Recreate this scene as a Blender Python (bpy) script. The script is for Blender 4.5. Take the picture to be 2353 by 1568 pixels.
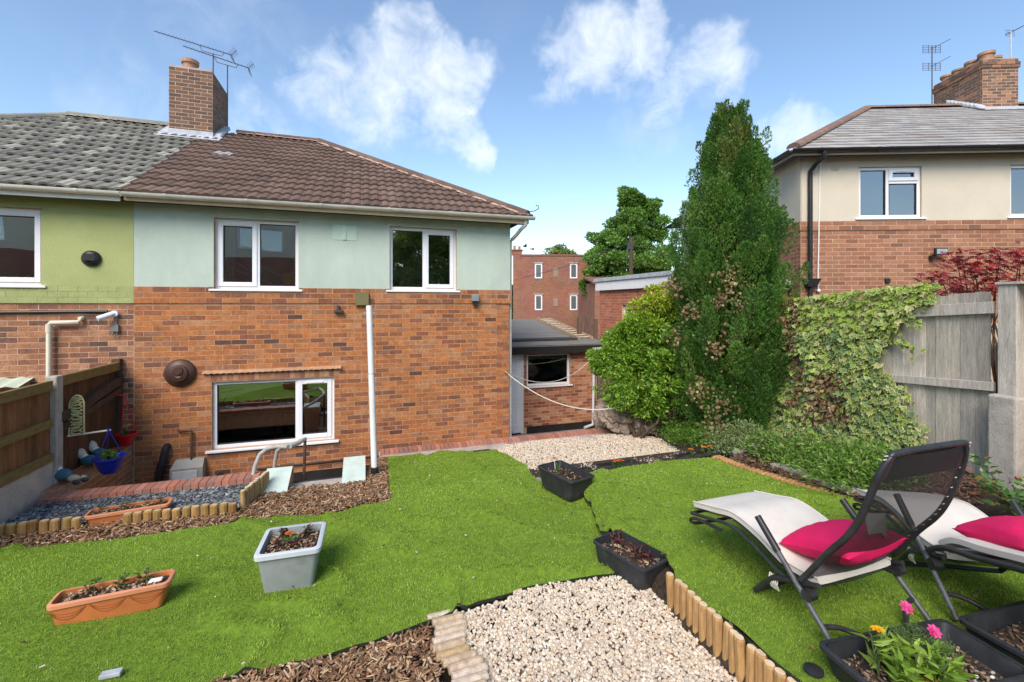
import bpy, bmesh, math, random
import numpy as np
from mathutils import Vector, Matrix
random.seed(7); rng = np.random.default_rng(7)
for o in list(bpy.data.objects): bpy.data.objects.remove(o)
sc = bpy.context.scene; COL = sc.collection
# ------------------------------------------------------------------ camera
# world frame = house frame: x along the rear wall, y into the house, camera at (0,0,2)
YAW = math.radians(18.2); CS, SN = math.cos(YAW), math.sin(YAW)
cam = bpy.data.cameras.new('camera'); camo = bpy.data.objects.new('camera', cam); COL.objects.link(camo)
camo.location = (0, 0, 2.0); camo.rotation_euler = (math.pi/2, 0, -YAW)
cam.sensor_width = 36; cam.lens = 1040/2353*36; cam.shift_y = -0.0361; cam.clip_start = .05; cam.clip_end = 2000
sc.camera = camo
def c2w(X, d, z=0): return Vector((X*CS+d*SN, -X*SN+d*CS, z))
def gp(u, v, z):
    d = (2-z)*1040/(v-699); return c2w((u-1176.5)/1040*d, d, z)
def rayd(u, v):
    w = (u-1176.5)/1040
    return Vector((SN+CS*w, CS-SN*w, (699-v)/1040)).normalized()
# ------------------------------------------------------------------ light
SUN_EL, SUN_AZ = 43.0, -17.0          # azimuth: degrees to the right of straight behind the camera
SUN_STR, SKY_STR, EXPO = 2.1, 0.104, 1.12
h = math.radians(180-SUN_AZ)
tos = c2w(math.sin(h), math.cos(h)); tos.z = math.tan(math.radians(SUN_EL)); tos.normalize()
sl = bpy.data.lights.new('sun', 'SUN'); sl.energy = SUN_STR; sl.angle = math.radians(36); sl.color = (1, .93, .83)
so = bpy.data.objects.new('sun', sl); COL.objects.link(so); so.rotation_euler = tos.to_track_quat('Z', 'Y').to_euler()
so.location = (0, -5, 30)
W = bpy.data.worlds.new('World'); sc.world = W; W.use_nodes = True
nt = W.node_tree; nt.nodes.clear(); N = nt.nodes.new; LK = nt.links.new
out = N('ShaderNodeOutputWorld'); bg = N('ShaderNodeBackground'); bg.inputs[1].default_value = SKY_STR
sky = N('ShaderNodeTexSky'); sky.sky_type = 'NISHITA'; sky.sun_disc = False
sky.sun_elevation = math.radians(SUN_EL); sky.sun_rotation = math.atan2(tos.x, tos.y)
sky.air_density = 1.12; sky.dust_density = .35; sky.ozone_density = 1.7
tc = N('ShaderNodeTexCoord')
def vmath(op, a, b=None):
    n = N('ShaderNodeVectorMath'); n.operation = op
    for i, q in enumerate((a, b)):
        if q is None: continue
        if hasattr(q, 'is_output'): LK(q, n.inputs[i])
        else: n.inputs[i].default_value = q
    return n
def wmath(op, a, b=0.0, clamp=False):
    n = N('ShaderNodeMath'); n.operation = op; n.use_clamp = clamp
    for i, q in enumerate((a, b)):
        if hasattr(q, 'is_output'): LK(q, n.inputs[i])
        else: n.inputs[i].default_value = q
    return n.outputs[0]
def wnoise(vec, scale, detail, dist=0.0, rough=.6):
    n = N('ShaderNodeTexNoise'); n.inputs['Scale'].default_value = scale; n.inputs['Detail'].default_value = detail
    n.inputs['Roughness'].default_value = rough; n.inputs['Distortion'].default_value = dist; LK(vec, n.inputs['Vector']); return n
nrm = vmath('NORMALIZE', tc.outputs['Generated']).outputs[0]
wob = wnoise(nrm, 6, 4)
wv = vmath('SUBTRACT', wob.outputs['Color'], (.5, .5, .5)).outputs[0]
wv2 = vmath('SCALE', wv); wv2.inputs['Scale'].default_value = .22
dirw = vmath('NORMALIZE', vmath('ADD', nrm, wv2.outputs[0]).outputs[0]).outputs[0]
cl = None   # real clouds sit where these directions point
for (u, v, r, a) in [(960,130,105,1),(1040,180,85,1),(850,210,120,.75),(1000,240,85,.8),(1085,330,60,.9),(780,190,75,.55),
                   (1380,120,95,.85),(1480,110,80,.95),(1500,50,45,.9),(1640,150,75,.7),(1290,150,65,.6),(1560,180,80,.5),
                   (1790,320,70,.75),(620,270,70,.3),(280,190,90,.14),(560,60,120,.10),(1500,300,90,.12)]:
    dv = rayd(u, v); ang = r/1040*.92
    dn = vmath('DOT_PRODUCT', dirw, tuple(dv)).outputs['Value']
    mr = N('ShaderNodeMapRange'); mr.interpolation_type = 'SMOOTHSTEP'
    LK(dn, mr.inputs[0]); mr.inputs[1].default_value = math.cos(ang*1.25); mr.inputs[2].default_value = math.cos(ang*.25)
    mr.inputs[3].default_value = 0; mr.inputs[4].default_value = a
    cl = mr.outputs[0] if cl is None else wmath('MAXIMUM', cl, mr.outputs[0])
fine = wnoise(nrm, 15, 9, .4, .62)
f2 = wmath('MULTIPLY', wmath('SUBTRACT', fine.outputs['Fac'], .5), 1.9)
clm = wmath('ADD', wmath('MULTIPLY', cl, .57), wmath('MULTIPLY', f2, wmath('MINIMUM', wmath('MULTIPLY', cl, 2.2), .8)), True)
# scattered thin cloud over the rest of the dome
big = wnoise(nrm, 2.6, 7, .3)
rmp = N('ShaderNodeMapRange'); LK(big.outputs['Fac'], rmp.inputs[0]); rmp.inputs[1].default_value = .5; rmp.inputs[2].default_value = .8; rmp.inputs[4].default_value = .05
clm = wmath('MAXIMUM', clm, rmp.outputs[0])
mix = N('ShaderNodeMix'); mix.data_type = 'RGBA'; mix.clamp_factor = True
hs = N('ShaderNodeHueSaturation'); LK(sky.outputs[0], hs.inputs['Color']); hs.inputs['Saturation'].default_value = 1.02
LK(clm, mix.inputs['Factor']); LK(hs.outputs[0], mix.inputs['A']); mix.inputs['B'].default_value = (5.0, 5.3, 5.6, 1)
LK(mix.outputs['Result'], bg.inputs[0]); LK(bg.outputs[0], out.inputs[0])
sc.view_settings.view_transform = 'Standard'; sc.view_settings.look = 'None'; sc.view_settings.exposure = EXPO; sc.view_settings.gamma = 1
sc.render.engine = 'CYCLES'; sc.cycles.max_bounces = 8; sc.cycles.transparent_max_bounces = 16
# ------------------------------------------------------------------ helpers
WM = {}
def setp(o, parent, local=False):
    if parent is not None:
        o.parent = parent
        if not local: o.matrix_parent_inverse = WM[parent.name].inverted()
        WM[o.name] = Matrix()
    else: WM[o.name] = Matrix()
def tag(o, label=None, cat=None, group=None, kind=None):
    for k, q in (('label', label), ('category', cat), ('group', group), ('kind', kind)):
        if q: o[k] = q
    return o
def thing(name, label, cat, loc=(0,0,0), group=None, rz=0):
    o = bpy.data.objects.new(name, None); COL.objects.link(o); o.location = loc; o.rotation_euler = (0,0,rz)
    o.empty_display_size = .1
    WM[o.name] = Matrix.Translation(Vector(loc)) @ Matrix.Rotation(rz, 4, 'Z')
    return tag(o, label, cat, group)
def mesh_np(name, V, F, C=None, smooth=False):
    """V (n,3), F (m,k) array or list of arrays, C (n,3) point colours"""
    me = bpy.data.meshes.new(name); V = np.asarray(V, np.float32)
    Fs = F if isinstance(F, list) else [F]
    Fs = [np.asarray(f, np.int32) for f in Fs if len(f)]
    nl = sum(f.size for f in Fs); npoly = sum(len(f) for f in Fs)
    me.vertices.add(len(V)); me.vertices.foreach_set('co', V.ravel())
    me.loops.add(nl); me.loops.foreach_set('vertex_index', np.concatenate([f.ravel() for f in Fs]))
    me.polygons.add(npoly)
    tot = np.concatenate([np.full(len(f), f.shape[1], np.int32) for f in Fs])
    st = np.concatenate([[0], np.cumsum(tot)[:-1]]).astype(np.int32)
    me.polygons.foreach_set('loop_start', st); me.polygons.foreach_set('loop_total', tot)
    me.polygons.foreach_set('use_smooth', np.full(npoly, bool(smooth)))
    if C is not None:
        at = me.color_attributes.new('Col', 'FLOAT_COLOR', 'POINT')
        c4 = np.ones((len(V), 4), np.float32); c4[:, :3] = np.asarray(C, np.float32)
        at.data.foreach_set('color', c4.ravel())
    me.update(calc_edges=True); me.validate(); return me
def link(name, me, mat, parent=None, local=False):
    o = bpy.data.objects.new(name, me); COL.objects.link(o)
    if mat and not me.materials: me.materials.append(mat)
    setp(o, parent, local); return o
class MB:
    def __init__(s): s.v = []; s.f = []; s.c = []; s.col = (1,1,1)
    def add(s, vs, fs):
        b = len(s.v); s.v += [tuple(q) for q in vs]; s.c += [s.col]*len(vs); s.f += [tuple(i+b for i in f) for f in fs]; return s
    def box(s, x0,x1,y0,y1,z0,z1, M=None):
        P = [Vector(p) for p in ((x0,y0,z0),(x1,y0,z0),(x1,y1,z0),(x0,y1,z0),(x0,y0,z1),(x1,y0,z1),(x1,y1,z1),(x0,y1,z1))]
        if M is not None: P = [M @ p for p in P]
        return s.hexa(P)
    def hexa(s, P): return s.add(P, [(0,3,2,1),(4,5,6,7),(0,1,5,4),(1,2,6,5),(2,3,7,6),(3,0,4,7)])
    def fb(s, F, x0,x1,z0,z1,o0,o1):
        return s.hexa([F.p(x0,z0,o1),F.p(x1,z0,o1),F.p(x1,z0,o0),F.p(x0,z0,o0),F.p(x0,z1,o1),F.p(x1,z1,o1),F.p(x1,z1,o0),F.p(x0,z1,o0)])
    def prism(s, poly, z0, z1):
        n = len(poly); vs = [(p[0],p[1],z0) for p in poly]+[(p[0],p[1],z1) for p in poly]
        return s.add(vs, [tuple(range(n-1,-1,-1)), tuple(range(n,2*n))]+[(i,(i+1)%n,(i+1)%n+n,i+n) for i in range(n)])
    def tube(s, pts, r, n=8, caps=True, closed=False):
        pts = [Vector(p) for p in pts]; m = len(pts); rs = r if isinstance(r, (list,tuple)) else [r]*m
        vs = []; prev = None
        for i, p in enumerate(pts):
            a = pts[i-1] if i > 0 else (pts[-1] if closed else p); b = pts[i+1] if i < m-1 else (pts[0] if closed else p)
            t = (b-a).normalized()
            if prev is None:
                e = t.orthogonal().normalized()
            else:
                e = (prev - t*prev.dot(t)); e = e.normalized() if e.length > 1e-5 else t.orthogonal().normalized()
            prev = e; g = t.cross(e)
            for k in range(n):
                an = 2*math.pi*k/n; vs.append(p+(e*math.cos(an)+g*math.sin(an))*rs[i])
        fs = []
        for i in range(m if closed else m-1):
            j = (i+1) % m
            for k in range(n): fs.append((i*n+k, i*n+(k+1)%n, j*n+(k+1)%n, j*n+k))
        if caps and not closed: fs += [tuple(range(n-1,-1,-1)), tuple(range((m-1)*n, m*n))]
        return s.add(vs, fs)
    def lathe(s, prof, c=(0,0,0), n=20, M=None):
        vs = []; c = Vector(c)
        for (r, z) in prof:
            for k in range(n):
                a = 2*math.pi*k/n; q = Vector((r*math.cos(a), r*math.sin(a), z)); vs.append((M @ q if M is not None else q)+c)
        fs = []
        for i in range(len(prof)-1):
            for k in range(n): fs.append((i*n+k, i*n+(k+1)%n, (i+1)*n+(k+1)%n, (i+1)*n+k))
        fs += [tuple(range(n-1,-1,-1)), tuple(range((len(prof)-1)*n, len(prof)*n))]
        return s.add(vs, fs)
    def ball(s, c, r, sx=1, sy=1, sz=1, n=12, m=8):
        vs=[]; 
        for i in range(m+1):
            th = math.pi*i/m
            for k in range(n):
                a = 2*math.pi*k/n; vs.append((c[0]+r*sx*math.sin(th)*math.cos(a), c[1]+r*sy*math.sin(th)*math.sin(a), c[2]+r*sz*math.cos(th)))
        fs=[(i*n+k,(i+1)*n+k,(i+1)*n+(k+1)%n,i*n+(k+1)%n) for i in range(m) for k in range(n)]
        return s.add(vs, fs)
    def build(s, name, mat, parent=None, local=False, smooth=False, bevel=0, label=None, cat=None, group=None, kind=None):
        me = bpy.data.meshes.new(name); me.from_pydata(s.v, [], s.f)
        at = me.color_attributes.new('Col', 'FLOAT_COLOR', 'POINT')
        c4 = np.ones((len(s.v), 4), np.float32); c4[:, :3] = np.asarray(s.c, np.float32); at.data.foreach_set('color', c4.ravel())
        if smooth: me.polygons.foreach_set('use_smooth', np.ones(len(me.polygons), bool))
        me.update(); o = link(name, me, mat, parent, local)
        if bevel:
            b = o.modifiers.new('bevel', 'BEVEL'); b.width = bevel; b.segments = 2; b.limit_method = 'ANGLE'
            b.harden_normals = False
        if smooth:
            try:
                me.set_sharp_from_angle(angle=math.radians(40))
            except Exception: pass
        return tag(o, label, cat, group, kind)
class Frame:
    """a wall plane: x along it, z up, out towards the garden"""
    def __init__(s, o, ux, n): s.o = Vector(o); s.ux = Vector(ux).normalized(); s.n = Vector(n).normalized()
    def p(s, x, z, out=0): return s.o+s.ux*x+s.n*out+Vector((0,0,z))
    def M(s):
        m = Matrix.Identity(4)
        for i in range(3): m[i][0] = s.ux[i]; m[i][1] = -s.n[i]; m[i][2] = (0,0,1)[i]; m[i][3] = s.o[i]
        return m
def project(P):
    P = np.asarray(P, float); X = P[...,0]*CS-P[...,1]*SN; d = P[...,0]*SN+P[...,1]*CS
    dd = np.where(d > .05, d, .05)
    return 1176.5+X/dd*1040, 699-(P[...,2]-2)/dd*1040, d
def pieces(parent, name, variants, mats, vid, mat, limit=300):
    """variants: list of (V,F,C); mats (n,4,4) world; the nearest `limit` in view are objects, the rest one joined part"""
    n = len(mats)
    if n == 0: return
    mats = np.asarray(mats, float); vid = np.asarray(vid)
    cen = mats[:, :3, 3]; u, v, d = project(cen)
    dist = np.linalg.norm(cen-np.array([0,0,2.]), axis=1)
    dist = dist+np.where((u < -30)|(u > 2390)|(v < -30)|(v > 1600)|(d < .1), 1000, 0)
    order = np.argsort(dist); sel = order[:limit]; rest = order[limit:]
    mes = [mesh_np(name, V, F, C) for V, F, C in variants]
    for me in mes: me.materials.append(mat)
    pi = WM[parent.name].inverted()
    for i in sel:
        o = bpy.data.objects.new(name, mes[vid[i]]); COL.objects.link(o); o.parent = parent
        o.matrix_parent_inverse = pi; o.matrix_basis = Matrix(mats[i].tolist())
    if len(rest):
        Vs = []; Cs = []; Fd = {}; b = 0
        for k in range(len(variants)):
            idx = rest[vid[rest] == k]
            if not len(idx): continue
            V, F, C = variants[k]; V = np.asarray(V, float)
            VV = np.einsum('nij,mj->nmi', mats[idx][:, :3, :3], V)+mats[idx][:, None, :3, 3]
            Vs.append(VV.reshape(-1, 3)); Cs.append(np.tile(np.asarray(C), (len(idx), 1)))
            for f in (F if isinstance(F, list) else [F]):
                f = np.asarray(f)
                ff = (f[None]+(np.arange(len(idx))*len(V))[:, None, None]+b).reshape(-1, f.shape[1]); Fd.setdefault(f.shape[1], []).append(ff)
            b += len(idx)*len(V)
        me = mesh_np(name, np.concatenate(Vs), [np.concatenate(q) for q in Fd.values()], np.concatenate(Cs))
        o = link(name, me, mat, parent); o['kind'] = 'stuff'
CUBE_V = np.array([(0,0,0),(1,0,0),(1,1,0),(0,1,0),(0,0,1),(1,0,1),(1,1,1),(0,1,1)], float)
CUBE_F = np.array([(0,3,2,1),(4,5,6,7),(0,1,5,4),(1,2,6,5),(2,3,7,6),(3,0,4,7)])
def vnoise(x, y, seed=0):
    x = np.asarray(x, float); y = np.asarray(y, float)
    xi = np.floor(x).astype(np.int64); yi = np.floor(y).astype(np.int64); xf = x-xi; yf = y-yi
    def hsh(a, b):
        q = (a*374761393+b*668265263+seed*1442695041) & 0x7fffffff; q = ((q ^ (q >> 13))*1274126177) & 0x7fffffff
        return ((q ^ (q >> 16)) & 0xffff)/65535.0
    s = xf*xf*(3-2*xf); t = yf*yf*(3-2*yf)
    return (hsh(xi,yi)*(1-s)+hsh(xi+1,yi)*s)*(1-t)+(hsh(xi,yi+1)*(1-s)+hsh(xi+1,yi+1)*s)*t
def fbm(x, y, seed=0, o=4):
    r = 0; a = .5
    for i in range(o): r = r+a*vnoise(np.asarray(x)*2**i, np.asarray(y)*2**i, seed+i); a /= 2
    return r
def inpoly(x, y, poly):
    x = np.asarray(x); y = np.asarray(y); r = np.zeros(x.shape, bool); n = len(poly)
    for i in range(n):
        x0, y0 = poly[i][:2]; x1, y1 = poly[(i+1) % n][:2]
        if y0 == y1: continue
        c = ((y0 > y) != (y1 > y)) & (x < (x1-x0)*(y-y0)/(y1-y0)+x0); r ^= c
    return r
def scatter(poly, dens):
    xs = [p[0] for p in poly]; ys = [p[1] for p in poly]
    n = int((max(xs)-min(xs))*(max(ys)-min(ys))*dens)
    x = rng.uniform(min(xs), max(xs), n); y = rng.uniform(min(ys), max(ys), n); k = inpoly(x, y, poly)
    return x[k], y[k]
def sstep(a, b, x): t = np.clip((np.asarray(x, float)-a)/(b-a), 0, 1); return t*t*(3-2*t)
# ------------------------------------------------------------------ materials
def newmat(name):
    m = bpy.data.materials.new(name); m.use_nodes = True; nt = m.node_tree; nt.nodes.clear()
    return m, nt, nt.nodes.new, nt.links.new
def pm(name, col, rough=.7, var=.18, scale=6, bump=0, bscale=None, attr=False, metal=0, col2=None, stretch=(1,1,1), spec=.4, fine=.0, fscale=120, obj=False, trans=0, patch=None, coat=0):
    m, nt, N, L = newmat(name)
    out = N('ShaderNodeOutputMaterial'); b = N('ShaderNodeBsdfPrincipled')
    b.inputs['Roughness'].default_value = rough; b.inputs['Metallic'].default_value = metal; b.inputs['Specular IOR Level'].default_value = spec
    b.inputs['Coat Weight'].default_value = coat
    if obj: src = N('ShaderNodeTexCoord').outputs['Object']
    else: src = N('ShaderNodeNewGeometry').outputs['Position']
    mp = N('ShaderNodeMapping'); mp.inputs['Scale'].default_value = stretch; L(src, mp.inputs[0])
    def noise(sc_, det=5):
        n = N('ShaderNodeTexNoise'); n.inputs['Scale'].default_value = sc_; n.inputs['Detail'].default_value = det; n.inputs['Roughness'].default_value = .6
        L(mp.outputs[0], n.inputs['Vector']); return n
    n1 = noise(scale)
    c2 = col2 or tuple(c*(1-var*1.3) for c in col); c1 = col if col2 else tuple(min(1, c*(1+var)) for c in col)
    cr = N('ShaderNodeMapRange'); L(n1.outputs['Fac'], cr.inputs[0]); cr.inputs[1].default_value = .3; cr.inputs[2].default_value = .7
    mx = N('ShaderNodeMix'); mx.data_type = 'RGBA'; L(cr.outputs[0], mx.inputs['Factor']); mx.inputs['A'].default_value = (*c2,1); mx.inputs['B'].default_value = (*c1,1)
    res = mx.outputs['Result']
    for patch in ([] if not patch else patch if isinstance(patch, list) else [patch]):   # (colour, scale, threshold, amount): stains with a shape of their own
        pn = noise(patch[1], 6); pr = N('ShaderNodeMapRange'); L(pn.outputs['Fac'], pr.inputs[0]); pr.inputs[1].default_value = patch[2]; pr.inputs[2].default_value = patch[2]+.12; pr.inputs[4].default_value = patch[3]
        m3 = N('ShaderNodeMix'); m3.data_type = 'RGBA'; L(pr.outputs[0], m3.inputs['Factor']); L(res, m3.inputs['A']); m3.inputs['B'].default_value = (*patch[0],1); res = m3.outputs['Result']
    if fine:
        nf = noise(fscale, 2); fr = N('ShaderNodeMapRange'); L(nf.outputs['Fac'], fr.inputs[0]); fr.inputs[1].default_value = .3; fr.inputs[2].default_value = .7
        fr.inputs[3].default_value = 1-fine; fr.inputs[4].default_value = 1+fine
        ml = N('ShaderNodeMix'); ml.data_type = 'RGBA'; ml.blend_type = 'MULTIPLY'; ml.inputs['Factor'].default_value = 1
        L(res, ml.inputs['A']); L(fr.outputs[0], ml.inputs['B']); res = ml.outputs['Result']
    if attr:
        a = N('ShaderNodeAttribute'); a.attribute_name = 'Col'
        ml = N('ShaderNodeMix'); ml.data_type = 'RGBA'; ml.blend_type = 'MULTIPLY'; ml.inputs['Factor'].default_value = 1
        L(res, ml.inputs['A']); L(a.outputs['Color'], ml.inputs['B']); res = ml.outputs['Result']
    L(res, b.inputs['Base Color'])
    if bump:
        bn = noise(bscale or scale*4, 4); bp = N('ShaderNodeBump'); bp.inputs['Strength'].default_value = min(1, bump); bp.inputs['Distance'].default_value = .01*max(1, bump)
        L(bn.outputs['Fac'], bp.inputs['Height']); L(bp.outputs[0], b.inputs['Normal'])
    if trans:
        t = N('ShaderNodeBsdfTranslucent'); L(res, t.inputs['Color']); ms = N('ShaderNodeMixShader'); ms.inputs[0].default_value = trans
        L(b.outputs[0], ms.inputs[1]); L(t.outputs[0], ms.inputs[2]); L(ms.outputs[0], out.inputs[0])
    else: L(b.outputs[0], out.inputs[0])
    return m
WHITE = (1,1,1)
M = {}
M['brick'] = pm('brick', WHITE, .88, .25, 9, .5, 60, attr=True, fine=.26, fscale=55, patch=[((.20,.12,.085), 6, .62, .4), ((.17,.085,.06), .85, .53, .22), ((.62,.44,.32), 2.3, .66, .22)])
M['brick_small'] = pm('brick_plain', WHITE, .88, .14, 9, .4, 60, attr=True, fine=.15, fscale=90)
M['mortar'] = pm('mortar', (.50,.29,.17), .95, .2, 10, .2, 80, fine=.12)
M['mortar_pale'] = pm('mortar_pale', (.54,.37,.25), .95, .2, 10, .2, 80, fine=.15)
M['mint'] = pm('mint_render', (.50,.575,.49), .9, .08, 1.6, 1.0, 70, stretch=(1.6,1.6,.7), fine=.08, fscale=110, patch=[((.43,.51,.42), 2.2, .6, .4), ((.58,.62,.56), 1.1, .58, .3), ((.36,.40,.32), 5, .66, .35)])
M['mint_paint'] = pm('mint_paint', (.54,.63,.56), .7, .1, 6, .2, 60, patch=((.38,.48,.40), 9, .62, .6))
M['olive'] = pm('olive_render', (.39,.42,.17), .9, .08, 1.6, .7, 90, fine=.06, fscale=120)
M['cream'] = pm('cream_render', (.62,.545,.43), .9, .05, 1.4, .6, 90, fine=.05, patch=((.52,.45,.35), 1.6, .6, .35))
M['upvc'] = pm('white_upvc', (.80,.80,.82), .35, .03, 3)
M['upvc_dull'] = pm('white_plastic_pipe', (.68,.68,.68), .45, .08, 5, patch=((.5,.48,.45), 10, .62, .4))
M['gutter'] = pm('old_white_gutter', (.62,.59,.53), .5, .12, 5, patch=((.32,.3,.25), 9, .6, .6))
M['gutter_white'] = pm('cream_gutter', (.76,.72,.62), .45, .06, 5)
M['fascia'] = pm('peeling_cream_fascia', (.70,.56,.40), .75, .1, 5, .2, 40, patch=((.66,.62,.55), 6, .56, .7))
M['fascia_white'] = pm('white_fascia', (.80,.79,.77), .5, .04, 4)
M['black_plastic'] = pm('black_plastic', (.022,.022,.024), .42, .2, 8)
M['tile_brown'] = pm('brown_roof_tile', WHITE, .9, .16, 5, .4, 60, attr=True, fine=.15, patch=((.42,.29,.24), 3.0, .66, .35))
M['tile_grey'] = pm('grey_roof_tile', WHITE, .85, .14, 5, .4, 60, attr=True, fine=.15)
M['lead'] = pm('lead_flashing', (.45,.46,.49), .55, .2, 8, .3, 30)
M['pot'] = pm('clay_chimney_pot', (.40,.22,.14), .9, .25, 8, .3, 40, patch=((.18,.14,.10), 6, .55, .7))
M['metal'] = pm('aerial_metal', (.10,.085,.085), .5, .2, 10, metal=.5)
M['galv'] = pm('galvanised_metal', (.5,.5,.5), .45, .15, 8, metal=.6)
M['glass_dark_room'] = pm('room_wall', (.62,.56,.48), .9, .1, 2)
M['curtain'] = pm('curtain', (.62,.56,.45), .9, .1, 4, stretch=(14,14,.6))
M['felt'] = pm('roofing_felt', (.20,.185,.165), .92, .16, 2.5, .4, 60, stretch=(.5,3,3), fine=.14)
M['concrete'] = pm('concrete', (.42,.37,.32), .93, .2, 6, .5, 50, fine=.18, patch=((.28,.25,.19), 4, .58, .5))
M['concrete_pale'] = pm('concrete_gravel_board', (.50,.45,.38), .93, .16, 5, .4, 60, fine=.16, patch=((.33,.29,.2), 3, .58, .5))
M['wood_brown'] = pm('stained_fence_board', (.16,.075,.032), .85, .3, 4, .3, 30, attr=True, stretch=(9,9,1), patch=((.16,.13,.04), 5, .6, .4))
M['rail_brown'] = pm('mossy_fence_rail', (.22,.15,.05), .85, .25, 5, .3, 30, attr=True, stretch=(4,2,6), patch=((.17,.15,.05), 5, .55, .6))
M['wood_grey'] = pm('weathered_fence_board', (.50,.445,.38), .9, .2, 5, .5, 22, attr=True, stretch=(7,7,.7), fine=.2, fscale=30, patch=((.58,.56,.52), 4, .57, .6))
M['log'] = pm('edging_log', (.43,.27,.125), .85, .25, 5, .4, 30, attr=True, stretch=(6,6,1.2), fine=.12, patch=((.25,.15,.06), 6, .6, .5))
M['log_top'] = pm('cut_log_end', (.62,.50,.36), .9, .15, 30, .2, 90, attr=True)
M['soil'] = pm('soil', (.05,.033,.022), .95, .4, 18, 1.5, 40, fine=.3)
M['turf_base'] = pm('turf_backing', (.14,.225,.015), .95, .25, 20, .5, 200)
M['turf'] = pm('artificial_grass', WHITE, .85, .1, 3, attr=True, trans=.35, spec=.08)
M['chip'] = pm('wood_chip', WHITE, .9, .2, 40, attr=True, fine=.2, fscale=60)
M['pebble'] = pm('limestone_chipping', WHITE, .85, .1, 60, attr=True, bump=.2, bscale=150)
M['slate'] = pm('slate_chipping', WHITE, .6, .15, 60, attr=True)
M['leaf'] = pm('leaf', WHITE, .5, .12, 12, attr=True, trans=.32, spec=.35)
M['leaf_gloss'] = pm('glossy_leaf', WHITE, .35, .1, 20, attr=True, trans=.22, spec=.5)
M['bark'] = pm('bark', (.09,.06,.04), .95, .35, 10, .8, 30, stretch=(3,3,.7))
M['black_pot'] = pm('black_planter_plastic', (.030,.031,.034), .5, .25, 9, .15, 200, patch=((.10,.095,.09), 9, .6, .35))
M['grey_pot'] = pm('grey_planter_plastic', (.27,.29,.29), .55, .12, 6, patch=((.16,.17,.16), 5, .58, .5))
M['grey_rim'] = pm('pale_grey_planter_rim', (.52,.55,.58), .45, .06, 6)
M['terracotta'] = pm('terracotta_plastic', (.50,.155,.045), .55, .12, 7, patch=((.30,.085,.025), 5, .6, .5))
M['terracotta_rim'] = pm('faded_terracotta_rim', (.62,.25,.13), .6, .1, 7)
M['frame'] = pm('lounger_tube', (.030,.029,.031), .38, .3, 12, patch=((.16,.10,.06), 10, .63, .5))
M['arm'] = pm('grey_scuffed_tube', (.085,.087,.092), .45, .3, 18, fine=.25)
M['pad'] = pm('cream_pad_fabric', (.66,.60,.525), .9, .05, 8, .25, 160)
M['cushion'] = pm('pink_cushion', (.66,.006,.095), .75, .08, 6, .3, 120)
M['steel'] = pm('stainless_steel', (.65,.65,.65), .2, .05, 5, metal=1)
M['rock'] = pm('boulder', (.30,.23,.18), .95, .35, 5, 2.0, 9, fine=.25, fscale=30)
M['rail_grey'] = pm('painted_handrail', (.40,.39,.36), .55, .15, 12, patch=((.27,.24,.2), 12, .6, .5))
M['rust'] = pm('rusty_steel', (.11,.055,.03), .85, .35, 15)
M['pave'] = pm('pink_paving_brick', WHITE, .85, .14, 9, .3, 70, attr=True, fine=.15)
M['rope'] = pm('pale_rope', (.66,.60,.52), .9, .1, 20)
M['white'] = pm('white_paint', (.78,.78,.77), .5, .04, 5)
M['yellow'] = pm('yellow_card', (.75,.40,.02), .7, .05, 5)
M['door'] = pm('white_painted_door', (.84,.85,.86), .45, .05, 3)
M['dark'] = pm('black_fascia', (.018,.015,.013), .7, .3, 5)
M['tap'] = M['steel']
M['counter'] = pm('worktop', (.55,.52,.48), .5, .1, 30)
M['paint'] = pm('painted_ornament', WHITE, .6, .12, 20, attr=True)
M['bluepot'] = pm('blue_plastic', (.012,.025,.30), .35, .1, 6)
M['redpot'] = pm('red_plastic', (.45,.008,.015), .35, .1, 6)
M['ground'] = pm('earth', (.10,.085,.05), .95, .3, .8, .5, 20)
M['paving'] = pm('grey_paving', (.27,.25,.23), .92, .2, 3, .3, 40, fine=.15)
M['pavingpale'] = pm('pale_slab', (.42,.37,.33), .92, .15, 5, .2, 40)
def glassmat():
    m, nt, N, L = newmat('window_glass'); out = N('ShaderNodeOutputMaterial'); t = N('ShaderNodeBsdfTransparent'); g = N('ShaderNodeBsdfGlossy')
    t.inputs[0].default_value = (.86,.9,.88,1); g.inputs['Roughness'].default_value = .0; g.inputs['Color'].default_value = (.95,.97,1,1)
    f = N('ShaderNodeFresnel'); f.inputs[0].default_value = 1.9; a = N('ShaderNodeMath'); a.operation = 'ADD'; a.inputs[1].default_value = .17; L(f.outputs[0], a.inputs[0])
    geo = N('ShaderNodeNewGeometry'); n = N('ShaderNodeTexNoise'); n.inputs['Scale'].default_value = 1.6; n.inputs['Detail'].default_value = 0; L(geo.outputs['Position'], n.inputs['Vector'])
    bp = N('ShaderNodeBump'); bp.inputs['Strength'].default_value = .12; bp.inputs['Distance'].default_value = .03; L(n.outputs['Fac'], bp.inputs['Height']); L(bp.outputs[0], g.inputs['Normal'])
    x = N('ShaderNodeMixShader'); L(a.outputs[0], x.inputs[0]); L(t.outputs[0], x.inputs[1]); L(g.outputs[0], x.inputs[2]); L(x.outputs[0], out.inputs[0]); return m
M['glass'] = glassmat()
def meshfabric():
    m, nt, N, L = newmat('black_mesh_fabric'); out = N('ShaderNodeOutputMaterial'); t = N('ShaderNodeBsdfTransparent'); b = N('ShaderNodeBsdfPrincipled')
    b.inputs['Base Color'].default_value = (.02,.02,.02,1); b.inputs['Roughness'].default_value = .7
    x = N('ShaderNodeMixShader'); x.inputs[0].default_value = .74; L(t.outputs[0], x.inputs[1]); L(b.outputs[0], x.inputs[2]); L(x.outputs[0], out.inputs[0]); return m
M['mesh'] = meshfabric()
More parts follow.
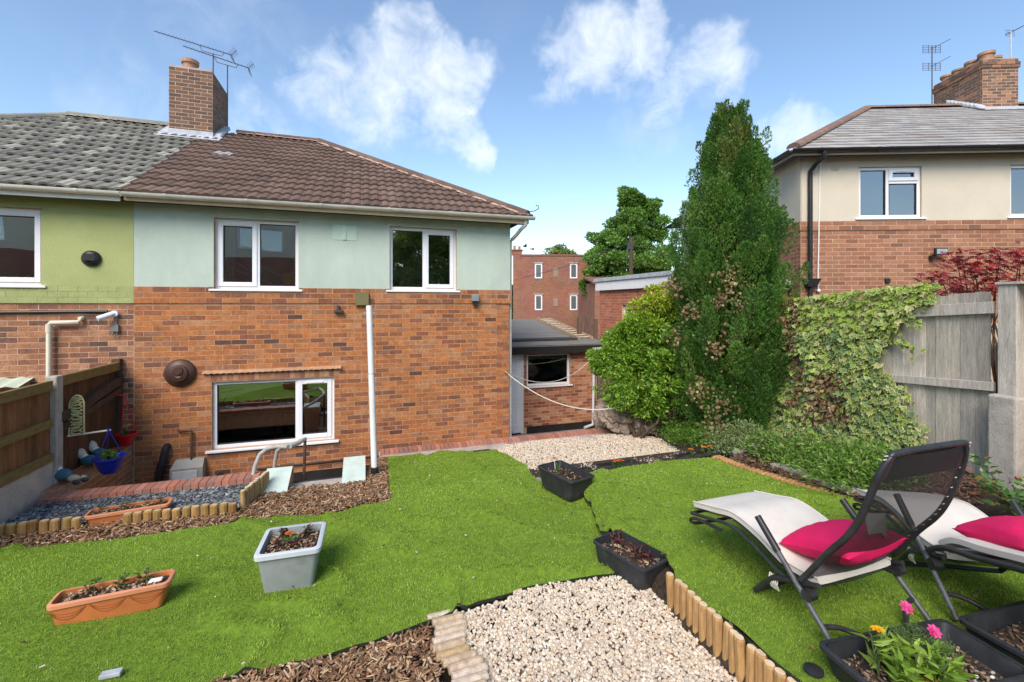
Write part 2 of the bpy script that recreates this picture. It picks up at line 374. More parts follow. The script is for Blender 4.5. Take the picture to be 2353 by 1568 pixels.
def fbrick(name, c1, c2, mo, sx=1):
    m, nt, N, L = newmat(name); out = N('ShaderNodeOutputMaterial'); b = N('ShaderNodeBsdfPrincipled'); b.inputs['Roughness'].default_value = .9
    t = N('ShaderNodeTexCoord'); s = N('ShaderNodeSeparateXYZ'); L(t.outputs['Object'], s.inputs[0]); c = N('ShaderNodeCombineXYZ')
    ad = N('ShaderNodeMath'); L(s.outputs['X'], ad.inputs[0]); L(s.outputs['Y'], ad.inputs[1]); L(ad.outputs[0], c.inputs[0]); L(s.outputs['Z'], c.inputs[1])
    k = N('ShaderNodeTexBrick'); L(c.outputs[0], k.inputs['Vector']); k.inputs['Scale'].default_value = 1; k.inputs['Brick Width'].default_value = .235; k.inputs['Row Height'].default_value = .078
    k.inputs['Mortar Size'].default_value = .008; k.inputs['Color1'].default_value = (*c1,1); k.inputs['Color2'].default_value = (*c2,1); k.inputs['Mortar'].default_value = (*mo,1)
    n = N('ShaderNodeTexNoise'); n.inputs['Scale'].default_value = .6; L(t.outputs['Object'], n.inputs['Vector']); ml = N('ShaderNodeMix'); ml.data_type='RGBA'; ml.blend_type='MULTIPLY'; ml.inputs['Factor'].default_value=.5
    L(k.outputs['Color'], ml.inputs['A']); L(n.outputs['Color'], ml.inputs['B']); L(ml.outputs['Result'], b.inputs['Base Color']); L(b.outputs[0], out.inputs[0]); return m
M['far_brick'] = fbrick('distant_brickwork', (.42,.16,.09), (.28,.10,.065), (.40,.24,.17))
# ------------------------------------------------------------------ ground heights
def zl(x, y):       # left garden
    x = np.asarray(x, float); y = np.asarray(y, float)
    near = -.10-.03*np.clip(y-3, -4, 2.2)
    drop = -.135*np.clip(y-5.2, 0, 3)*sstep(-1.6, .1, x)
    dip = -.11*np.exp(-((x-2.25)/.42)**2)*sstep(3.3, 4.1, y)*(1-sstep(5.3, 5.9, y))
    return near+drop+dip+.012*np.clip(-x-1, 0, 5)
def zr(x, y):       # raised right garden
    x = np.asarray(x, float); y = np.asarray(y, float); d = x*SN+y*CS
    return .06-.067*np.clip(d-3, -6, 5)
FENCE0 = c2w(4.87, 4.5); FD = (c2w(-.17, 1)).normalized()
def soil_z(x, y):
    x = np.asarray(x, float); y = np.asarray(y, float)
    a = zl(x, y); b = zr(x, y)
    sx = np.interp(y, [2.9,3.3,3.75,4.2,4.7,5.1], [2.03,2.06,2.10,2.26,2.40,2.55])
    t = sstep(sx, sx+np.where(y > 2.95, .16, .08), x)*(1-sstep(4.93, 5.08, y)*(1-sstep(4.6, 5.3, x)))
    z = a*(1-t)+b*t
    far = -.57+0*x; f = sstep(4.95, 5.1, y)*sstep(np.where(y > 5.3, 2.08, 2.35), np.where(y > 5.3, 2.15, 2.6), x)*(1-sstep(4.8, 5.6, x)); z = z*(1-f)+np.minimum(z, far+.05)*f
    bank = .30*sstep(4.5, 5.6, x)*(1-sstep(4.4, 7.2, y)); z = z+bank
    z = np.where((y < 2.95) & (x > .3) & (x < 2.08), -.19-.0*x, z)
    return z
EASTX = 13.0
M['grass_far'] = pm('grass_ground', (.07,.13,.03), .95, .3, 2, .8, 60)
# one sheet to the horizon: the distant ground, then the garden soil raised on it
mb = MB(); mb.add([(-400,-400,-1.75),(400,-400,-1.75),(400,400,-1.75),(-400,400,-1.75)], [(0,1,2,3)])
mb.build('ground', M['ground'], kind='structure')
xs = np.concatenate([np.arange(-12, -4, .4), np.arange(-4, 7, .08), np.arange(7, EASTX+.01, .4)]); ys = np.concatenate([np.arange(-22, 0, .5), np.arange(0, 8.11, .08)])
gx, gy = np.meshgrid(xs, ys, indexing='ij'); gz = soil_z(gx, gy)-.035
V = np.stack([gx, gy, gz], -1).reshape(-1, 3); ny = len(ys)
ii, jj = np.meshgrid(np.arange(len(xs)-1), np.arange(ny-1), indexing='ij')
cx = (gx[:-1,:-1]+gx[1:,1:])/2; cy = (gy[:-1,:-1]+gy[1:,1:])/2
hole = (cx > -3.28) & (cx < .25) & (cy > 6.32) | (cx > -.84) & (cx < -.25) & (cy > 6.0) | (cx < -3.2) & (cy > 7.9) | (cx > 5.9) & (cy > 7.6)
q = (ii*ny+jj)[~hole]; F4 = np.stack([q, q+ny, q+ny+1, q+1], -1)
o = link('garden_soil', mesh_np('garden_soil', V, F4), M['soil']); o['kind'] = 'structure'
mb = MB(); mb.box(-12,EASTX,-22,6.3,-1.9,-.45); mb.box(.27,EASTX,6.3,7.84,-1.9,-.58)
mb.build('earth_bank', M['soil'], kind='structure')
mb = MB(); mb.box(-3.3,.27,6.3,8.1,-1.6,-1.32); mb.box(2.61,9,7.95,10.6,-1.6,-1.2)
mb.build('well_floor', M['paving'], kind='structure')
# ------------------------------------------------------------------ brickwork
HP = [(.52,.19,.062),(.48,.175,.06),(.42,.152,.055),(.48,.20,.082),(.31,.115,.055),(.30,.11,.058),(.24,.10,.06),(.50,.23,.11),(.38,.17,.09),(.13,.065,.048),(.44,.15,.06),(.33,.15,.085)]
HW = [.16,.15,.13,.13,.1,.07,.035,.07,.09,.012,.03,.02]
NP_ = [(.44,.2,.1),(.36,.15,.08),(.40,.18,.1),(.28,.12,.07),(.2,.1,.07),(.48,.24,.13),(.14,.08,.06)]; NW_ = [.24,.2,.18,.14,.1,.09,.05]
RP = [(.36,.16,.09),(.33,.14,.078),(.40,.185,.105),(.29,.125,.072),(.24,.105,.065),(.44,.21,.12),(.34,.17,.105)]; RW = [.22,.2,.18,.15,.08,.07,.1]
CP = [(.18,.105,.075),(.155,.09,.066),(.135,.082,.062),(.21,.12,.08),(.115,.075,.06),(.235,.12,.07)]; CW = [.25,.25,.15,.15,.1,.1]
GP = [(.50,.17,.09),(.45,.15,.08),(.54,.2,.11),(.40,.13,.075)]; GW = [.3,.3,.2,.2]
OP = [(.44,.17,.085),(.36,.12,.065),(.50,.24,.13),(.30,.09,.055),(.56,.30,.17),(.24,.085,.055)]; OW = [.25,.22,.2,.13,.1,.1]
def cvar(pal): return [(CUBE_V, CUBE_F, np.tile(np.array(c)[None], (8,1))) for c in pal]
def brickwork(parent, F, x0, x1, z0, z1, holes, pal, wts, mat, course=.0775, bl=.2275, limit=300, joint=.011, proud=.0012, dep=.05, name='brick', zoff=0, extra=None):
    mats = []; vid = []
    nc = int(math.ceil((z1-z0)/course)); wts = np.array(wts)/sum(wts)
    for r in range(nc):
        za = z0+r*course; zb = min(za+course, z1)
        if zb-za < .03: continue
        zc = (za+zb)/2; x = x0-(bl/2 if r % 2 else 0)
        segs = [(x0, x1)]
        for (hx0,hx1,hz0,hz1) in holes:
            if hz0-.01 < zc < hz1+.01:
                ns = []
                for a, b in segs:
                    if hx1 <= a or hx0 >= b: ns.append((a,b)); continue
                    if hx0 > a: ns.append((a, hx0))
                    if hx1 < b: ns.append((hx1, b))
                segs = ns
        while x < x1:
            for a, b in segs:
                p, e = max(x, a), min(x+bl, b)
                if e-p < .035: continue
                w_ = e-p-joint; hh = zb-za-joint; dp = dep
                P = F.p(p+joint/2+random.uniform(-.002,.002), za+joint/2+random.uniform(-.001,.001), proud+random.uniform(-.0008,.0012))
                m = np.eye(4); m[:3,0] = np.array(F.ux)*w_; m[:3,1] = -np.array(F.n)*dp; m[:3,2] = (0,0,hh); m[:3,3] = P
                mats.append(m); vid.append(rng.choice(len(pal), p=wts))
            x += bl
    if extra: 
        for m, k in extra: mats.append(m); vid.append(k)
    pieces(parent, name, cvar(pal), mats, vid, mat, limit)
def wall_mesh(F, x0, x1, z0, z1, holes, o0=-.25, o1=0, mb=None):
    mb = mb or MB()
    X = sorted({x0,x1}|{min(max(q,x0),x1) for h in holes for q in h[:2]}); Z = sorted({z0,z1}|{min(max(q,z0),z1) for h in holes for q in h[2:]})
    for i in range(len(X)-1):
        run = None
        for j in range(len(Z)-1):
            cx, cz = (X[i]+X[i+1])/2, (Z[j]+Z[j+1])/2
            blk = any(h[0] < cx < h[1] and h[2] < cz < h[3] for h in holes)
            if not blk:
                if run is None: run = Z[j]
            if blk or j == len(Z)-2:
                if run is not None:
                    mb.fb(F, X[i], X[i+1], run, Z[j] if blk else Z[j+1], o0, o1); run = None
    return mb
def window(F, parent, x0, x1, z0, z1, lights, set=.06, fw=.055, sill=(.06,.05), vents=(), room=1.6, rmat=None, curtain=False):
    mb = MB(); a = -set-.07; b = -set
    mb.fb(F, x0, x0+fw, z0, z1, a, b); mb.fb(F, x1-fw, x1, z0, z1, a, b); mb.fb(F, x0+fw, x1-fw, z1-fw, z1, a, b); mb.fb(F, x0+fw, x1-fw, z0, z0+fw, a, b)
    w = mb.build('window', M['upvc'], parent, bevel=.004)
    for (l0, l1, b0, b1, op) in lights:
        if l1 < x1-fw-.01:
            MB().fb(F, l1, l1+.05, b0, b1, a+.001, b-.001).build('mullion', M['upvc'], w)
        if b1 < z1-fw-.01:
            MB().fb(F, l0, l1, b1, b1+.05, a+.002, b-.002).build('transom', M['upvc'], w)
        g0,g1,h0,h1 = l0,l1,b0,b1
        if op:
            s = .055; m2 = MB(); ia, ib = a+.01, b+.016; e = .012
            m2.fb(F,l0-e,l0+s,b0-e,b1+e,ia,ib); m2.fb(F,l1-s,l1+e,b0-e,b1+e,ia,ib); m2.fb(F,l0+s,l1-s,b1-s,b1+e,ia,ib); m2.fb(F,l0+s,l1-s,b0-e,b0+s,ia,ib)
            sh = m2.build('sash', M['upvc'], w, bevel=.006)
            g0,g1,h0,h1 = l0+s,l1-s,b0+s,b1-s
            MB().fb(F,(l0+l1)/2-.13,(l0+l1)/2+.13,b1-.038,b1-.012,ib,ib+.012).build('trickle_vent', M['white'], w)
        MB().fb(F,g0-.01,g1+.01,h0-.01,h1+.01,a+.03,a+.036).build('pane', M['glass'], w)
        gk = MB(); gk.fb(F,g0,g0+.008,h0,h1,a+.037,b-.01); gk.fb(F,g1-.008,g1,h0,h1,a+.037,b-.01); gk.fb(F,g0+.008,g1-.008,h1-.008,h1,a+.037,b-.01); gk.fb(F,g0+.008,g1-.008,h0,h0+.008,a+.037,b-.01)
        gk.build('gasket', M['black_plastic'], w)
    if sill:
        MB().fb(F, x0-sill[0], x1+sill[0], z0-.035, z0-.003, -set-.02, sill[1]).build('sill', M['upvc'], w, bevel=.005)
    if room:
        rm = MB(); d = -room; e = .35
        rm.fb(F,x0-e,x1+e,z0-.5,z1+.3,d-.05,d); rm.fb(F,x0-e-.05,x0-e,z0-.5,z1+.3,d,-.26); rm.fb(F,x1+e,x1+e+.05,z0-.5,z1+.3,d,-.26)
        rm.fb(F,x0-e,x1+e,z1+.3,z1+.35,d,-.26); rm.fb(F,x0-e,x1+e,z0-.55,z0-.5,d,-.26)
        rm.build('room', rmat or M['glass_dark_room'], parent)
    if curtain:
        n = 14; pts = []
        cb = MB(); xs_ = np.linspace(x0+.02, x0+curtain, n)
        vs = []; 
        for i, x in enumerate(xs_):
            o_ = -.32+.025*math.sin(i*2.1); vs += [F.p(x, z0+.0, o_), F.p(x, z1-.02, o_)]
        cb.add(vs, [(2*i,2*i+2,2*i+3,2*i+1) for i in range(n-1)]); cb.build('curtain', M['curtain'], parent)
    return w
# ------------------------------------------------------------------ roofs
def roman():
    P = [(0,0),(.06,.012),(.14,.02),(.24,.02),(.32,.012),(.38,0),(.5,0),(.56,.012),(.64,.02),(.74,.02),(.82,.012),(.88,0),(1,0)]
    return P
def tile_shape(prof, w, L, lift, th, col):
    n = len(prof); V = []; g = .0012
    for (px, ph) in prof: V.append((g+px*(w-2*g), 0, ph+lift))
    for (px, ph) in prof: V.append((g+px*(w-2*g), L, ph))
    for (px, ph) in prof: V.append((g+px*(w-2*g), 0, ph+lift-th))
    F = [(i, i+1, n+i+1, n+i) for i in range(n-1)]+[(2*n+i, 2*n+i+1, i+1, i) for i in range(n-1)]
    return np.array(V, float), np.array(F), np.tile(np.array(col)[None], (len(V),1))
def roof_tiles(parent, o, ux, us, xmin, xmax, S, w, ex, prof, L, lift, th, cols, wts, mat, limit=300, stag=True, name='roof_tile', mixf=None):
    o = np.array(o, float); ux = np.array(ux, float); us = np.array(us, float); nn = np.cross(ux, us)
    if nn[2] < 0: nn = -nn
    var = [tile_shape(prof, w, L, lift, th, c) for c in cols]; wts = np.array(wts)/sum(wts)
    mats = []; vid = []; cv = []; cf = []; cc = []; b = 0
    r = 0; s = -.04
    while s < S-.05:
        X0 = xmin(max(s,0)); X1 = xmax(max(s,0)); x = math.floor(X0/w)*w+(w/2 if (r % 2 and stag) else 0)-w
        while x < X1:
            if x+w > X0+.02 and x < X1-.02:
                k = rng.choice(len(cols), p=wts) if mixf is None else mixf(x, s)
                full = s+L <= S and x >= xmin(s+L)-.001 and x+w <= xmax(s+L)+.001 and x >= X0-.001 and x+w <= X1+.001
                m = np.eye(4); m[:3,0] = ux; m[:3,1] = us; m[:3,2] = nn; m[:3,3] = o+ux*x+us*s+nn*random.uniform(0,.004)
                if full: mats.append(m); vid.append(k)
                else:
                    V, F, C = var[k]; V = V.copy()
                    for q in range(len(V)):
                        sv = s+V[q,1]; V[q,0] = min(max(V[q,0], xmin(sv)-x), xmax(sv)-x)
                        if sv > S: V[q,1] = S-s
                    cv.append(V@m[:3,:3].T+m[:3,3]); cf.append(F+b); cc.append(C); b += len(V)
            x += w
        s += ex; r += 1
    pieces(parent, name, var, mats, vid, mat, limit)
    if cv:
        q = link('cut_roof_tile', mesh_np('cut_roof_tile', np.concatenate(cv), np.concatenate(cf), np.concatenate(cc)), mat, parent); q['kind'] = 'stuff'
def ridge_run(parent, a, b, mat, cols, r=.115, seg=.42, name='ridge_tile', bed=None):
    a = Vector(a); b = Vector(b); d = (b-a); n = max(1, int(round(d.length/seg))); t = d.normalized()
    side = t.cross(Vector((0,0,1))).normalized(); up = side.cross(t)
    for i in range(n):
        p = a+d*(i/n); q = a+d*((i+1)/n)-t*.006; mb = MB(); mb.col = random.choice(cols); vs = []
        k = 7
        for j, (pt, rr) in enumerate(((p, r), (q, r*.97))):
            for s in range(k): an = math.pi*(s/(k-1)); vs.append(pt+side*math.cos(an)*rr+up*(math.sin(an)*rr*.75-.03))
        mb.add(vs, [(s, s+1, k+s+1, k+s) for s in range(k-1)]+[tuple(range(k)), tuple(range(2*k-1, k-1, -1))]); mb.build(name, mat, parent)
    if bed:
        mb = MB(); vs = []; m = 60
        for i in range(m+1):
            pt = a+d*(i/m)
            for s in (-1, 1):
                vs.append(pt+side*s*(r+.03+random.uniform(-.012,.03))-up*.055); vs.append(pt+side*s*.02+up*.03)
        mb.add(vs, [(4*i,4*i+4,4*i+5,4*i+1) for i in range(m)]+[(4*i+2,4*i+3,4*i+7,4*i+6) for i in range(m)]); mb.build('mortar_bedding', bed, parent)
BR = [(.165,.102,.074),(.148,.092,.068),(.182,.114,.083),(.132,.084,.063),(.20,.128,.096),(.42,.36,.34)]; BRW = [.3,.27,.2,.15,.07,.004]
GR = [(.215,.20,.165),(.19,.18,.15),(.24,.222,.182),(.39,.365,.30),(.30,.28,.23),(.17,.162,.136)]; GRW = [.30,.26,.2,.07,.07,.1]
SLT = [(.36,.335,.315),(.40,.375,.35),(.32,.30,.285),(.43,.40,.37),(.30,.25,.22)]; SLTW = [.3,.26,.2,.16,.08]
M['bed'] = pm('pale_ridge_mortar', (.50,.33,.25), .95, .25, 12, .8, 40)
def chimney(parent, F, w, dep, z0, z1, pal, wts, pots, mortar, crown=True, course=.0775):
    """F at front-left of the stack"""
    c = MB(); c.fb(F, .0012, w-.0012, z0, z1-.02, -dep+.0012, -.0012); ch = c.build('chimney', mortar, parent)
    sides = [F, Frame(F.p(w,0,0), -F.n, F.ux), Frame(F.p(0,0,-dep), F.n, -F.ux), Frame(F.p(w,0,-dep), -F.ux, -F.n)]
    lens = [w, dep, dep, w]
    for k, (f, l) in enumerate(zip(sides, lens)):
        brickwork(ch, f, 0, l, z0, z1-(.235 if crown else 0), [], pal, wts, M['brick_small'], course=course, limit=110, proud=.0+k*.0007)
    if crown:
        for k, (f, l) in enumerate(zip(sides, lens)):
            g = Frame(f.p(0,0,.03), f.ux, f.n)
            brickwork(ch, g, -.03+.001*k, l+.03-.001*k, z1-.233, z1-.08, [], pal, wts, M['brick_small'], course=course, limit=40, proud=.0+k*.0007, dep=.07)
            brickwork(ch, f, 0+.001*k, l-.001*k, z1-.078, z1, [], pal, wts, M['brick_small'], course=course, limit=40, bl=.11, proud=.005+k*.0007)
    MB().fb(F, .02, w-.02, z1-.02, z1+.02, -dep+.02, -.02).build('flaunching', M['concrete'], ch)
    for (px, po, r, h) in pots:
        P = F.p(px, z1+.0, -po); pb = MB()
        pb.lathe([(r*1.0,0),(r*.92,h*.62),(r*.95,h*.66),(r*1.14,h*.70),(r*1.16,h*.98),(r*1.05,h),(r*.82,h),(r*.8,h*.5)], P, 18); pb.build('chimney_pot', M['pot'], ch, smooth=True)
    return ch
# ------------------------------------------------------------------ our house
HF = Frame((0,8.1,0), (1,0,0), (0,-1,0)); XL, XP, XR = -9.1, -3.215, 2.61
house = thing('semi_detached_house', 'brick house with mint green upper wall and brown tiled hipped roof', 'house', (-.3,8.1,-1.4))
neigh = thing('semi_detached_house', 'brick house with olive green upper wall and grey tiled roof joined to the mint house', 'house', (-5,8.1,-1.4))
W1 = (-2.195,-1.0,2.236,3.342); W2 = (.432,1.605,2.245,3.348); WK = (-2.225,-.459,-.262,.79); WN = (-5.5,-4.283,2.262,3.34)
holes = [W1, W2, WK]
wall = wall_mesh(HF, XP, XR, -1.5, 3.52, holes, -.25, -.0012).build('wall', M['mortar'], house)
LN = (-2.31,-.38,.80,.925)
BH = [WK, LN, W1, W2]
brickwork(wall, HF, XP, XR, -1.35, 2.0, BH, HP, HW, M['brick'])
band = Frame(HF.p(0,0,.022), HF.ux, HF.n)
wall_mesh(band, XP, XR+.02, 2.012, 2.262, [(W1[0]-.07,W1[1]+.07,2.19,3),(W2[0]-.07,W2[1]+.07,2.2,3)], -.026, -.0012).build('string_course', M['mortar'], house)
sc_part = [c for c in house.children if c.name.startswith('string_course')][0]
brickwork(sc_part, band, XP, XR+.02, 2.012, 2.262, [(W1[0]-.07,W1[1]+.07,2.19,3),(W2[0]-.07,W2[1]+.07,2.2,3)], HP[1:7]+HP[8:9], [1]*7, M['brick'], course=.0833, limit=120, dep=.03)
# soldier lintel over the kitchen window, with a scalloped drip tile course
lt = MB(); lt.fb(HF, LN[0], LN[1], LN[2], LN[3]-.005, -.25, -.006); lt = lt.build('lintel', M['mortar'], house)
mats=[]; vid=[]; n=26; w_=(LN[1]-LN[0]-.02)/n
for i in range(n):
    m=np.eye(4); m[:3,0]=(w_-.009,0,0); m[:3,1]=(0,.06,0); m[:3,2]=(0,0,.112); m[:3,3]=HF.p(LN[0]+.01+i*w_, LN[2]+.004, .004+random.uniform(0,.003)); mats.append(m); vid.append(random.randrange(6))
pieces(lt, 'soldier_brick', cvar([(.42,.21,.12),(.36,.15,.09),(.46,.25,.15),(.30,.12,.08),(.22,.1,.075),(.4,.17,.08)]), mats, vid, M['brick_small'])
dr = MB(); vs=[]; nn_=72
for i in range(nn_+1):
    x = LN[0]-.03+(LN[1]-LN[0]+.06)*i/nn_; dz = .011*abs(math.sin(i*math.pi/3))
    vs += [HF.p(x,.968,-.01), HF.p(x,.955,.055), HF.p(x,.93+dz-.008,.06), HF.p(x,.925,-.01)]
dr.add(vs, [(4*i+k,4*i+4+k,4*i+4+(k+1)%4,4*i+(k+1)%4) for i in range(nn_) for k in range(4)]+[(0,1,2,3),tuple(4*nn_+k for k in (3,2,1,0))])
dr.build('drip_course', M['mortar'], house)
# mint render
wall_mesh(HF, XP+.004, XR+.012, 2.262, 3.52, [(W1[0],W1[1],2,W1[3]),(W2[0],W2[1],2,W2[3])], -.003, .02).build('render', M['mint'], house)
bd = MB()
for w0 in (W1, W2): bd.fb(HF, w0[0]-.12, w0[1]+.12, w0[3]+.018, w0[3]+.03, .02, .036)
bd.build('render_bead', M['mint'], house)
pv = MB(); pv.fb(HF, -.479,-.102,3.07,3.32,.02,.026); pv.build('vent_patch', pm('mint_smooth',(.47,.61,.50),.8,.05,3), house)
MB().fb(HF,-.325,-.275,3.075,3.315,.026,.038).build('vent_strip', M['mint_paint'], house)
pv = MB(); pv.fb(HF, 1.98,2.13,3.2,3.3,.02,.025); pv.build('air_brick', M['mint'], house)
def lts(w, m, opL, opR, fw=.055):
    return [(w[0]+fw, m-.025, w[2]+fw, w[3]-fw, opL), (m+.025, w[1]-fw, w[2]+fw, w[3]-fw, opR)]
window(HF, house, *W1, lts(W1,-1.6,True,False), curtain=.22)
window(HF, house, *W2, lts(W2,1.03,False,True))
M['room_dark'] = pm('kitchen_wall', (.58,.48,.37), .9, .1, 3)
kw = window(HF, house, *WK, lts(WK,-1.03,False,True), room=2.6, rmat=M['room_dark'], sill=(.075,.06))
kb = MB(); kb.fb(HF, WK[0]-.3, WK[1]+.3, -.36,-.30,-.85,-.27); kb.build('worktop', M['counter'], house)
kb = MB(); kb.fb(HF,-1.75,-.75,-.298,-.285,-.75,-.33); kb.fb(HF,-1.45,-1.05,-.285,-.282,-.70,-.40); kb.build('sink', M['steel'], house)
kb = MB(); kb.tube([HF.p(-1.42,-.285,-.38),HF.p(-1.42,-.1,-.38),HF.p(-1.42,-.06,-.42),HF.p(-1.42,-.07,-.52),HF.p(-1.42,-.12,-.54)],.012,8); kb.tube([HF.p(-1.52,-.285,-.36),HF.p(-1.52,-.22,-.36)],.018,8); kb.tube([HF.p(-1.32,-.285,-.36),HF.p(-1.32,-.22,-.36)],.018,8); kb.build('tap', M['steel'], house, smooth=True)
kb = MB(); kb.fb(HF,-1.5,-.7,-.1,-.05,-2.0,-1.6)
for xx in (-1.48,-.74):
    for oo in (-1.97,-1.65): kb.fb(HF,xx,xx+.04,-.7,-.1,oo,oo+.04)
kb.build('kitchen_table', M['rust'], house)
kb = MB(); kb.lathe([(.035,0),(.038,.16),(.014,.2),(.014,.27)], HF.p(-1.1,-.05,-1.8), 10); kb.build('bottle', M['black_plastic'], house, smooth=True)
yb = MB(); yb.fb(HF,-1.26,-1.06,2.27,2.52,-.34,-.22); yb.build('yellow_card_box', M['yellow'], house)
yb = MB()
for (a_,b_) in (((-2.1,2.75),(-1.5,2.35)),((-2.1,2.6),(-1.4,2.3)),((-1.95,2.8),(-1.25,2.42)),((-2.12,2.45),(-1.75,2.3)),((-1.9,2.75),(-1.75,2.5)),((-1.7,2.68),(-1.55,2.42))):
    yb.tube([HF.p(a_[0],a_[1],-.5),HF.p(b_[0],b_[1],-.62)],.009,6)
yb.build('clothes_airer', M['white'], house)
# black plinth low on the wall in the stair well
MB().fb(HF,-1.5,.25,-1.33,-.74,.006,.03).build('plinth', M['dark'], house)
MB().tube([HF.p(-1.6,-.615,.03),HF.p(.25,-.60,.03)],.014,8).build('waste_pipe', M['black_plastic'], house)
# roof
EZ, PIT = 3.60, math.tan(math.radians(29.9)); EY = 7.80; RY = 11.70; RZ = EZ+(RY-EY)*PIT; EX1 = 2.91; RX1 = EX1-3.9; RX0 = -5.75; EX0 = RX0-3.9
S = (RY-EY)/math.cos(math.radians(29.9)); usl = (0, math.cos(math.radians(29.9)), math.sin(math.radians(29.9))); kx = 3.9/S
rf = MB(); zz=-.03
rf.add([(XP,EY,EZ+zz),(EX1,EY,EZ+zz),(RX1,RY,RZ+zz),(XP,RY,RZ+zz),(EX1,2*RY-EY,EZ+zz),(XP,2*RY-EY,EZ+zz)],[(0,1,2,3),(1,4,2),(4,5,3,2)])
rf.box(XP+.002,EX1-.03,EY+.03,8.1,3.50,3.515)
roof = rf.build('roof', pm('roof_underlay',(.08,.05,.04),.9,.1,4), house)
roof_tiles(roof, (0,EY-.03,EZ), (1,0,0), usl, lambda s: XP, lambda s: EX1-kx*s, S, .30, .305, roman(), .36, .036, .05, BR, BRW, M['tile_brown'], stag=False)
ridge_run(roof, (XP+.5,RY,RZ+.05), (RX1,RY,RZ+.05), M['tile_brown'], BR[:4], bed=M['bed'])
ridge_run(roof, (RX1,RY,RZ+.06), (EX1-.02,EY+.03,EZ+.07), M['tile_brown'], BR[:4], bed=M['bed'])
hk = MB(); e0 = Vector((EX1-.02,EY+.02,EZ+.10)); hk.tube([e0, e0+Vector((.1,-.05,.01)), e0+Vector((.17,-.08,.05)), e0+Vector((.17,-.08,.10)), e0+Vector((.12,-.06,.11))],.008,6); hk.build('hip_iron', M['metal'], house)
def gutter_run(parent, a, b, mat, r=.058, name='gutter', br=None):
    a = Vector(a); b = Vector(b); t = (b-a).normalized(); s = Vector((0,0,1)).cross(t).normalized(); mb = MB(); vs=[]; k=8
    for p in (a,b):
        for j in range(k): an = math.pi+math.pi*j/(k-1); vs.append(p+s*math.cos(an)*r+Vector((0,0,1))*(math.sin(an)*r+.02))
        for j in range(k): an = 2*math.pi-math.pi*j/(k-1); vs.append(p+s*math.cos(an)*(r-.006)+Vector((0,0,1))*(math.sin(an)*(r-.006)+.02))
    n2=2*k
    mb.add(vs, [(j,(j+1)%n2,n2+(j+1)%n2,n2+j) for j in range(n2)]+[tuple(range(n2-1,-1,-1)), tuple(range(n2,2*n2))]); g = mb.build(name, mat, parent, smooth=True)
    if br:
        n = int((b-a).length/br)
        for i in range(1, n+1):
            p = a+(b-a)*((i-.5)/n); mb = MB()
            vs=[]
            for q in (p-t*.02, p+t*.02):
                for j in range(k): an = math.pi+math.pi*j/(k-1); vs.append(q+s*math.cos(an)*(r+.008)+Vector((0,0,1))*(math.sin(an)*(r+.008)+.024))
            mb.add(vs, [(j,j+1,k+j+1,k+j) for j in range(k-1)]); mb.build('gutter_bracket', mat, g)
    return g
gutter_run(house, (XP,EY-.06,EZ-.05), (EX1+.07,EY-.06,EZ-.03), M['gutter'], br=.95)
MB().box(XP,EX1-.02,EY,EY+.025,3.47,3.60).build('fascia', M['fascia'], house)
gu = MB(); gu.tube([(2.83,7.78,3.53),(2.83,7.80,3.45),(2.78,7.95,3.38),(2.74,8.05,3.30),(2.68,8.16,3.22)],.034,10); gu.tube([(2.66,8.2,3.22),(2.66,8.22,-1.2)],.034,10); gu.build('downpipe', M['gutter'], house, smooth=True)
MB().box(XR-.25,XR,8.1,15.3,-1.5,3.52).build('side_wall', M['far_brick'], house)
# chimney on the party wall
cf = Frame((-3.80,11.05,0),(1,0,0),(0,-1,0))
ch = chimney(house, cf, .78, 1.15, 5.35, 6.92, CP, CW, [(.30,.25,.14,.26),(.40,.78,.15,.24)], M['mortar_pale'], crown=False)
fl = MB()
for (x0_,x1_,s0) in ((-3.98,-2.84,0),):
    y0=10.93; y1=11.06; f=lambda y: EZ+(y-EY)*PIT
    fl.hexa([Vector((x0_,y0-.12,f(y0-.12)+.055)),Vector((x1_,y0-.12,f(y0-.12)+.055)),Vector((x1_,y1,f(y1)+.05)),Vector((x0_,y1,f(y1)+.05)),Vector((x0_,y0-.12,f(y0-.12)+.062)),Vector((x1_,y0-.12,f(y0-.12)+.062)),Vector((x1_,y1,f(y1)+.07)),Vector((x0_,y1,f(y1)+.07))])
fl.box(-3.812,-3.008,11.035,11.05,5.44,5.62)
for s in (-3.83,-3.02+.015):
    for i in range(8):
        y=11.03+i*.1; fl.hexa([Vector(p) for p in ((s-.13,y,f(y)+.05),(s+.13,y,f(y)+.05),(s+.12,y+.13,f(y+.13)+.06),(s-.12,y+.13,f(y+.13)+.06),(s-.13,y,f(y)+.062),(s+.13,y,f(y)+.062),(s+.10,y+.13,f(y+.13)+.12),(s-.1,y+.13,f(y+.13)+.12))])
fl.build('lead_flashing', M['lead'], ch)
# small fittings
o = MB(); o.fb(HF,-.13,.09,1.98,2.2,.025,.075); o.fb(HF,-.03,-.01,2.10,2.12,.075,.08); o.build('junction_box', pm('olive_box',(.17,.15,.06),.6,.1,5), None, bevel=.006, label='square olive brown box on the brick band above the white pole', cat='junction box')
o = MB(); o.fb(HF,-.46,-.32,1.86,1.90,.005,.08); o.fb(HF,-.42,-.38,1.90,1.98,.01,.05); o.build('bracket', M['metal'], None, label='small dark metal bracket below the brick band', cat='bracket')
fld = thing('floodlight', 'small grey wall light on the brick band near the house corner', 'light', HF.p(1.94,2.05,0))
o = MB(); o.fb(HF,1.87,2.0,2.05,2.17,.024,.12); o.build('housing', pm('grey_fitting',(.22,.25,.26),.5,.1,5), fld, bevel=.01)
o = MB(); o.fb(HF,1.90,1.97,1.97,2.05,.03,.09); o.build('sensor', M['black_plastic'], fld, bevel=.008)
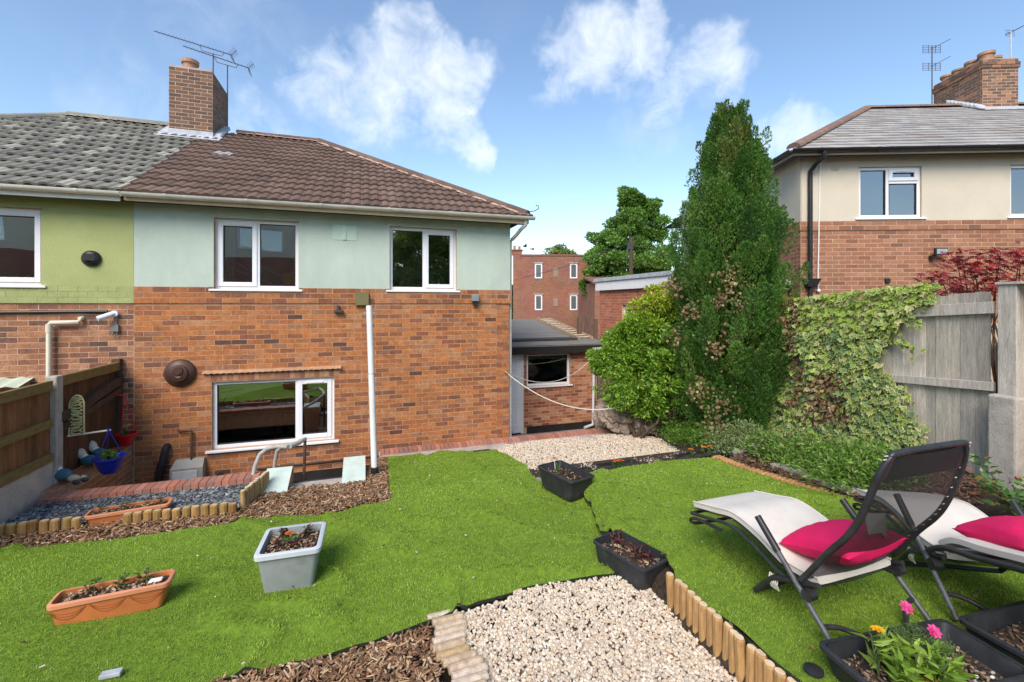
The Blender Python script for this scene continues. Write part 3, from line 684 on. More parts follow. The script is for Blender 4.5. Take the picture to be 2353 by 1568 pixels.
cw = MB(); Mx = Matrix.Rotation(math.pi/2, 4, 'X')
cw.lathe([(.21,.0),(.21,.02),(.19,.05),(.13,.075),(.12,.1),(.06,.115),(.04,.105)], HF.p(-2.634,.956,.006), 24, Mx); cw.lathe([(.07,.0),(.06,.02)], HF.p(-2.63,1.0,.115), 12, Mx)
cw.build('vent_cowl', pm('brown_cowl',(.075,.035,.025),.45,.2,6), None, smooth=True, label='round brown domed vent cowl on the brick wall beside the kitchen window', cat='vent')
cp = MB(); cp.tube([HF.p(-2.66,.09,0),HF.p(-2.65,.085,.05),HF.p(-2.48,.075,.05),HF.p(-2.475,.06,.05),HF.p(-2.48,-.36,.05)],.016,8); cp.build('copper_pipe', M['rust'], None, smooth=True, label='thin brown copper pipe running down into the grey meter box', cat='pipe')
cp = MB(); cp.tube([HF.p(-2.80,-.14,0),HF.p(-2.80,-.15,.06),HF.p(-2.81,-.2,.07),HF.p(-2.93,-.8,.07),HF.p(-2.97,-1.3,.07)],.05,10); cp.tube([HF.p(-2.845,-.37,.07),HF.p(-2.865,-.47,.07)],.06,10); cp.build('soil_pipe', M['black_plastic'], None, smooth=True, label='slanting black waste pipe leaving the wall beside the meter box', cat='pipe')
mt = thing('meter_box', 'weathered grey meter box with pale door against the brick wall', 'meter box', HF.p(-2.51,-1.3,.1))
o = MB(); o.fb(HF,-2.72,-2.30,-1.3,-.46,.006,.16); P=[HF.p(-2.72,-.458,.16),HF.p(-2.30,-.458,.16),HF.p(-2.30,-.458,.006),HF.p(-2.72,-.458,.006),HF.p(-2.68,-.35,.05),HF.p(-2.31,-.35,.05),HF.p(-2.31,-.35,.006),HF.p(-2.68,-.35,.006)]; o.hexa(P); o.build('case', pm('meter_grey',(.34,.32,.28),.6,.15,6,patch=((.2,.18,.14),8,.6,.5)), mt)
o = MB(); o.fb(HF,-2.69,-2.37,-1.28,-.49,.16,.17); o.build('door', pm('meter_door',(.55,.54,.52),.55,.1,6,patch=((.38,.24,.12),7,.62,.6)), mt, bevel=.004)
o = MB(); o.lathe([(.05,0),(.05,.03),(.03,.08),(.012,.1)], HF.p(-2.106,-.66,.02), 12, Mx); o.fb(HF,-2.15,-2.06,-.76,-.70,.006,.06); o.build('outdoor_tap', M['black_plastic'], None, smooth=True, label='small black tap cover low on the wall under the kitchen sill', cat='tap')
# ------------------------------------------------------------------ neighbour's half
nw = wall_mesh(HF, XL, XP-.002, -1.5, 3.52, [WN], -.25, -.0014).build('wall', M['mortar_pale'], neigh)
brickwork(nw, HF, -6.6, XP-.004, -.4, 2.0, [(-6.6,-4.42,.2,.92)], NP_, NW_, M['brick'])
wall_mesh(HF, XL, XP+.002, 2.262, 3.52, [(WN[0],WN[1],2.0,WN[3])], -.003, .022).build('render', M['olive'], neigh)
wall_mesh(band, XL, XP+.0, 2.012, 2.262, [], -.026, -.0012).build('string_course', M['olive'], neigh)
nsc = [c for c in neigh.children if c.name.startswith('string_course')][0]
brickwork(nsc, band, -6.6, XP, 2.012, 2.26, [], [(.39,.42,.17),(.37,.40,.16)], [.5,.5], M['brick_small'], course=.0833, limit=80, joint=.006, dep=.03)
window(HF, neigh, *WN, lts(WN,-4.95,True,True))
rf = MB()
rf.add([(XP,EY,EZ+zz),(EX0,EY,EZ+zz),(RX0,RY,RZ+zz),(XP,RY,RZ+zz),(EX0,2*RY-EY,EZ+zz),(XP,2*RY-EY,EZ+zz)],[(3,2,1,0),(2,4,1),(2,3,5,4)])
rf.box(EX0+.03,XP-.002,EY+.03,8.1,3.502,3.517)
nroof = rf.build('roof', pm('grey_underlay',(.07,.07,.06),.9,.1,4), neigh)
def gmix(x, s): return rng.choice(len(GR), p=np.array(GRW)/sum(GRW))
def roman2(): return [(0,0),(.08,.012),(.2,.02),(.45,.02),(.57,.012),(.66,0),(1,0)]
roof_tiles(nroof, (0,EY-.03,EZ), (1,0,0), usl, lambda s: EX0+kx*s, lambda s: XP, S, .165, .33, roman2(), .38, .040, .034, GR, GRW, M['tile_grey'], stag=True)
ridge_run(nroof, (RX0,RY,RZ+.05), (XP-.6,RY,RZ+.05), M['tile_grey'], [(.3,.27,.2),(.25,.23,.19)], r=.13, bed=M['concrete'])
ridge_run(nroof, (EX0,EY+.03,EZ+.06), (RX0,RY,RZ+.05), M['tile_grey'], [(.3,.27,.2),(.25,.23,.19)])
gutter_run(neigh, (XL,EY-.06,EZ-.05), (XP-.01,EY-.06,EZ-.05), M['gutter_white'], br=.95)
MB().box(XL,XP-.05,EY-.002,EY+.023,3.455,3.60).build('fascia', M['fascia_white'], neigh)
o = MB(); o.lathe([(.115,0),(.115,.03),(.09,.06),(.06,.07),(.05,.03)], HF.p(-3.711,2.654,.02), 20, Mx); o.fb(HF,-3.78,-3.65,2.62,2.72,.06,.09); o.build('vent_cowl', M['black_plastic'], None, smooth=True, label='round black vent on the olive green wall', cat='vent')
o = MB(); o.tube([HF.p(-3.83,1.80,0),HF.p(-3.83,1.79,.06),HF.p(-3.835,1.74,.07),HF.p(-4.15,1.735,.07),HF.p(-4.172,1.71,.07),HF.p(-4.172,-.3,.07)],.032,10); o.tube([HF.p(-4.172,1.72,.07),HF.p(-4.172,1.60,.07)],.038,10); o.build('drain_pipe', pm('cream_pipe',(.66,.60,.47),.5,.06,5), None, smooth=True, label='cream drain pipe with a right angle bend on the neighbouring brick wall', cat='pipe')
o = MB(); o.tube([HF.p(-6.6,1.875,.03),HF.p(-3.52,1.895,.03)],.02,8); o.build('conduit', M['black_plastic'], None, smooth=True, label='black cable conduit running level below the olive wall', cat='conduit')
cc = thing('security_camera', 'white bullet security camera on the brick wall below the olive paint', 'camera', HF.p(-3.44,1.85,0))
o = MB(); o.tube([HF.p(-3.44,1.86,.0),HF.p(-3.44,1.86,.05)],.045,12); o.tube([HF.p(-3.44,1.86,.05),HF.p(-3.47,1.84,.10)],.02,8); o.build('mount', M['upvc'], cc, smooth=True)
o = MB(); o.tube([HF.p(-3.46,1.85,.08),HF.p(-3.58,1.79,.17)],.038,12); o.build('camera_body', M['upvc'], cc, smooth=True)
o = MB(); o.fb(HF,-3.48,-3.39,1.60,1.70,.006,.05); o.fb(HF,-3.455,-3.415,1.70,1.82,.006,.02); o.tube([HF.p(-3.44,1.61,.03),HF.p(-3.47,1.55,.04),HF.p(-3.44,1.52,.04),HF.p(-3.41,1.56,.04),HF.p(-3.41,1.61,.03)],.006,6); o.build('connection_box', pm('grey_cable_box',(.22,.22,.2),.5,.1,5), cc)
# neighbour's little canopy strip over a window, seen above the fence
o = MB(); vs=[]
for i in range(41):
    x=-6.2+i*(1.83/40); z=.012*math.sin(i*1.4); vs += [HF.p(x,.98+z,0),HF.p(x,.90+z,.30),HF.p(x,.89+z,.30)]
o.add(vs, [(3*i,3*i+3,3*i+4,3*i+1) for i in range(40)]+[(3*i+1,3*i+4,3*i+5,3*i+2) for i in range(40)]); o.build('canopy', pm('pale_green_canopy',(.5,.55,.42),.6,.1,5), neigh)
lt2 = MB().fb(HF,-6.2,-4.45,.72,.90,-.2,.008).build('lintel', M['mortar_pale'], neigh)
mats=[];vid=[]
for i in range(22):
    m=np.eye(4); m[:3,0]=(.07,0,0); m[:3,1]=(0,.05,0); m[:3,2]=(0,0,.17); m[:3,3]=HF.p(-6.19+i*.079,.725,.014); mats.append(m); vid.append(random.randrange(3))
pieces(lt2,'soldier_brick',cvar([(.5,.3,.2),(.46,.26,.16),(.42,.22,.14)]),mats,vid,M['brick_small'])
wall_mesh(HF,-6.6,-4.42,.2,.72,[],-.1,.0).build('window_infill', M['glass_dark_room'], neigh)
# ------------------------------------------------------------------ tv aerials on our chimney
def aerial(name, label, base, mast_h, dirv, L, back, elems=True, tilt=0, thick=.011):
    t = thing(name, label, 'aerial', base); b = Vector(base); top = b+Vector((0,0,mast_h))
    MB().tube([b, top], thick*1.15, 8).build('mast', M['metal'], t, smooth=True)
    d = Vector(dirv).normalized(); side = d.cross(Vector((0,0,1))).normalized(); upv = side.cross(d)
    a0 = top+Vector((0,0,.10))-d*(back); a1 = a0+d*L
    m = MB(); m.tube([a0, a1], thick*.8, 6)
    n = int(L/.075)
    for i in range(1, n):
        p = a0+d*(i*L/n); m.tube([p-side*.075, p+side*.075], .003, 4)
    m.build('boom', M['metal'], t)
    m = MB(); m.tube([a0+d*(back-.22), a0+d*(back-.18)-Vector((0,0,.09)), top, a0+d*(back+.22)-Vector((0,0,.11)), a0+d*(back+.28)], .009, 6); m.build('cradle', M['metal'], t)
    m = MB(); 
    for k in (-1, 1):
        for j in range(4):
            p = a0+upv*(k*(.02+j*.035))-d*.02*j; m.tube([p-side*.16, p+side*.16], .0035, 4)
        m.tube([a0, a0+upv*k*.14-d*.07], .006, 5)
    m.build('reflector', M['metal'], t)
aerial('tv_aerial', 'long thin tv aerial on a short mast behind the chimney pot', (-3.2,11.75,6.9), .72, c2w(-1,-.25,.0)+Vector((0,0,.22)), 1.55, .38)
aerial('tv_aerial', 'tv aerial on a taller mast clamped to the side of the chimney', (-2.97,11.95,5.95), 1.55, c2w(-1,-.3,0)+Vector((0,0,.24)), 1.35, .45)
# ------------------------------------------------------------------ brick outhouse with felt roof
ob = thing('outhouse', 'small brick outhouse with flat grey felt roof and white door', 'outhouse', (4.2,10.5,-1.2))
OF = Frame((0,10.5,0),(1,0,0),(0,-1,0))
def ow(u, v):
    w=(u-1176.5)/1040; k=10.5/(CS-SN*w); return ((SN+CS*w)*k, 2+(699-v)/1040*k)
OX1 = 5.78; dx1 = ow(1204,900)[0]; wx0 = ow(1213,850)[0]; wx1 = ow(1310,850)[0]; wz1 = .76; wz0 = ow(1260,886)[1]
od = (dx1-.80, dx1, -1.2, .80); owin = (wx0-.03, wx1, wz0, wz1)
owl = wall_mesh(OF, 2.63, OX1, -1.3, .86, [od, owin], -.2, -.0012).build('wall', M['mortar_pale'], ob)
brickwork(owl, OF, 2.63, OX1, -1.05, .86, [od, owin], OP, OW, M['brick_small'])
MB().fb(OF, dx1+.07, OX1+.01, -1.2, -1.03, 0, .03).build('plinth', M['dark'], ob)
osw = Frame((OX1,10.5,0),(0,1,0),(1,0,0)); wall_mesh(osw, 0,3.4,-1.3,1.0,[],-.2,0).build('side_wall', M['mortar_pale'], ob)
dr_ = MB().fb(OF, od[0]+.06, od[1]-.06, -1.18, .77, -.09, -.05).build('door', M['door'], ob, bevel=.004)
for (a_,b_,c_,d_) in ((.10,.31,.36,.80),(.10,.31,-.35,.28),(.10,.31,-1.05,-.46)):
    for s in (0,1):
        x0_=od[1]-.06-.36+s*.0 if not s else od[1]-.06-.70
        x0_=(od[1]-.06)-(.32 if s==0 else .64)
        pm_=MB(); 
        for (p0,p1,q0,q1) in ((0,.22,0,.015),(0,.22,d_-c_-.1-.015,d_-c_-.1),(0,.015,0.015,d_-c_-.115),(.205,.22,.015,d_-c_-.115)):
            pm_.fb(OF,x0_+p0,x0_+p1,c_+.04+q0,c_+.04+q1,-.05,-.038)
        pm_.build('panel_moulding', M['door'], dr_)
MB().fb(OF, od[0], od[0]+.06,-1.2,.80,-.12,-.03).fb(OF,od[1]-.06,od[1],-1.2,.80,-.12,-.03).fb(OF,od[0]+.06,od[1]-.06,.77,.80,-.12,-.03).build('door_frame', M['white'], ob)
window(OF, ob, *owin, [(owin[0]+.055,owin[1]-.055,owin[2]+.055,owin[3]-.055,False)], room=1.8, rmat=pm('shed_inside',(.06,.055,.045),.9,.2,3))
vb = MB(); vs=[]
for i in range(61):
    x=owin[0]+.05+(owin[1]-owin[0]-.1)*i/60; vs += [OF.p(x,owin[3]-.05,-.2+.012*math.sin(i)),OF.p(x,owin[3]-.17+.015*abs(math.sin(i*.52)),-.2+.012*math.sin(i))]
vb.add(vs,[(2*i,2*i+2,2*i+3,2*i+1) for i in range(60)]); vb.build('valance', M['curtain'], ob)
rz0, rz1 = .95, 1.47; rb = MB()
rb.hexa([Vector(p) for p in ((2.63,10.32,rz0),(OX1+.15,10.32,rz0),(OX1+.15,13.95,rz1),(2.63,13.95,rz1),(2.63,10.32,rz0+.03),(OX1+.15,10.32,rz0+.03),(OX1+.15,13.95,rz1+.03),(2.63,13.95,rz1+.03))])
rb.build('roof', M['felt'], ob)
orf=[c for c in ob.children if c.name.startswith('roof')][0]
for i in range(5):      # overlapping felt strips
    y=10.315+i*.72; f=lambda y: rz0+(y-10.32)*(rz1-rz0)/3.63
    MB().hexa([Vector(p) for p in ((2.64,y,f(y)+.031),(OX1+.152,y,f(y)+.031),(OX1+.152,min(y+.75,13.95),f(min(y+.75,13.95))+.031),(2.64,min(y+.75,13.95),f(min(y+.75,13.95))+.031),(2.64,y,f(y)+.040),(OX1+.152,y,f(y)+.040),(OX1+.152,min(y+.75,13.95),f(min(y+.75,13.95))+.034),(2.64,min(y+.75,13.95),f(min(y+.75,13.95))+.034))]).build('felt_strip', M['felt'], orf)
MB().box(2.63,OX1+.16,10.30,10.34,.78,.955).build('fascia', M['dark'], ob)
dp = MB(); dp.tube([(OX1-.12,10.27,.86),(OX1-.12,10.27,.75),(OX1-.14,10.40,.65),(OX1-.16,10.42,-1.0),(OX1-.18,10.40,-1.1),(OX1-.45,10.32,-1.13)],.035,10); dp.box(OX1-.24,OX1-.0,10.22,10.31,.84,.89); dp.build('downpipe', M['upvc_dull'], ob, smooth=True)
ld = thing('ladder', 'old wooden ladder lying on the grey felt roof', 'ladder', (5.6,12,1.25))
fz=lambda y: rz0+.045+(y-10.32)*(rz1-rz0)/3.63
for x_ in (5.38,5.78):
    l=MB(); l.hexa([Vector(p) for p in ((x_-.02,10.75,fz(10.75)),(x_+.02,10.75,fz(10.75)),(x_+.02,13.7,fz(13.7)),(x_-.02,13.7,fz(13.7)),(x_-.02,10.75,fz(10.75)+.08),(x_+.02,10.75,fz(10.75)+.08),(x_+.02,13.7,fz(13.7)+.08),(x_-.02,13.7,fz(13.7)+.08))]); l.build('stile', pm('ladder_wood',(.42,.30,.19),.85,.2,8), ld)
for i in range(11):
    y=10.9+i*.27; MB().tube([(5.39,y,fz(y)+.045),(5.77,y,fz(y)+.045)],.016,6).build('rung', M['log_top'], ld)
# ------------------------------------------------------------------ brick garage with white fascia behind the shrub
gf = Frame((6.75,12.1,0),(0,-1,0),(-1,0,0))
gar = thing('garage', 'flat roofed red brick garage with deep white fascia behind the yellow green shrub', 'garage', (8.2,10.2,-1.7))
GW0 = (1.25,1.6,1.35,2.0)
gw = wall_mesh(gf, 0,4.0,-1.7,2.42,[(1.25,1.75,1.45,1.98)],-.2,-.0012).build('wall', M['mortar_pale'], gar)
brickwork(gw, gf, 0,4.0,-.2,2.42,[(1.25,1.75,1.45,1.98)],GP,GW,M['brick_small'],limit=250)
window(gf, gar, 1.25,1.75,1.45,1.98,[(1.30,1.70,1.5,1.93,False)],room=.8)
gff = Frame((6.75,12.1,0),(1,0,0),(0,1,0)); 
MB().box(6.75,9.75,12.0,12.1,-1.7,2.42).build('back_wall', M['mortar_pale'], gar)
MB().box(6.66,9.8,8.0,12.2,2.40,2.66).build('fascia', M['fascia_white'], gar, bevel=.004)
MB().box(6.62,9.84,7.96,12.24,2.66,2.76).build('roof_trim', M['lead'], gar, bevel=.004)
# ------------------------------------------------------------------ house on the right
ang = math.radians(3.0); eR = c2w(math.cos(ang), -math.sin(ang)); nR = c2w(-math.sin(ang), -math.cos(ang))
CORN = c2w((1840-1176.5)/1040*8.4, 8.4)
RF = Frame(CORN, eR, nR)
rh = thing('detached_house', 'cream rendered house with brick base and pale grey tiled roof beyond the fence', 'house', RF.p(2,0,-1))
RB = 3.53; RE = 4.80
def rw(u, v):
    k=None; w=(u-1176.5)/1040; d=Vector((SN+CS*w, CS-SN*w, (699-v)/1040)); n=RF.n; t=(RF.o-Vector((0,0,0))).dot(n)/d.dot(n); P=d*t; return ((P-RF.o).dot(RF.ux), 2+P.z)
RW1 = (rw(1972,440)[0], rw(2116,440)[0], rw(2040,501)[1], rw(2040,384)[1]); RW2 = (rw(2319,440)[0], rw(2319,440)[0]+1.2, RW1[2], RW1[3])
rwl = wall_mesh(RF, 0, 7, -.5, RE, [RW1, RW2], -.25, -.0012).build('wall', M['mortar_pale'], rh)
brickwork(rwl, RF, 0, 6.6, 1.65, RB-.17, [], RP, RW, M['brick_small'])
rband = Frame(RF.p(0,0,.02), RF.ux, RF.n)
rsc = wall_mesh(rband, -.02, 7, RB-.168, RB, [], -.024, -.0012).build('string_course', M['mortar_pale'], rh)
brickwork(rsc, rband, -.02, 6.6, RB-.168, RB, [], RP, RW, M['brick_small'], course=.084, limit=100, dep=.03)
wall_mesh(RF, -.02, 7, RB, RE, [(RW1[0],RW1[1],RW1[2]-.04,RW1[3]),(RW2[0],RW2[1],RW2[2]-.04,RW2[3])], -.003, .02).build('render', M['cream'], rh)
RS = Frame(CORN, nR, -eR)      # side wall: x towards us, so use negative x going away
RS = Frame(RF.p(0,0,-6.5), nR, -eR)
wall_mesh(RS, 0, 6.25, -.5, RE, [], -.2, -.0012).build('side_wall', M['mortar_pale'], rh)
rsw=[c for c in rh.children if c.name.startswith('side_wall')][0]
brickwork(rsw, RS, 3.2, 6.5, 1.9, RB-.17, [], RP[:4], RW[:4], M['brick_small'], limit=120, proud=.0014)
rs2 = Frame(RS.p(0,0,.02), RS.ux, RS.n); brickwork(rsw, rs2, 3.2, 6.52, RB-.168, RB, [], RP[:4], RW[:4], M['brick_small'], course=.084, limit=40, dep=.03)
wall_mesh(RS, 0, 6.52, RB, RE, [], -.003, .0195).build('side_render', M['cream'], rh)
m_ = (RW1[0]+RW1[1])/2-.02; tz = RW1[2]+.055+(RW1[3]-RW1[2]-.11)*.70
window(RF, rh, *RW1, [(RW1[0]+.05,m_-.03,RW1[2]+.05,RW1[3]-.05,False),(m_+.03,RW1[1]-.05,RW1[2]+.05,tz,False),(m_+.03,RW1[1]-.05,tz+.06,RW1[3]-.05,True)], sill=(.07,.05), room=1.2, set=.02)
window(RF, rh, *RW2, [(RW2[0]+.05,RW2[1]-.05,RW2[2]+.05,RW2[3]-.05,False)], room=1.2, set=.02)
M['blind'] = pm('grey_blind', (.30,.31,.30), .6, .05, 5)
for (wn) in (RW1, RW2):
    z=wn[2]+.08
    while z < wn[3]-.06:
        b=MB(); b.hexa([RF.p(wn[0]+.06,z,-.20),RF.p(wn[1]-.06,z,-.20),RF.p(wn[1]-.06,z+.012,-.235),RF.p(wn[0]+.06,z+.012,-.235),RF.p(wn[0]+.06,z+.003,-.20),RF.p(wn[1]-.06,z+.003,-.20),RF.p(wn[1]-.06,z+.015,-.235),RF.p(wn[0]+.06,z+.015,-.235)]); b.build('blind_slat', M['blind'], rh); z += .036
b=MB(); pc=RF.p(RW1[0]+.2,RW1[2]+.055,-.17); b.lathe([(.04,0),(.05,.03),(.02,.06),(.07,.15),(.08,.22),(.05,.2)],pc,12); b.build('white_vase', M['white'], rh, smooth=True)
bx=MB()
for i in range(6):
    for j in range(3): bx.fb(RF, rw(1908,390)[0]+i*.024, rw(1908,390)[0]+i*.024+.016, rw(1908,394)[1]+j*.024, rw(1908,394)[1]+j*.024+.016, .02,.024)
bx.build('air_brick', M['concrete'], rh)
LR = 4.2; ov=.30; pr_ = math.tan(math.radians(30)); c30,s30 = math.cos(math.radians(30)),math.sin(math.radians(30))
eo = RF.p(-ov, RE-.02, ov)
rfm = MB(); A=eo+Vector((0,0,-.03)); e1=RF.ux; e2=-RF.n; Bp=A+e1*12; R0=A+e1*LR+e2*LR+Vector((0,0,LR*pr_)); R1=A+e1*9+e2*LR+Vector((0,0,LR*pr_)); Cp=A+e2*2*LR; Dp=A+e1*12+e2*2*LR
rfm.add([A,Bp,R1,R0,Cp,Dp],[(0,1,2,3),(0,3,4),(3,2,5,4)])
rfm.fb(RF,-ov+.03,8,RE-.08,RE-.06,-.0,ov-.02); rfm.fb(RF,-ov+.03,-.0,RE-.08,RE-.06,-6.5,-.0)
rroof = rfm.build('roof', pm('slate_underlay',(.15,.14,.13),.9,.1,4), rh)
Ss=LR/c30; flat=[(0,0),(.5,0),(1,0)]
roof_tiles(rroof, eo, tuple(e1), tuple(e2*c30+Vector((0,0,s30))), lambda s: s*c30, lambda s: 7.6, Ss, .33, .27, flat, .33, .026, .02, SLT, SLTW, M['tile_grey'])
ridge_run(rroof, eo+Vector((0,0,.05))+e1*.0, R0+Vector((0,0,.07)), M['tile_brown'], [(.22,.13,.10),(.25,.15,.11)], r=.12)
ridge_run(rroof, R0+Vector((0,0,.07)), R1+Vector((0,0,.07)), M['tile_brown'], [(.22,.14,.11),(.25,.16,.12)], r=.11)
gutter_run(rh, RF.p(-ov-.06,RE-.06,ov+.05), RF.p(7.5,RE-.06,ov+.05), M['black_plastic'], br=.9)
gutter_run(rh, RF.p(-ov-.05,RE-.06,ov+.05), RF.p(-ov-.05,RE-.06,-6.5), M['black_plastic'], br=.9)
MB().fb(RF,-ov+.0,8,RE-.13,RE-.02,ov-.03,ov-.005).fb(RF,-ov,-ov+.025,RE-.13,RE-.02,-6.5,ov-.031).build('fascia', M['cream'], rh)
dpx=rw(1857,500)[0]; d=MB(); d.tube([RF.p(dpx+.08,RE-.08,ov+.05),RF.p(dpx+.08,RE-.17,ov+.05),RF.p(dpx+.03,RE-.26,.18),RF.p(dpx,RE-.36,.07),RF.p(dpx,RE-.5,.065),RF.p(dpx,1.3,.065)],.04,10)
d.fb(RF,dpx-.02,dpx+.02,RE-.52,RE-.49,.0,.06); d.build('downpipe', M['black_plastic'], rh, smooth=True)
hpz=rw(1860,650)[1]; d=MB(); d.hexa([RF.p(dpx-.07,hpz-.08,.14),RF.p(dpx+.07,hpz-.08,.14),RF.p(dpx+.07,hpz-.08,.02),RF.p(dpx-.07,hpz-.08,.02),RF.p(dpx-.13,hpz+.07,.16),RF.p(dpx+.15,hpz+.07,.16),RF.p(dpx+.15,hpz+.07,.015),RF.p(dpx-.13,hpz+.07,.015)]); d.build('hopper', M['black_plastic'], rh)
d=MB(); cx_=rw(1878,500)[0]; d.tube([RF.p(cx_+.03,RE-.12,.03),RF.p(cx_+.02,3.9,.03),RF.p(cx_-.01,hpz+.0,.035),RF.p(cx_,hpz-.12,.04)],.011,6); d.ball(RF.p(cx_,hpz-.15,.04),.035); d.build('cable', M['white'], None, smooth=True, label='white cable hanging down the wall beside the black downpipe', cat='cable')
fl2=thing('floodlight','black floodlight with sensor on the brick wall behind the red maple','light',RF.p(rw(2145,583)[0],rw(2145,583)[1],0))
fx,fz_=rw(2148,582); d=MB(); d.fb(RF,fx-.11,fx+.11,fz_-.05,fz_+.08,.10,.15); d.build('housing',M['black_plastic'],fl2,bevel=.01); d=MB(); d.fb(RF,fx-.09,fx+.09,fz_-.03,fz_+.06,.15,.155); d.build('lens',M['galv'],fl2); d=MB(); d.fb(RF,fx-.12,fx-.05,fz_-.12,fz_-.05,.02,.10); d.tube([RF.p(fx-.08,fz_-.09,0),RF.p(fx-.05,fz_,.1)],.015,6); d.build('sensor',M['black_plastic'],fl2)
vx,vz_=rw(2037,645); MB().fb(RF,vx-.04,vx+.04,vz_-.04,vz_+.04,.0,.05).build('vent_hood',M['black_plastic'],None,bevel=.01,label='tiny black vent hood on the brick wall above the ivy',cat='vent')
# lean-to at its side
lx=-1.6; lz=rw(1835,655)[1]
lb=MB(); lb.fb(RF,lx,-.021,lz-.10,lz+.02,-2.2,-.35); lb.build('lean_to_fascia',M['fascia_white'],rh)
lb=MB(); lb.hexa([RF.p(lx-.05,lz+.02,-.30),RF.p(-.02,lz+.02,-.30),RF.p(-.02,lz+.02,-2.2),RF.p(lx-.05,lz+.02,-2.2),RF.p(lx-.05,lz+.10,-.30),RF.p(-.02,lz+.10,-.30),RF.p(-.02,lz+.42,-2.2),RF.p(lx-.05,lz+.42,-2.2)]); lb.build('lean_to_roof',M['lead'],rh)
lb=MB(); lb.fb(RF,lx+.03,-.02,-.5,lz-.10,-2.2,-.40); lw=lb.build('lean_to_wall',M['mortar_pale'],rh)
lf=Frame(RF.p(0,0,-.40),RF.ux,RF.n); brickwork(lw,lf,lx+.03,-.02,1.4,lz-.10,[],GP,GW,M['brick_small'],limit=60)
gutter_run(rh,RF.p(lx,lz-.02,-.25),RF.p(-.0,lz-.02,-.25),M['black_plastic'],r=.05)
# chimney of the right house
ccx = (R0-RF.o).dot(e1)
cpt = c2w((2258-1176.5)/1040*11.5, 11.5); cF = Frame((cpt.x,cpt.y,0), eR, nR)
ch2 = chimney(rh, cF, .86, 1.42, 6.55, 8.22, CP[:4]+[(.34,.17,.1)], CW[:4]+[.3], [(.24,.16,.15,.24),(.22,.52,.14,.2),(.22,.88,.14,.18),(.24,1.24,.15,.2),(.6,.3,.11,.2)], M['mortar_pale'])
d=MB()
for i in range(9):
    q=-.05-i*.1; d.hexa([cF.p(-.18,7.0-i*-.0+.0,0)]*8) if False else None
zr_=lambda out: (R0.z-.0)-abs(out)*pr_
for i in range(8):
    o0=.10-i*.11; P=[cF.p(-.2,0,o0),cF.p(.03,0,o0),cF.p(.03,0,o0-.13),cF.p(-.2,0,o0-.13)]
    dz=lambda p: A.z+.03+((p-A).dot(e2))*pr_
    d.hexa([Vector((p.x,p.y,dz(p)+.045)) for p in P]+[Vector((p.x,p.y,dz(p)+.06+(.08 if k>1 else 0))) for k,p in enumerate(P)])
P=[cF.p(-.2,0,.28),cF.p(1.05,0,.28),cF.p(1.05,0,-.02),cF.p(-.2,0,-.02)]; d.hexa([Vector((p.x,p.y,dz(p)+.045)) for p in P]+[Vector((p.x,p.y,dz(p)+.07)) for p in P])
d.build('lead_flashing',M['lead'],ch2)
b0=cF.p(-.06,7.6,-1.40)
a1=thing('tv_aerial','double tv aerial on a thin mast at the far corner of the stepped brick chimney','aerial',b0)
MB().tube([b0,b0+Vector((0,0,1.75))],.014,8).build('mast',M['metal'],a1)
for hz in (1.18,1.68):
    c=b0+Vector((0,0,hz)); d_=(c2w(1,.35)+Vector((0,0,.55))).normalized(); sd=c2w(1,0)
    MB().tube([c-d_*.05,c+d_*.95],.009,6).build('boom',M['metal'],a1)
    m=MB(); 
    for k in range(5): m.tube([c+Vector((0,0,-.12+.05*k))-sd*.26,c+Vector((0,0,-.12+.05*k))+sd*.24],.005,4)
    for k in (-.26,-.1,.1,.24): m.tube([c+sd*k+Vector((0,0,-.13)),c+sd*k+Vector((0,0,.1))],.006,4)
    m.build('reflector',M['metal'],a1)
b1=cF.p(.93,7.75,-.25); a2=thing('tv_aerial','tv aerial with pale mast on the near corner of the stepped brick chimney','aerial',b1)
MB().tube([b1,b1+Vector((0,0,1.3))],.02,8).build('mast',M['galv'],a2); d_=(c2w(1,0)+Vector((0,0,.5))).normalized(); c=b1+Vector((0,0,1.28)); MB().tube([c-d_*.15,c+d_*1.1],.012,6).build('boom',M['metal'],a2)
m=MB(); 
for k in range(4): m.tube([c+Vector((0,0,-.1+.05*k))-c2w(.15,0),c+Vector((0,0,-.1+.05*k))+c2w(.1,0)],.005,4)
m.build('reflector',M['metal'],a2)
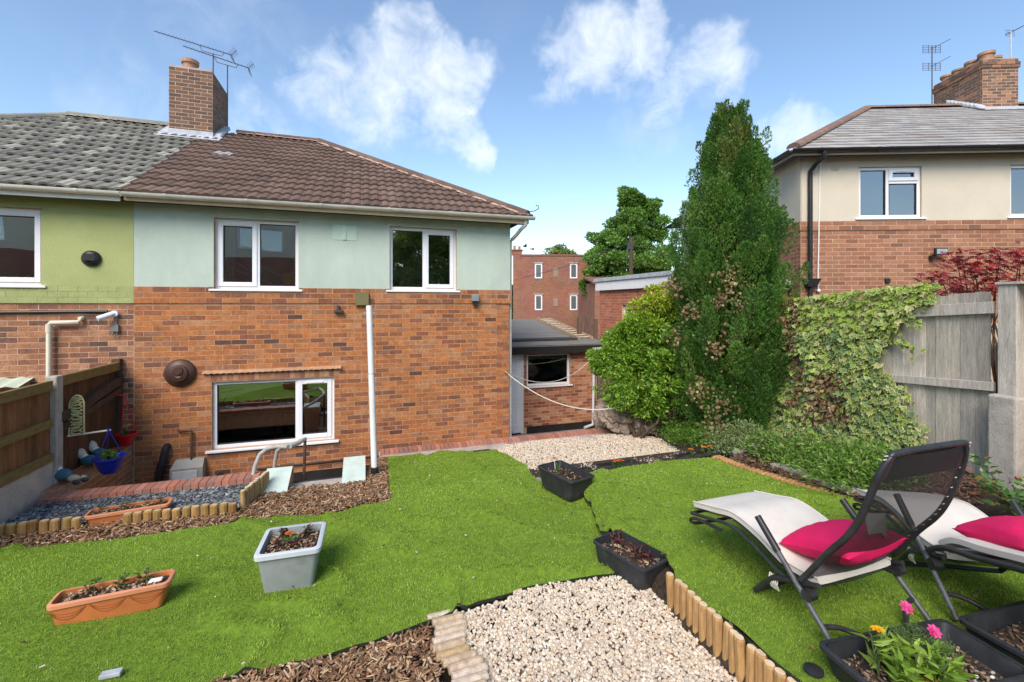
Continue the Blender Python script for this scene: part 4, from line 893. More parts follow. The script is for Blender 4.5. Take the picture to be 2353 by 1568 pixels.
# ------------------------------------------------------------------ flats in the distance
def flat_block():
    D=37.0; P0=c2w((1197-1176.5)/1040*D, D); ax=c2w(1,.03).normalized(); rz=math.atan2(ax.y,ax.x)
    t=thing('apartment_block','distant red brick block of flats with small white windows','building',(P0.x,P0.y,-1.75),rz=rz)
    k=D/1040; Wd=(1365-1197)*k; H=2+(699-588)*k+1.75
    px=lambda u:(u-1197)*k
    pz=lambda v:2+(699-v)*k+1.75
    MB().box(0,Wd,.0,9,0,H).build('wall',M['far_brick'],t,local=True)
    MB().box(-.62,-.0,.15,.9,0,H+.1).build('side_pier',M['far_brick'],t,local=True)
    MB().box(-.05,Wd+.05,-.06,9,H,H+.12).build('parapet',pm('parapet',(.25,.12,.09),.9,.1,3),t,local=True)
    MB().box(-.7,.1,.2,1.0,H+.12,H+.55).box(-.78,.18,.12,1.08,H+.45,H+.52).build('chimney',M['far_brick'],t,local=True)
    m=MB(); m.lathe([(.11,0),(.1,.3),(.13,.34)],(-.5,.6,H+.55),10); m.build('chimney_pot',M['pot'],t,local=True)
    m=MB(); m.lathe([(.11,0),(.1,.24),(.13,.28)],(-.1,.6,H+.55),10); m.build('chimney_pot',M['pot'],t,local=True)
    for (u0,u1,v0,v1) in ((1229,1246,606,640),(1310,1327,606,640),(1229,1246,678,713),(1310,1327,678,713)):
        a,b,c,d=px(u0),px(u1),pz(v1),pz(v0); f=.10
        w=MB().box(a,a+f,-.05,.05,c,d).box(b-f,b,-.05,.05,c,d).box(a+f,b-f,-.05,.05,d-f,d).box(a+f,b-f,-.05,.05,c,c+f).build('window',M['upvc'],t,local=True)
        MB().box(a+f,b-f,-.02,-.01,c+f,d-f).build('pane',pm('far_pane',(.12,.13,.13),.15,.1,3),w,local=True)
        MB().box(a-.1,b+.1,-.10,.0,d+.02,d+.10).build('lintel',M['concrete'],t,local=True)
    for (u0,u1,v0,v1) in ((1272,1282,615,636),(1272,1282,686,704)):
        MB().box(px(u0),px(u1),-.03,.0,pz(v1),pz(v0)).build('bricked_vent',pm('vent_grey',(.3,.22,.16),.9,.1,5),t,local=True)
    # stair tower and canopy on its right
    MB().box(px(1352),px(1425),-1.2,6,0,pz(616)).build('stair_tower',M['far_brick'],t,local=True)
    MB().box(px(1343),px(1420),-1.9,.4,pz(637),pz(627)).build('canopy',pm('canopy_brown',(.15,.09,.07),.8,.1,4),t,local=True)
    w=MB().box(px(1357),px(1360),-1.28,-1.21,pz(685),pz(642)).box(px(1371),px(1374),-1.28,-1.21,pz(685),pz(642)).box(px(1360),px(1371),-1.28,-1.21,pz(645),pz(642)).box(px(1360),px(1371),-1.28,-1.21,pz(685),pz(682)).build('window',M['upvc'],t,local=True)
    MB().box(px(1360),px(1371),-1.25,-1.24,pz(682),pz(645)).build('pane',pm('far_pane2',(.16,.16,.15),.2,.1,3),w,local=True)
    MB().box(px(1362),px(1450),-1.5,6,pz(616),pz(612)).build('tower_roof',M['concrete'],t,local=True)
    m=MB(); m.tube([(px(1365),-1.9,pz(614)),(px(1365),-1.9,pz(750))],.06,8); m.build('pipe',M['galv'],t,local=True)
    return t
flat_block()
# long low roof behind the garage
D=30; t=thing('terrace_building','low brown roofed terrace behind the white garage fascia','building',tuple(c2w((1470-1176.5)/1040*D,D,-1.75)),rz=-YAW+.03)
MB().box(-3.0,6,0,6,0,5.2).build('wall',M['far_brick'],t,local=True)
MB().hexa([Vector(p) for p in ((-3.2,-.3,5.1),(6.2,-.3,5.1),(6.2,3,5.6),(-3.2,3,5.6),(-3.2,-.3,5.2),(6.2,-.3,5.2),(6.2,3,5.75),(-3.2,3,5.75))]).build('roof',pm('far_roof',(.22,.1,.07),.9,.15,2),t,local=True)
# telegraph pole with wires
D=27; p=c2w((1450-1176.5)/1040*D,D,-1.75); t=thing('telegraph_pole','wooden telegraph pole in front of the large leafy tree','pole',tuple(p)); top=2+(699-545)/1040*D
MB().tube([p,Vector((p.x,p.y,top))],[.16,.11],10).build('post',M['bark'],t)
MB().box(p.x-.2,p.x+.1,p.y-.1,p.y+.1,top-.75,top-.35).build('terminal_box',M['metal'],t)
for (X,dd,zz_) in ((-9,4,3.2),(-6,9,4.2),(9,6,4.4)):
    e=p+c2w(X,dd); pts=[]; 
    for i in range(13): q=i/12; pts.append(Vector((p.x+(e.x-p.x)*q,p.y+(e.y-p.y)*q,(top-.3)*(1-q)+zz_*q-.5*4*q*(1-q)*.5)))
    MB().tube(pts,.012,5).build('wire',M['metal'],t)
# flue of a house behind the conifer
D=13.0; p=c2w((1571-1176.5)/1040*D,D,0); zt=2+(699-460)/1040*D
m=MB(); m.tube([Vector((p.x,p.y,2.7)),Vector((p.x,p.y,zt-.05))],.05,10); m.lathe([(.06,0),(.065,.04),(.03,.06)],Vector((p.x,p.y,zt-.06)),10); m.build('flue_pipe',M['galv'],None,smooth=True,label='thin grey flue pipe rising beside the top of the conifer',cat='flue')
# weathered gate post group by the garage
D=12.6
for i,(u,v0,v1,wd) in enumerate(((1335,730,800,.10),(1352,728,800,.16),(1366,733,800,.12))):
    p=c2w((u-1176.5)/1040*D,D+.1*i); z1=2+(699-v0)/1040*D
    MB().box(p.x-wd,p.x+wd,p.y-.05,p.y+.05,-1.4,z1).build('timber_post',pm('old_post%d'%i,(.16,.10,.075),.9,.3,6,stretch=(6,6,1)),None,label=['narrow dark weathered timber post beyond the ladder','broad dark weathered timber post with a pale rail beyond the ladder','dark weathered timber post hard against the garage corner'][i],cat='post')
# ------------------------------------------------------------------ garden surfaces
def g2(u, v, z): p = gp(u, v, z); return (p.x, p.y)
def pt_l(u, v):
    z=-.12
    for _ in range(8): p=gp(u,v,z); z=float(zl(p.x,p.y))
    return (p.x,p.y)
def pt_r(u, v):
    z=0
    for _ in range(8): p=gp(u,v,z); z=float(zr(p.x,p.y))
    return (p.x,p.y)
def wrk(x, y):     # soft folds in the loose turf
    a = fbm(x*1.3+y*.7, y*2.4-x*.5, 3, 3)-.45; r = np.abs(fbm(x*.9-y*.6, y*1.3+x*.8, 11, 3)-.5)
    d2 = fbm(x*.5+3, y*.5, 17, 2); w = np.sin((x*.75+y*.66)*9+6*fbm(x*1.2, y*1.2, 19, 2)*2)*sstep(.4, .62, d2)
    return .07*a+.04*np.exp(-(r/.03)**2)+.017*w
def turf_z(x, y, side):
    a = zl(x, y)+wrk(x, y)+.012
    if side == 'l': return a
    x = np.asarray(x, float); y = np.asarray(y, float); sx = np.interp(y, [2.9,3.3,3.75,4.2,4.7,5.1], [2.03,2.06,2.10,2.26,2.40,2.55]); t = sstep(sx-.08, sx+np.where(y > 2.95, .14, .05), x)
    return (a+.02)*(1-t)+(zr(x, y)+wrk(x, y)+.014)*t
# left turf outline (house axes)
jit = lambda P, n, a: [(P[i][0]*(1-t)+P[(i+1)%len(P)][0]*t+random.uniform(-a,a), P[i][1]*(1-t)+P[(i+1)%len(P)][1]*t+random.uniform(-a,a)) for i in range(len(P)) for t in np.linspace(0,1,n,endpoint=False)]
LT = [pt_l(-60,1268),pt_l(130,1258),pt_l(330,1235),pt_l(520,1210),pt_l(650,1188),pt_l(760,1183),pt_l(830,1160),pt_l(897,1152),pt_l(893,1110),pt_l(888,1050),pt_l(1010,1043),pt_l(1140,1035),
      (2.14,6.6),(2.13,5.42),(2.62,5.30),(2.52,4.7),(2.38,4.2),(2.22,3.75),(2.16,3.3),(2.02,3.12),(1.84,3.10),(1.45,3.16),(1.10,3.16),(.98,3.10),(.86,3.10),(.62,3.06),(.40,3.0),pt_l(860,1475),pt_l(720,1512),pt_l(560,1545),pt_l(450,1575),pt_l(250,1640),(-2.4,2.4),(-4.4,3.2)]
RT = [(2.075,1.0),(2.075,2.66),(2.17,2.78),(2.19,3.05),(2.13,3.35),(2.10,3.75),(2.27,4.2),(2.41,4.7),(2.56,5.1)]+[pt_r(1400,1080),pt_r(1500,1066),pt_r(1580,1057),pt_r(1640,1052),pt_r(1700,1075),pt_r(1770,1098),pt_r(1850,1122),pt_r(1930,1145),pt_r(1990,1168),pt_r(2100,1225)]+[(4.75,2.3),(4.75,1.0)]
LT = jit(LT, 4, .012); RT = jit(RT, 4, .008)
def poly_sheet(poly, zf, res=.05, side_drop=.02):
    """mesh of a turf sheet clipped to poly: cells inside, with border snapped"""
    P = np.array(poly); x0,y0 = P.min(0)-.1; x1,y1 = P.max(0)+.1
    xs = np.arange(x0, x1, res); ys = np.arange(y0, y1, res); gx, gy = np.meshgrid(xs, ys, indexing='ij'); ins = inpoly(gx, gy, poly)
    # snap outside vertices adjacent to inside ones onto the outline
    A = P; B = np.roll(P, -1, 0)
    nb = np.zeros_like(ins)
    for dx in (-1,0,1):
        for dy in (-1,0,1): nb |= np.roll(np.roll(ins, dx, 0), dy, 1)
    edge = nb & ~ins; idx = np.argwhere(edge); Q = np.stack([gx[edge], gy[edge]], -1)
    best = np.full(len(Q), 1e9); bp = Q.copy()
    for a, b in zip(A, B):
        ab = b-a; L2 = ab@ab
        if L2 < 1e-9: continue
        t = np.clip(((Q-a)@ab)/L2, 0, 1); C = a+t[:,None]*ab; dd = ((Q-C)**2).sum(1); k = dd < best; best[k] = dd[k]; bp[k] = C[k]
    gx[edge] = bp[:,0]; gy[edge] = bp[:,1]
    gz = zf(gx, gy); ny = len(ys); ok = ins | edge
    ii, jj = np.meshgrid(np.arange(len(xs)-1), np.arange(ny-1), indexing='ij')
    c = ok[:-1,:-1]&ok[1:,:-1]&ok[1:,1:]&ok[:-1,1:]&(ins[:-1,:-1]|ins[1:,:-1]|ins[1:,1:]|ins[:-1,1:])
    q = (ii*ny+jj)[c]; F = np.stack([q,q+ny,q+ny+1,q+1],-1)
    V = np.stack([gx,gy,gz],-1).reshape(-1,3); used = np.unique(F); mp = np.full(len(V),-1); mp[used]=np.arange(len(used))
    return V[used], mp[F]
M['turf_edge'] = pm('black_turf_backing', (.02,.024,.016), .8, .2, 10)
def blades(poly, zf, seed):
    X=[];Y=[]
    for (d0,d1,dens) in ((0,2.9,15000),(2.9,3.8,11500),(3.8,5.2,8000),(5.2,9,5200)):
        x,y = scatter(poly, dens); d = x*SN+y*CS; k=(d>=d0)&(d<d1); X.append(x[k]); Y.append(y[k])
    x=np.concatenate(X); y=np.concatenate(Y); u,v,d=project(np.stack([x,y,zf(x,y)],-1)); k=(u>-80)&(u<2430)&(v<1640); x=x[k];y=y[k];d=d[k]; n=len(x)
    z=zf(x,y)-.004; hgt=rng.uniform(.010,.019,n); wd=rng.uniform(.0025,.0042,n)*np.clip(d/2.6,.9,2.4); an=rng.uniform(0,2*np.pi,n)
    # pile leans with a slowly varying nap
    nap=fbm(x*.8,y*.8,21,3)*4*np.pi; lean=rng.uniform(.2,.9,n)
    lx=np.cos(nap)*.35+rng.normal(0,.55,n); ly=np.sin(nap)*.35+rng.normal(0,.55,n)
    V=np.empty((n,3,3)); ex,ey=np.cos(an)*wd,np.sin(an)*wd
    V[:,0]=np.stack([x-ex,y-ey,z],-1); V[:,1]=np.stack([x+ex,y+ey,z],-1); V[:,2]=np.stack([x+lx*hgt*lean,y+ly*hgt*lean,z+hgt],-1)
    pal=np.array([(.31,.45,.055),(.36,.50,.07),(.25,.39,.042),(.43,.55,.12),(.52,.60,.20),(.32,.46,.06)]); c=pal[rng.choice(6,n,p=[.28,.25,.17,.14,.05,.11])]
    tone=(.82+.40*fbm(x*1.1,y*1.1,31,4))[:,None]; c=c*tone; C=np.repeat(c[:,None],3,1); 
    return V.reshape(-1,3), np.arange(n*3).reshape(-1,3), C.reshape(-1,3)
for side, poly, lab in (('l',LT,'left'),('r',RT,'right')):
    zf=lambda x,y,s=side: turf_z(x,y,s)
    V,F=poly_sheet(poly,zf); o=link('artificial_lawn',mesh_np('artificial_lawn',V,F,smooth=True),M['turf_base']); o['kind']='structure'
    V,F,C=blades(poly,zf,1); g=link('grass',mesh_np('grass',V,F,C),M['turf']); g['kind']='stuff'
    tag(g, 'wrinkled artificial grass laid in front of the house' if side=='l' else 'raised artificial grass under the sun loungers','grass')
    e=MB(); pts=[(x,y,float(zf(np.array(x),np.array(y)))-.004) for x,y in poly]; vs=[]
    for x,y,z in pts: vs+= [(x,y,z+.004),(x,y,z-.022)]
    n=len(pts); e.add(vs,[(2*i,2*i+1,(2*i+3)%(2*n),(2*i+2)%(2*n)) for i in range(n)]); q=e.build('lawn_edge',M['turf_edge'],kind='structure')
# litter on the turf
def chips(poly_list, dens, zf, pal, L=(.025,.075), Wd=(.006,.016), T=(.002,.006), name='wood_chips', mat='chip', label='', tilt=.35, layers=.03, cat='mulch'):
    Vs=[];Cs=[];Fs=[];b=0
    for poly in poly_list:
        x,y=scatter(poly,dens); u,v,d=project(np.stack([x,y,zf(x,y)],-1)); k=(u>-60)&(u<2420)&(v<1640); x=x[k];y=y[k]; n=len(x)
        if n==0: continue
        l=rng.uniform(*L,n)*rng.uniform(.6,1.3,n); w=rng.uniform(*Wd,n); t=rng.uniform(*T,n); a=rng.uniform(0,2*np.pi,n); ti=rng.normal(0,tilt,n); ro=rng.normal(0,tilt,n)
        ax=np.stack([np.cos(a)*np.cos(ti),np.sin(a)*np.cos(ti),np.sin(ti)],-1); sd=np.stack([-np.sin(a),np.cos(a),ro],-1); sd/=np.linalg.norm(sd,axis=1)[:,None]; nr=np.cross(ax,sd)
        base=np.array([(-.5,-.5,-.5),(.5,-.3,-.5),(.42,.5,-.5),(-.45,.42,-.5),(-.5,-.42,.5),(.46,-.25,.5),(.4,.42,.5),(-.4,.4,.5)])
        P=np.stack([x,y,zf(x,y)+rng.uniform(0,layers,n)],-1)
        V=P[:,None]+base[None,:,0:1]*(ax*l[:,None])[:,None]+base[None,:,1:2]*(sd*w[:,None])[:,None]+base[None,:,2:3]*(nr*t[:,None])[:,None]
        c=np.array(pal)[rng.choice(len(pal),n)]*rng.uniform(.7,1.2,n)[:,None]
        Vs.append(V.reshape(-1,3)); Cs.append(np.repeat(c,8,0)); Fs.append((CUBE_F[None]+(np.arange(n)*8)[:,None,None]).reshape(-1,4)+b); b+=n*8
    o=link(name,mesh_np(name,np.concatenate(Vs),np.concatenate(Fs),np.concatenate(Cs)),M[mat]); o['kind']='stuff'; tag(o,label,cat)
CHP=[(.42,.24,.12),(.34,.18,.09),(.26,.13,.065),(.5,.33,.19),(.19,.10,.055),(.58,.42,.27),(.30,.15,.07),(.13,.07,.04)]
# cut logs, copings and beds ------------------------------------------------
WELL_Y=6.10
ML=[pt_l(-60,1268),pt_l(130,1258),pt_l(330,1235),pt_l(520,1210),pt_l(650,1188),pt_l(760,1183),pt_l(830,1160),pt_l(897,1152),pt_l(893,1110),pt_l(888,1052),pt_l(865,1055),pt_l(850,1075),(.03,6.4),(.02,6.12),(-.25,6.1),(-.84,6.0),(-.86,5.85),(-1.1,5.82),pt_l(560,1165),pt_l(545,1180),pt_l(300,1200),pt_l(0,1232),pt_l(-60,1240)]
chips([ML],2600,lambda x,y: soil_z(x,y)-.012,CHP,label='brown bark chippings between the lawn and the slate bed',layers=.045)
MF=[(.40,2.98),pt_l(860,1477),pt_l(720,1514),pt_l(560,1547),pt_l(450,1577),pt_l(440,1680),pt_l(1030,1680),(.40,2.3),(.42,2.6)]
chips([MF],4200,lambda x,y: zl(x,y)-.02,CHP,label='brown bark chippings in the corner beside the flat log edging',layers=.03)
MR=[pt_r(1650,1050),pt_r(1720,1078),pt_r(1850,1120),pt_r(1990,1163),pt_r(2120,1230),(4.9,2.4),(5.7,2.7),(5.9,3.6),(5.2,4.4),(5.1,5.3),(4.75,5.35)]
DK=[(.12,.065,.04),(.17,.09,.055),(.08,.045,.03),(.25,.14,.08),(.3,.19,.11)]
chips([MR],2400,lambda x,y: soil_z(x,y)-.01,DK,label='dark bark mulch between the lawn edging and the ivy',layers=.03)
x_=MR; 
sb=[(3.9,6.0)]
# slate bed
SB=[pt_l(-80,1238),pt_l(0,1228),pt_l(300,1196),pt_l(545,1172),pt_l(570,1120),pt_l(580,1110),(-1.35,WELL_Y+.01),(-3.25,WELL_Y+.01),(-3.36,5.0)]
SLP=[(.115,.125,.135),(.16,.175,.185),(.085,.09,.1),(.22,.235,.24),(.07,.075,.085),(.32,.33,.33)]
chips([SB],3600,lambda x,y: zl(x,y)+.0+.004,SLP,L=(.025,.06),Wd=(.016,.035),T=(.003,.007),name='slate_chippings',mat='slate',label='blue grey slate chippings in front of the brick coping',tilt=.3,layers=.025,cat='slate chippings')
# white limestone gravel
def ico(sub):
    bm=bmesh.new(); bmesh.ops.create_icosphere(bm,subdivisions=sub,radius=1); V=np.array([v.co[:] for v in bm.verts]); F=np.array([[v.index for v in f.verts] for f in bm.faces]); bm.free(); return V,F
def pebbles(poly,dens,zf,r,sub,label,pal,layers=.02,name='white_gravel'):
    V0,F0=ico(sub); var=[]
    for k in range(14):
        f=rng.normal(0,1,(4,3)); s=1+.16*np.sin(V0@f[0]*1.7+k)+.12*np.sin(V0@f[1]*2.6+k*2); var.append(V0*s[:,None]*np.array([1,rng.uniform(.62,.95),rng.uniform(.5,.8)]))
    x,y=scatter(poly,dens); u,v,d=project(np.stack([x,y,zf(x,y)],-1)); k=(u>-60)&(u<2420)&(v<1640); x=x[k];y=y[k]; n=len(x)
    vid=rng.integers(0,14,n); a=rng.uniform(0,2*np.pi,n); t=rng.normal(0,.5,n); rr=rng.uniform(*r,n); ca,sa,ct,st=np.cos(a),np.sin(a),np.cos(t),np.sin(t)
    R=np.stack([np.stack([ca*ct,-sa,ca*st],-1),np.stack([sa*ct,ca,sa*st],-1),np.stack([-st,0*ca,ct],-1)],1)*rr[:,None,None]
    P=np.stack([x,y,zf(x,y)+rng.uniform(0,layers,n)],-1); VV=np.einsum('nij,nmj->nmi',R,np.stack(var)[vid])+P[:,None]
    c=np.array(pal)[rng.choice(len(pal),n)]*rng.uniform(.85,1.08,n)[:,None]
    o=link(name,mesh_np(name,VV.reshape(-1,3),(F0[None]+(np.arange(n)*len(V0))[:,None,None]).reshape(-1,3),np.repeat(c,len(V0),0)),M['pebble']); o['kind']='stuff'; tag(o,label,'gravel')
PBL=[(.68,.56,.42),(.73,.63,.50),(.62,.49,.36),(.75,.66,.54),(.52,.40,.29),(.70,.54,.39),(.57,.49,.40)]
GN=[(.60,2.0),(.60,3.04),(.86,3.06),(.98,3.07),(1.06,3.14),(1.45,3.13),(1.84,3.07),(2.0,2.95),(2.04,2.7),(2.04,1.2),(.75,1.2)]
pebbles(GN,6800,lambda x,y:-.175+.02*fbm(x*3,y*3,5,3)+.05*sstep(2.4,3.1,y),(.0075,.0145),2,'white limestone gravel between the log edgings',PBL)
mb=MB(); mb.prism([(p[0],p[1]) for p in GN],-.30,-.165); mb.build('gravel_bed',pm('gravel_bed_soil',(.16,.12,.085),.95,.4,30,1,60),kind='structure')
GF=[(2.16,5.36),(2.16,7.38),(2.4,7.60),(3.6,7.62),(4.9,7.5),(5.2,7.0),(5.15,6.3),(5.0,5.5),(4.6,5.22),(2.7,5.24)]
pebbles(GF,3600,lambda x,y:-.49+.03*fbm(x*2,y*2,6,3)+.08*sstep(5.9,5.3,y),(.010,.018),1,'pale limestone gravel bed beside the brick path edge',PBL)
mb=MB(); mb.prism(GF,-.6,-.50); mb.build('gravel_bed',bpy.data.materials['gravel_bed_soil'],kind='structure')
# ------------------------------------------------------------------ log edgings
def log_mesh_std(mb, p, ax, r, L, n=9, flat=.75):
    pass
def log_piece(parent, base, axis, side, r, L, col, flatback=True):
    """half-round log: axis direction, side = width direction, round face along axis x side"""
    axis=Vector(axis).normalized(); side=Vector(side).normalized(); out=axis.cross(side).normalized(); base=Vector(base); vs=[]; n=10; ch=.012
    prof=[]
    for k in range(n): an=2*math.pi*k/n; prof.append((math.cos(an)*r,math.sin(an)*r*(.8 if math.sin(an)>0 else .8)))
    for (t,s) in ((0,1),(L-ch,1),(L,.82)):
        for (a,b) in prof: vs.append(base+axis*t+side*a*s+out*b*s)
    m=MB(); m.col=col; m.add(vs,[(j*n+k,j*n+(k+1)%n,(j+1)*n+(k+1)%n,(j+1)*n+k) for j in range(2) for k in range(n)]+[tuple(range(n-1,-1,-1))])
    o=m.build('log',M['log'],parent)
    m=MB(); m.col=tuple(min(1.2,c*1.05) for c in col); m.add([base+axis*(L+.0005)+side*a*.82+out*b*.82 for a,b in prof],[tuple(range(n))]); m.build('cut_end',M['log_top'],o)
LC=[(1,1,1),(.85,.9,.8),(1.1,1.05,.95),(.75,.8,.6),(1.05,.95,.8)]
def log_row(t, pts, r, hts, gapf=2.02, skip=None, side_of=None, cols=LC, lean=0):
    pts=[Vector(p) for p in pts]; seg=[(pts[i+1]-pts[i]).length for i in range(len(pts)-1)]; tot=sum(seg); n=int(tot/(r*gapf))
    for i in range(n):
        s=(i+.5)*tot/n; k=0
        while s>seg[k] and k<len(seg)-1: s-=seg[k]; k+=1
        d=(pts[k+1]-pts[k]).normalized(); p=pts[k]+d*s
        if skip and skip(p): continue
        log_piece(t,p-Vector((0,0,.08)),(random.gauss(0,.02),random.gauss(0,.02),1),d,r,hts+.08+random.uniform(-.008,.008),random.choice(cols))
a=pt_l(-40,1238); b=pt_l(545,1180); zl_=lambda p: float(zl(p[0],p[1]))
e1_=thing('log_edging','low weathered log edging between the slate bed and the bark','edging',(a[0],a[1],zl_(a)))
q0,q1=pt_l(190,1214),pt_l(288,1204)
log_row(e1_,[(a[0],a[1],zl_(a)),(b[0],b[1],zl_(b))],.040,.115,skip=lambda p: q0[0]<p.x<q1[0],cols=[(.8,.72,.5),(.7,.66,.45),(.9,.8,.6),(.62,.5,.32)])
a=pt_l(556,1172); b=pt_l(617,1122); e2_=thing('log_edging','short pale upright log edging beside the mint green stair block','edging',(a[0],a[1],zl_(a)))
log_row(e2_,[(a[0],a[1],zl_(a)),(b[0],b[1],zl_(b)+.02)],.030,.20,cols=[(1.1,1.15,1.1),(1.0,1.05,.95)])
e3_=thing('log_edging','upright half round log edging holding back the raised lawn beside the gravel','edging',(2.07,2.2,-.19))
log_row(e3_,[(2.065,2.70,-.19),(2.06,2.2,-.19),(2.04,1.2,-.19)],.034,.285,gapf=1.8,cols=[(1.05,.95,.8),(1.1,1.0,.85),(.95,.85,.7)])
# flat-lying log roll on the left of the near gravel
e4_=thing('log_edging','pale log roll lying flat between the bark and the gravel','edging',(.5,2.7,-.1))
for i in range(22):
    y=3.045-i*.058; x=.405+.03*math.sin(i*.9)+.012*i*.4; zz_=-.098+random.uniform(-.004,.004)
    log_piece(e4_,(x,y,zz_),(1,.10+random.uniform(-.02,.02),-.03),(0,0,1) if False else (.1,-1,0),.029,.205,random.choice([(1.25,1.5,2.3),(1.15,1.35,1.9),(1.35,1.7,2.8),(1.1,1.2,1.4)]))
# curved edging along the right lawn
cv=[pt_r(u,v) for u,v in ((1640,1052),(1700,1075),(1770,1098),(1850,1122),(1930,1145),(1990,1168),(2100,1225))]; cv.append((4.76,2.3)); cv.append((4.76,1.6))
e5_=thing('log_edging','curved tan log edging between the raised lawn and the dark mulch','edging',(cv[0][0],cv[0][1],float(zr(*cv[0]))))
for i in range(len(cv)-1):
    a=Vector((*cv[i],0)); b=Vector((*cv[i+1],0)); L_=(b-a).length; n=max(1,int(L_/.058)); d=(b-a)/n; sd=Vector((-d.y,d.x,0)).normalized()
    for k in range(n):
        p=a+d*(k+.5); z=float(zr(p.x,p.y))+.012
        log_piece(e5_,(p.x-sd.x*.04,p.y-sd.y*.04,z),(sd.x,sd.y,.05),(-d.x,-d.y,0),.028,.13,random.choice([(1.0,.85,.7),(1.1,.95,.8),(.9,.75,.6)]))
# ------------------------------------------------------------------ stair well: coping, retaining walls, steps, mint blocks
rw1=thing('retaining_wall','brick retaining wall with pink brick coping along the slate bed','wall',(-2.3,WELL_Y+.1,-1.3))
RWF=Frame((-3.28,WELL_Y+.02,0),(1,0,0),(0,-1,0)); cb=MB(); cb.box(-3.28,-1.2,WELL_Y+.02,WELL_Y+.2,-1.32,-.14); cb.build('core',M['mortar_pale'],rw1)
mats=[];vid=[]
n=27
for i in range(n):
    m=np.eye(4); w_=.077; m[:3,0]=(w_-.007,.004,0); m[:3,1]=(0,.215,0); m[:3,2]=(0,0,.062); m[:3,3]=(-3.27+i*w_,WELL_Y+.0+random.uniform(-.004,.004),-.142+random.uniform(0,.006)); mats.append(m); vid.append(random.randrange(6))
PV=[(.46,.20,.14),(.42,.18,.125),(.50,.23,.165),(.38,.155,.11),(.33,.17,.13),(.48,.19,.12)]
pieces(rw1,'coping_brick',cvar(PV),mats,vid,M['pave'])
rw2=thing('retaining_wall','brick retaining wall running to the house below the dark fence','wall',(-3.35,7.1,-1.3))
MB().box(-3.45,-3.235,6.33,8.09,-1.32,-.07).build('core',M['mortar_pale'],rw2)
sf=Frame((-3.232,8.09,0),(0,-1,0),(1,0,0)); sf=Frame((-3.235,6.33,0),(0,1,0),(1,0,0))
brickwork(rw2,sf,0,1.76,-1.2,-.18,[],[(.46,.2,.09),(.42,.17,.08),(.38,.15,.07)],[.4,.3,.3],M['brick_small'],course=.0775)
mats=[];vid=[]
for i in range(23):
    m=np.eye(4); m[:3,0]=(.215,0,0); m[:3,1]=(0,.068,0); m[:3,2]=(0,0,.112); m[:3,3]=(-3.45,6.34+i*.0765,-.178); mats.append(m); vid.append(random.randrange(3))
pieces(rw2,'coping_brick',cvar([(.46,.2,.09),(.42,.17,.08),(.38,.15,.07)]),mats,vid,M['brick_small'])
st=thing('garden_steps','dark steps leading down to the kitchen door between mint green blocks','steps',(-.55,6.4,-1.3))
for i in range(5):
    MB().box(-.845,-.255,6.02+i*.30,6.02+(i+1)*.30+.02,-1.4,-.27-i*.2).build('step',M['paving'] if i else M['concrete'],st)
MB().tube([(-.845,6.33,-.275),(-.255,6.33,-.275)],.02,8).build('nosing',M['black_plastic'],st)
def mint_block(label,x0,x1,y0,y1,zf0,zf1,zb):
    t=thing('stair_block',label,'stair block',((x0+x1)/2,(y0+y1)/2,zb))
    ym=y1-.16
    vs=[(x0,y0,zb),(x1,y0,zb),(x1,y1,zb),(x0,y1,zb),(x0,y0,zf0),(x1,y0,zf0),(x1,ym,zf1),(x0,ym,zf1),(x1,y1,zf1-.06),(x0,y1,zf1-.06)]
    MB().add(vs,[(0,1,5,4),(1,2,8,6,5),(2,3,9,8),(3,0,4,7,9),(0,3,2,1)]).build('brick_core',M['brick_small'] if False else M['pot'],t)
    e=.008; MB().add([(x0-e,y0-.01,zf0+.002),(x1+e,y0-.01,zf0+.002),(x1+e,ym,zf1+.004),(x0-e,ym,zf1+.004),(x1+e,y1,zf1-.056),(x0-e,y1,zf1-.056),(x0-e,y0-.01,zf0+.022),(x1+e,y0-.01,zf0+.022),(x1+e,ym,zf1+.026),(x0-e,ym,zf1+.026),(x1+e,y1,zf1-.035),(x0-e,y1,zf1-.035)],[(6,7,8,9),(9,8,10,11),(0,1,7,6),(1,2,8,7),(2,4,10,8),(4,5,11,10),(5,3,9,11),(3,0,6,9)]).build('painted_cap',M['mint_paint'],t)
    return t
b1a=gp(606,1146,-.24); b1b=gp(655,1145,-.24)
mint_block('mint green sloping stair block with a mint side beside the rusty post',-1.12,-.85,5.80,6.42,-.21,-.06,-.6)

mint_block('mint green sloping stair block with exposed brick end beside the white pole',-.25,.02,6.12,6.90,-.29,-.17,-.7)
# handrail
hr=thing('handrail','bent grey tubular handrail beside the garden steps','handrail',(-1.2,6.2,-.3))
def hp(u,v,d): return c2w((u-1176.5)/1040*d,d,2+(699-v)/1040*d)
A0=hp(577,1118,5.5); pA=[A0,hp(586,1070,5.55),hp(597,1044,5.6),hp(615,1030,5.62),hp(637,1026,5.62),hp(662,1027,5.55)]
MB().tube(pA,.024,12).build('tube',M['rail_grey'],hr,smooth=True)
B0=hp(628,1100,6.35); MB().tube([B0,hp(632,1060,6.35),hp(637,1036,6.35),hp(652,1024,6.3),hp(680,1018,6.2),hp(701,1009,6.05)],.024,12).build('tube',M['rail_grey'],hr,smooth=True)
MB().tube([hp(701,1009,6.05),hp(688,1018,5.8),hp(666,1027,5.57)],.025,12).build('crossbar',M['rail_grey'],hr,smooth=True)
MB().tube([hp(701,1010,6.05),hp(697,1142,5.95)],.019,10).build('post',M['rust'],hr,smooth=True)
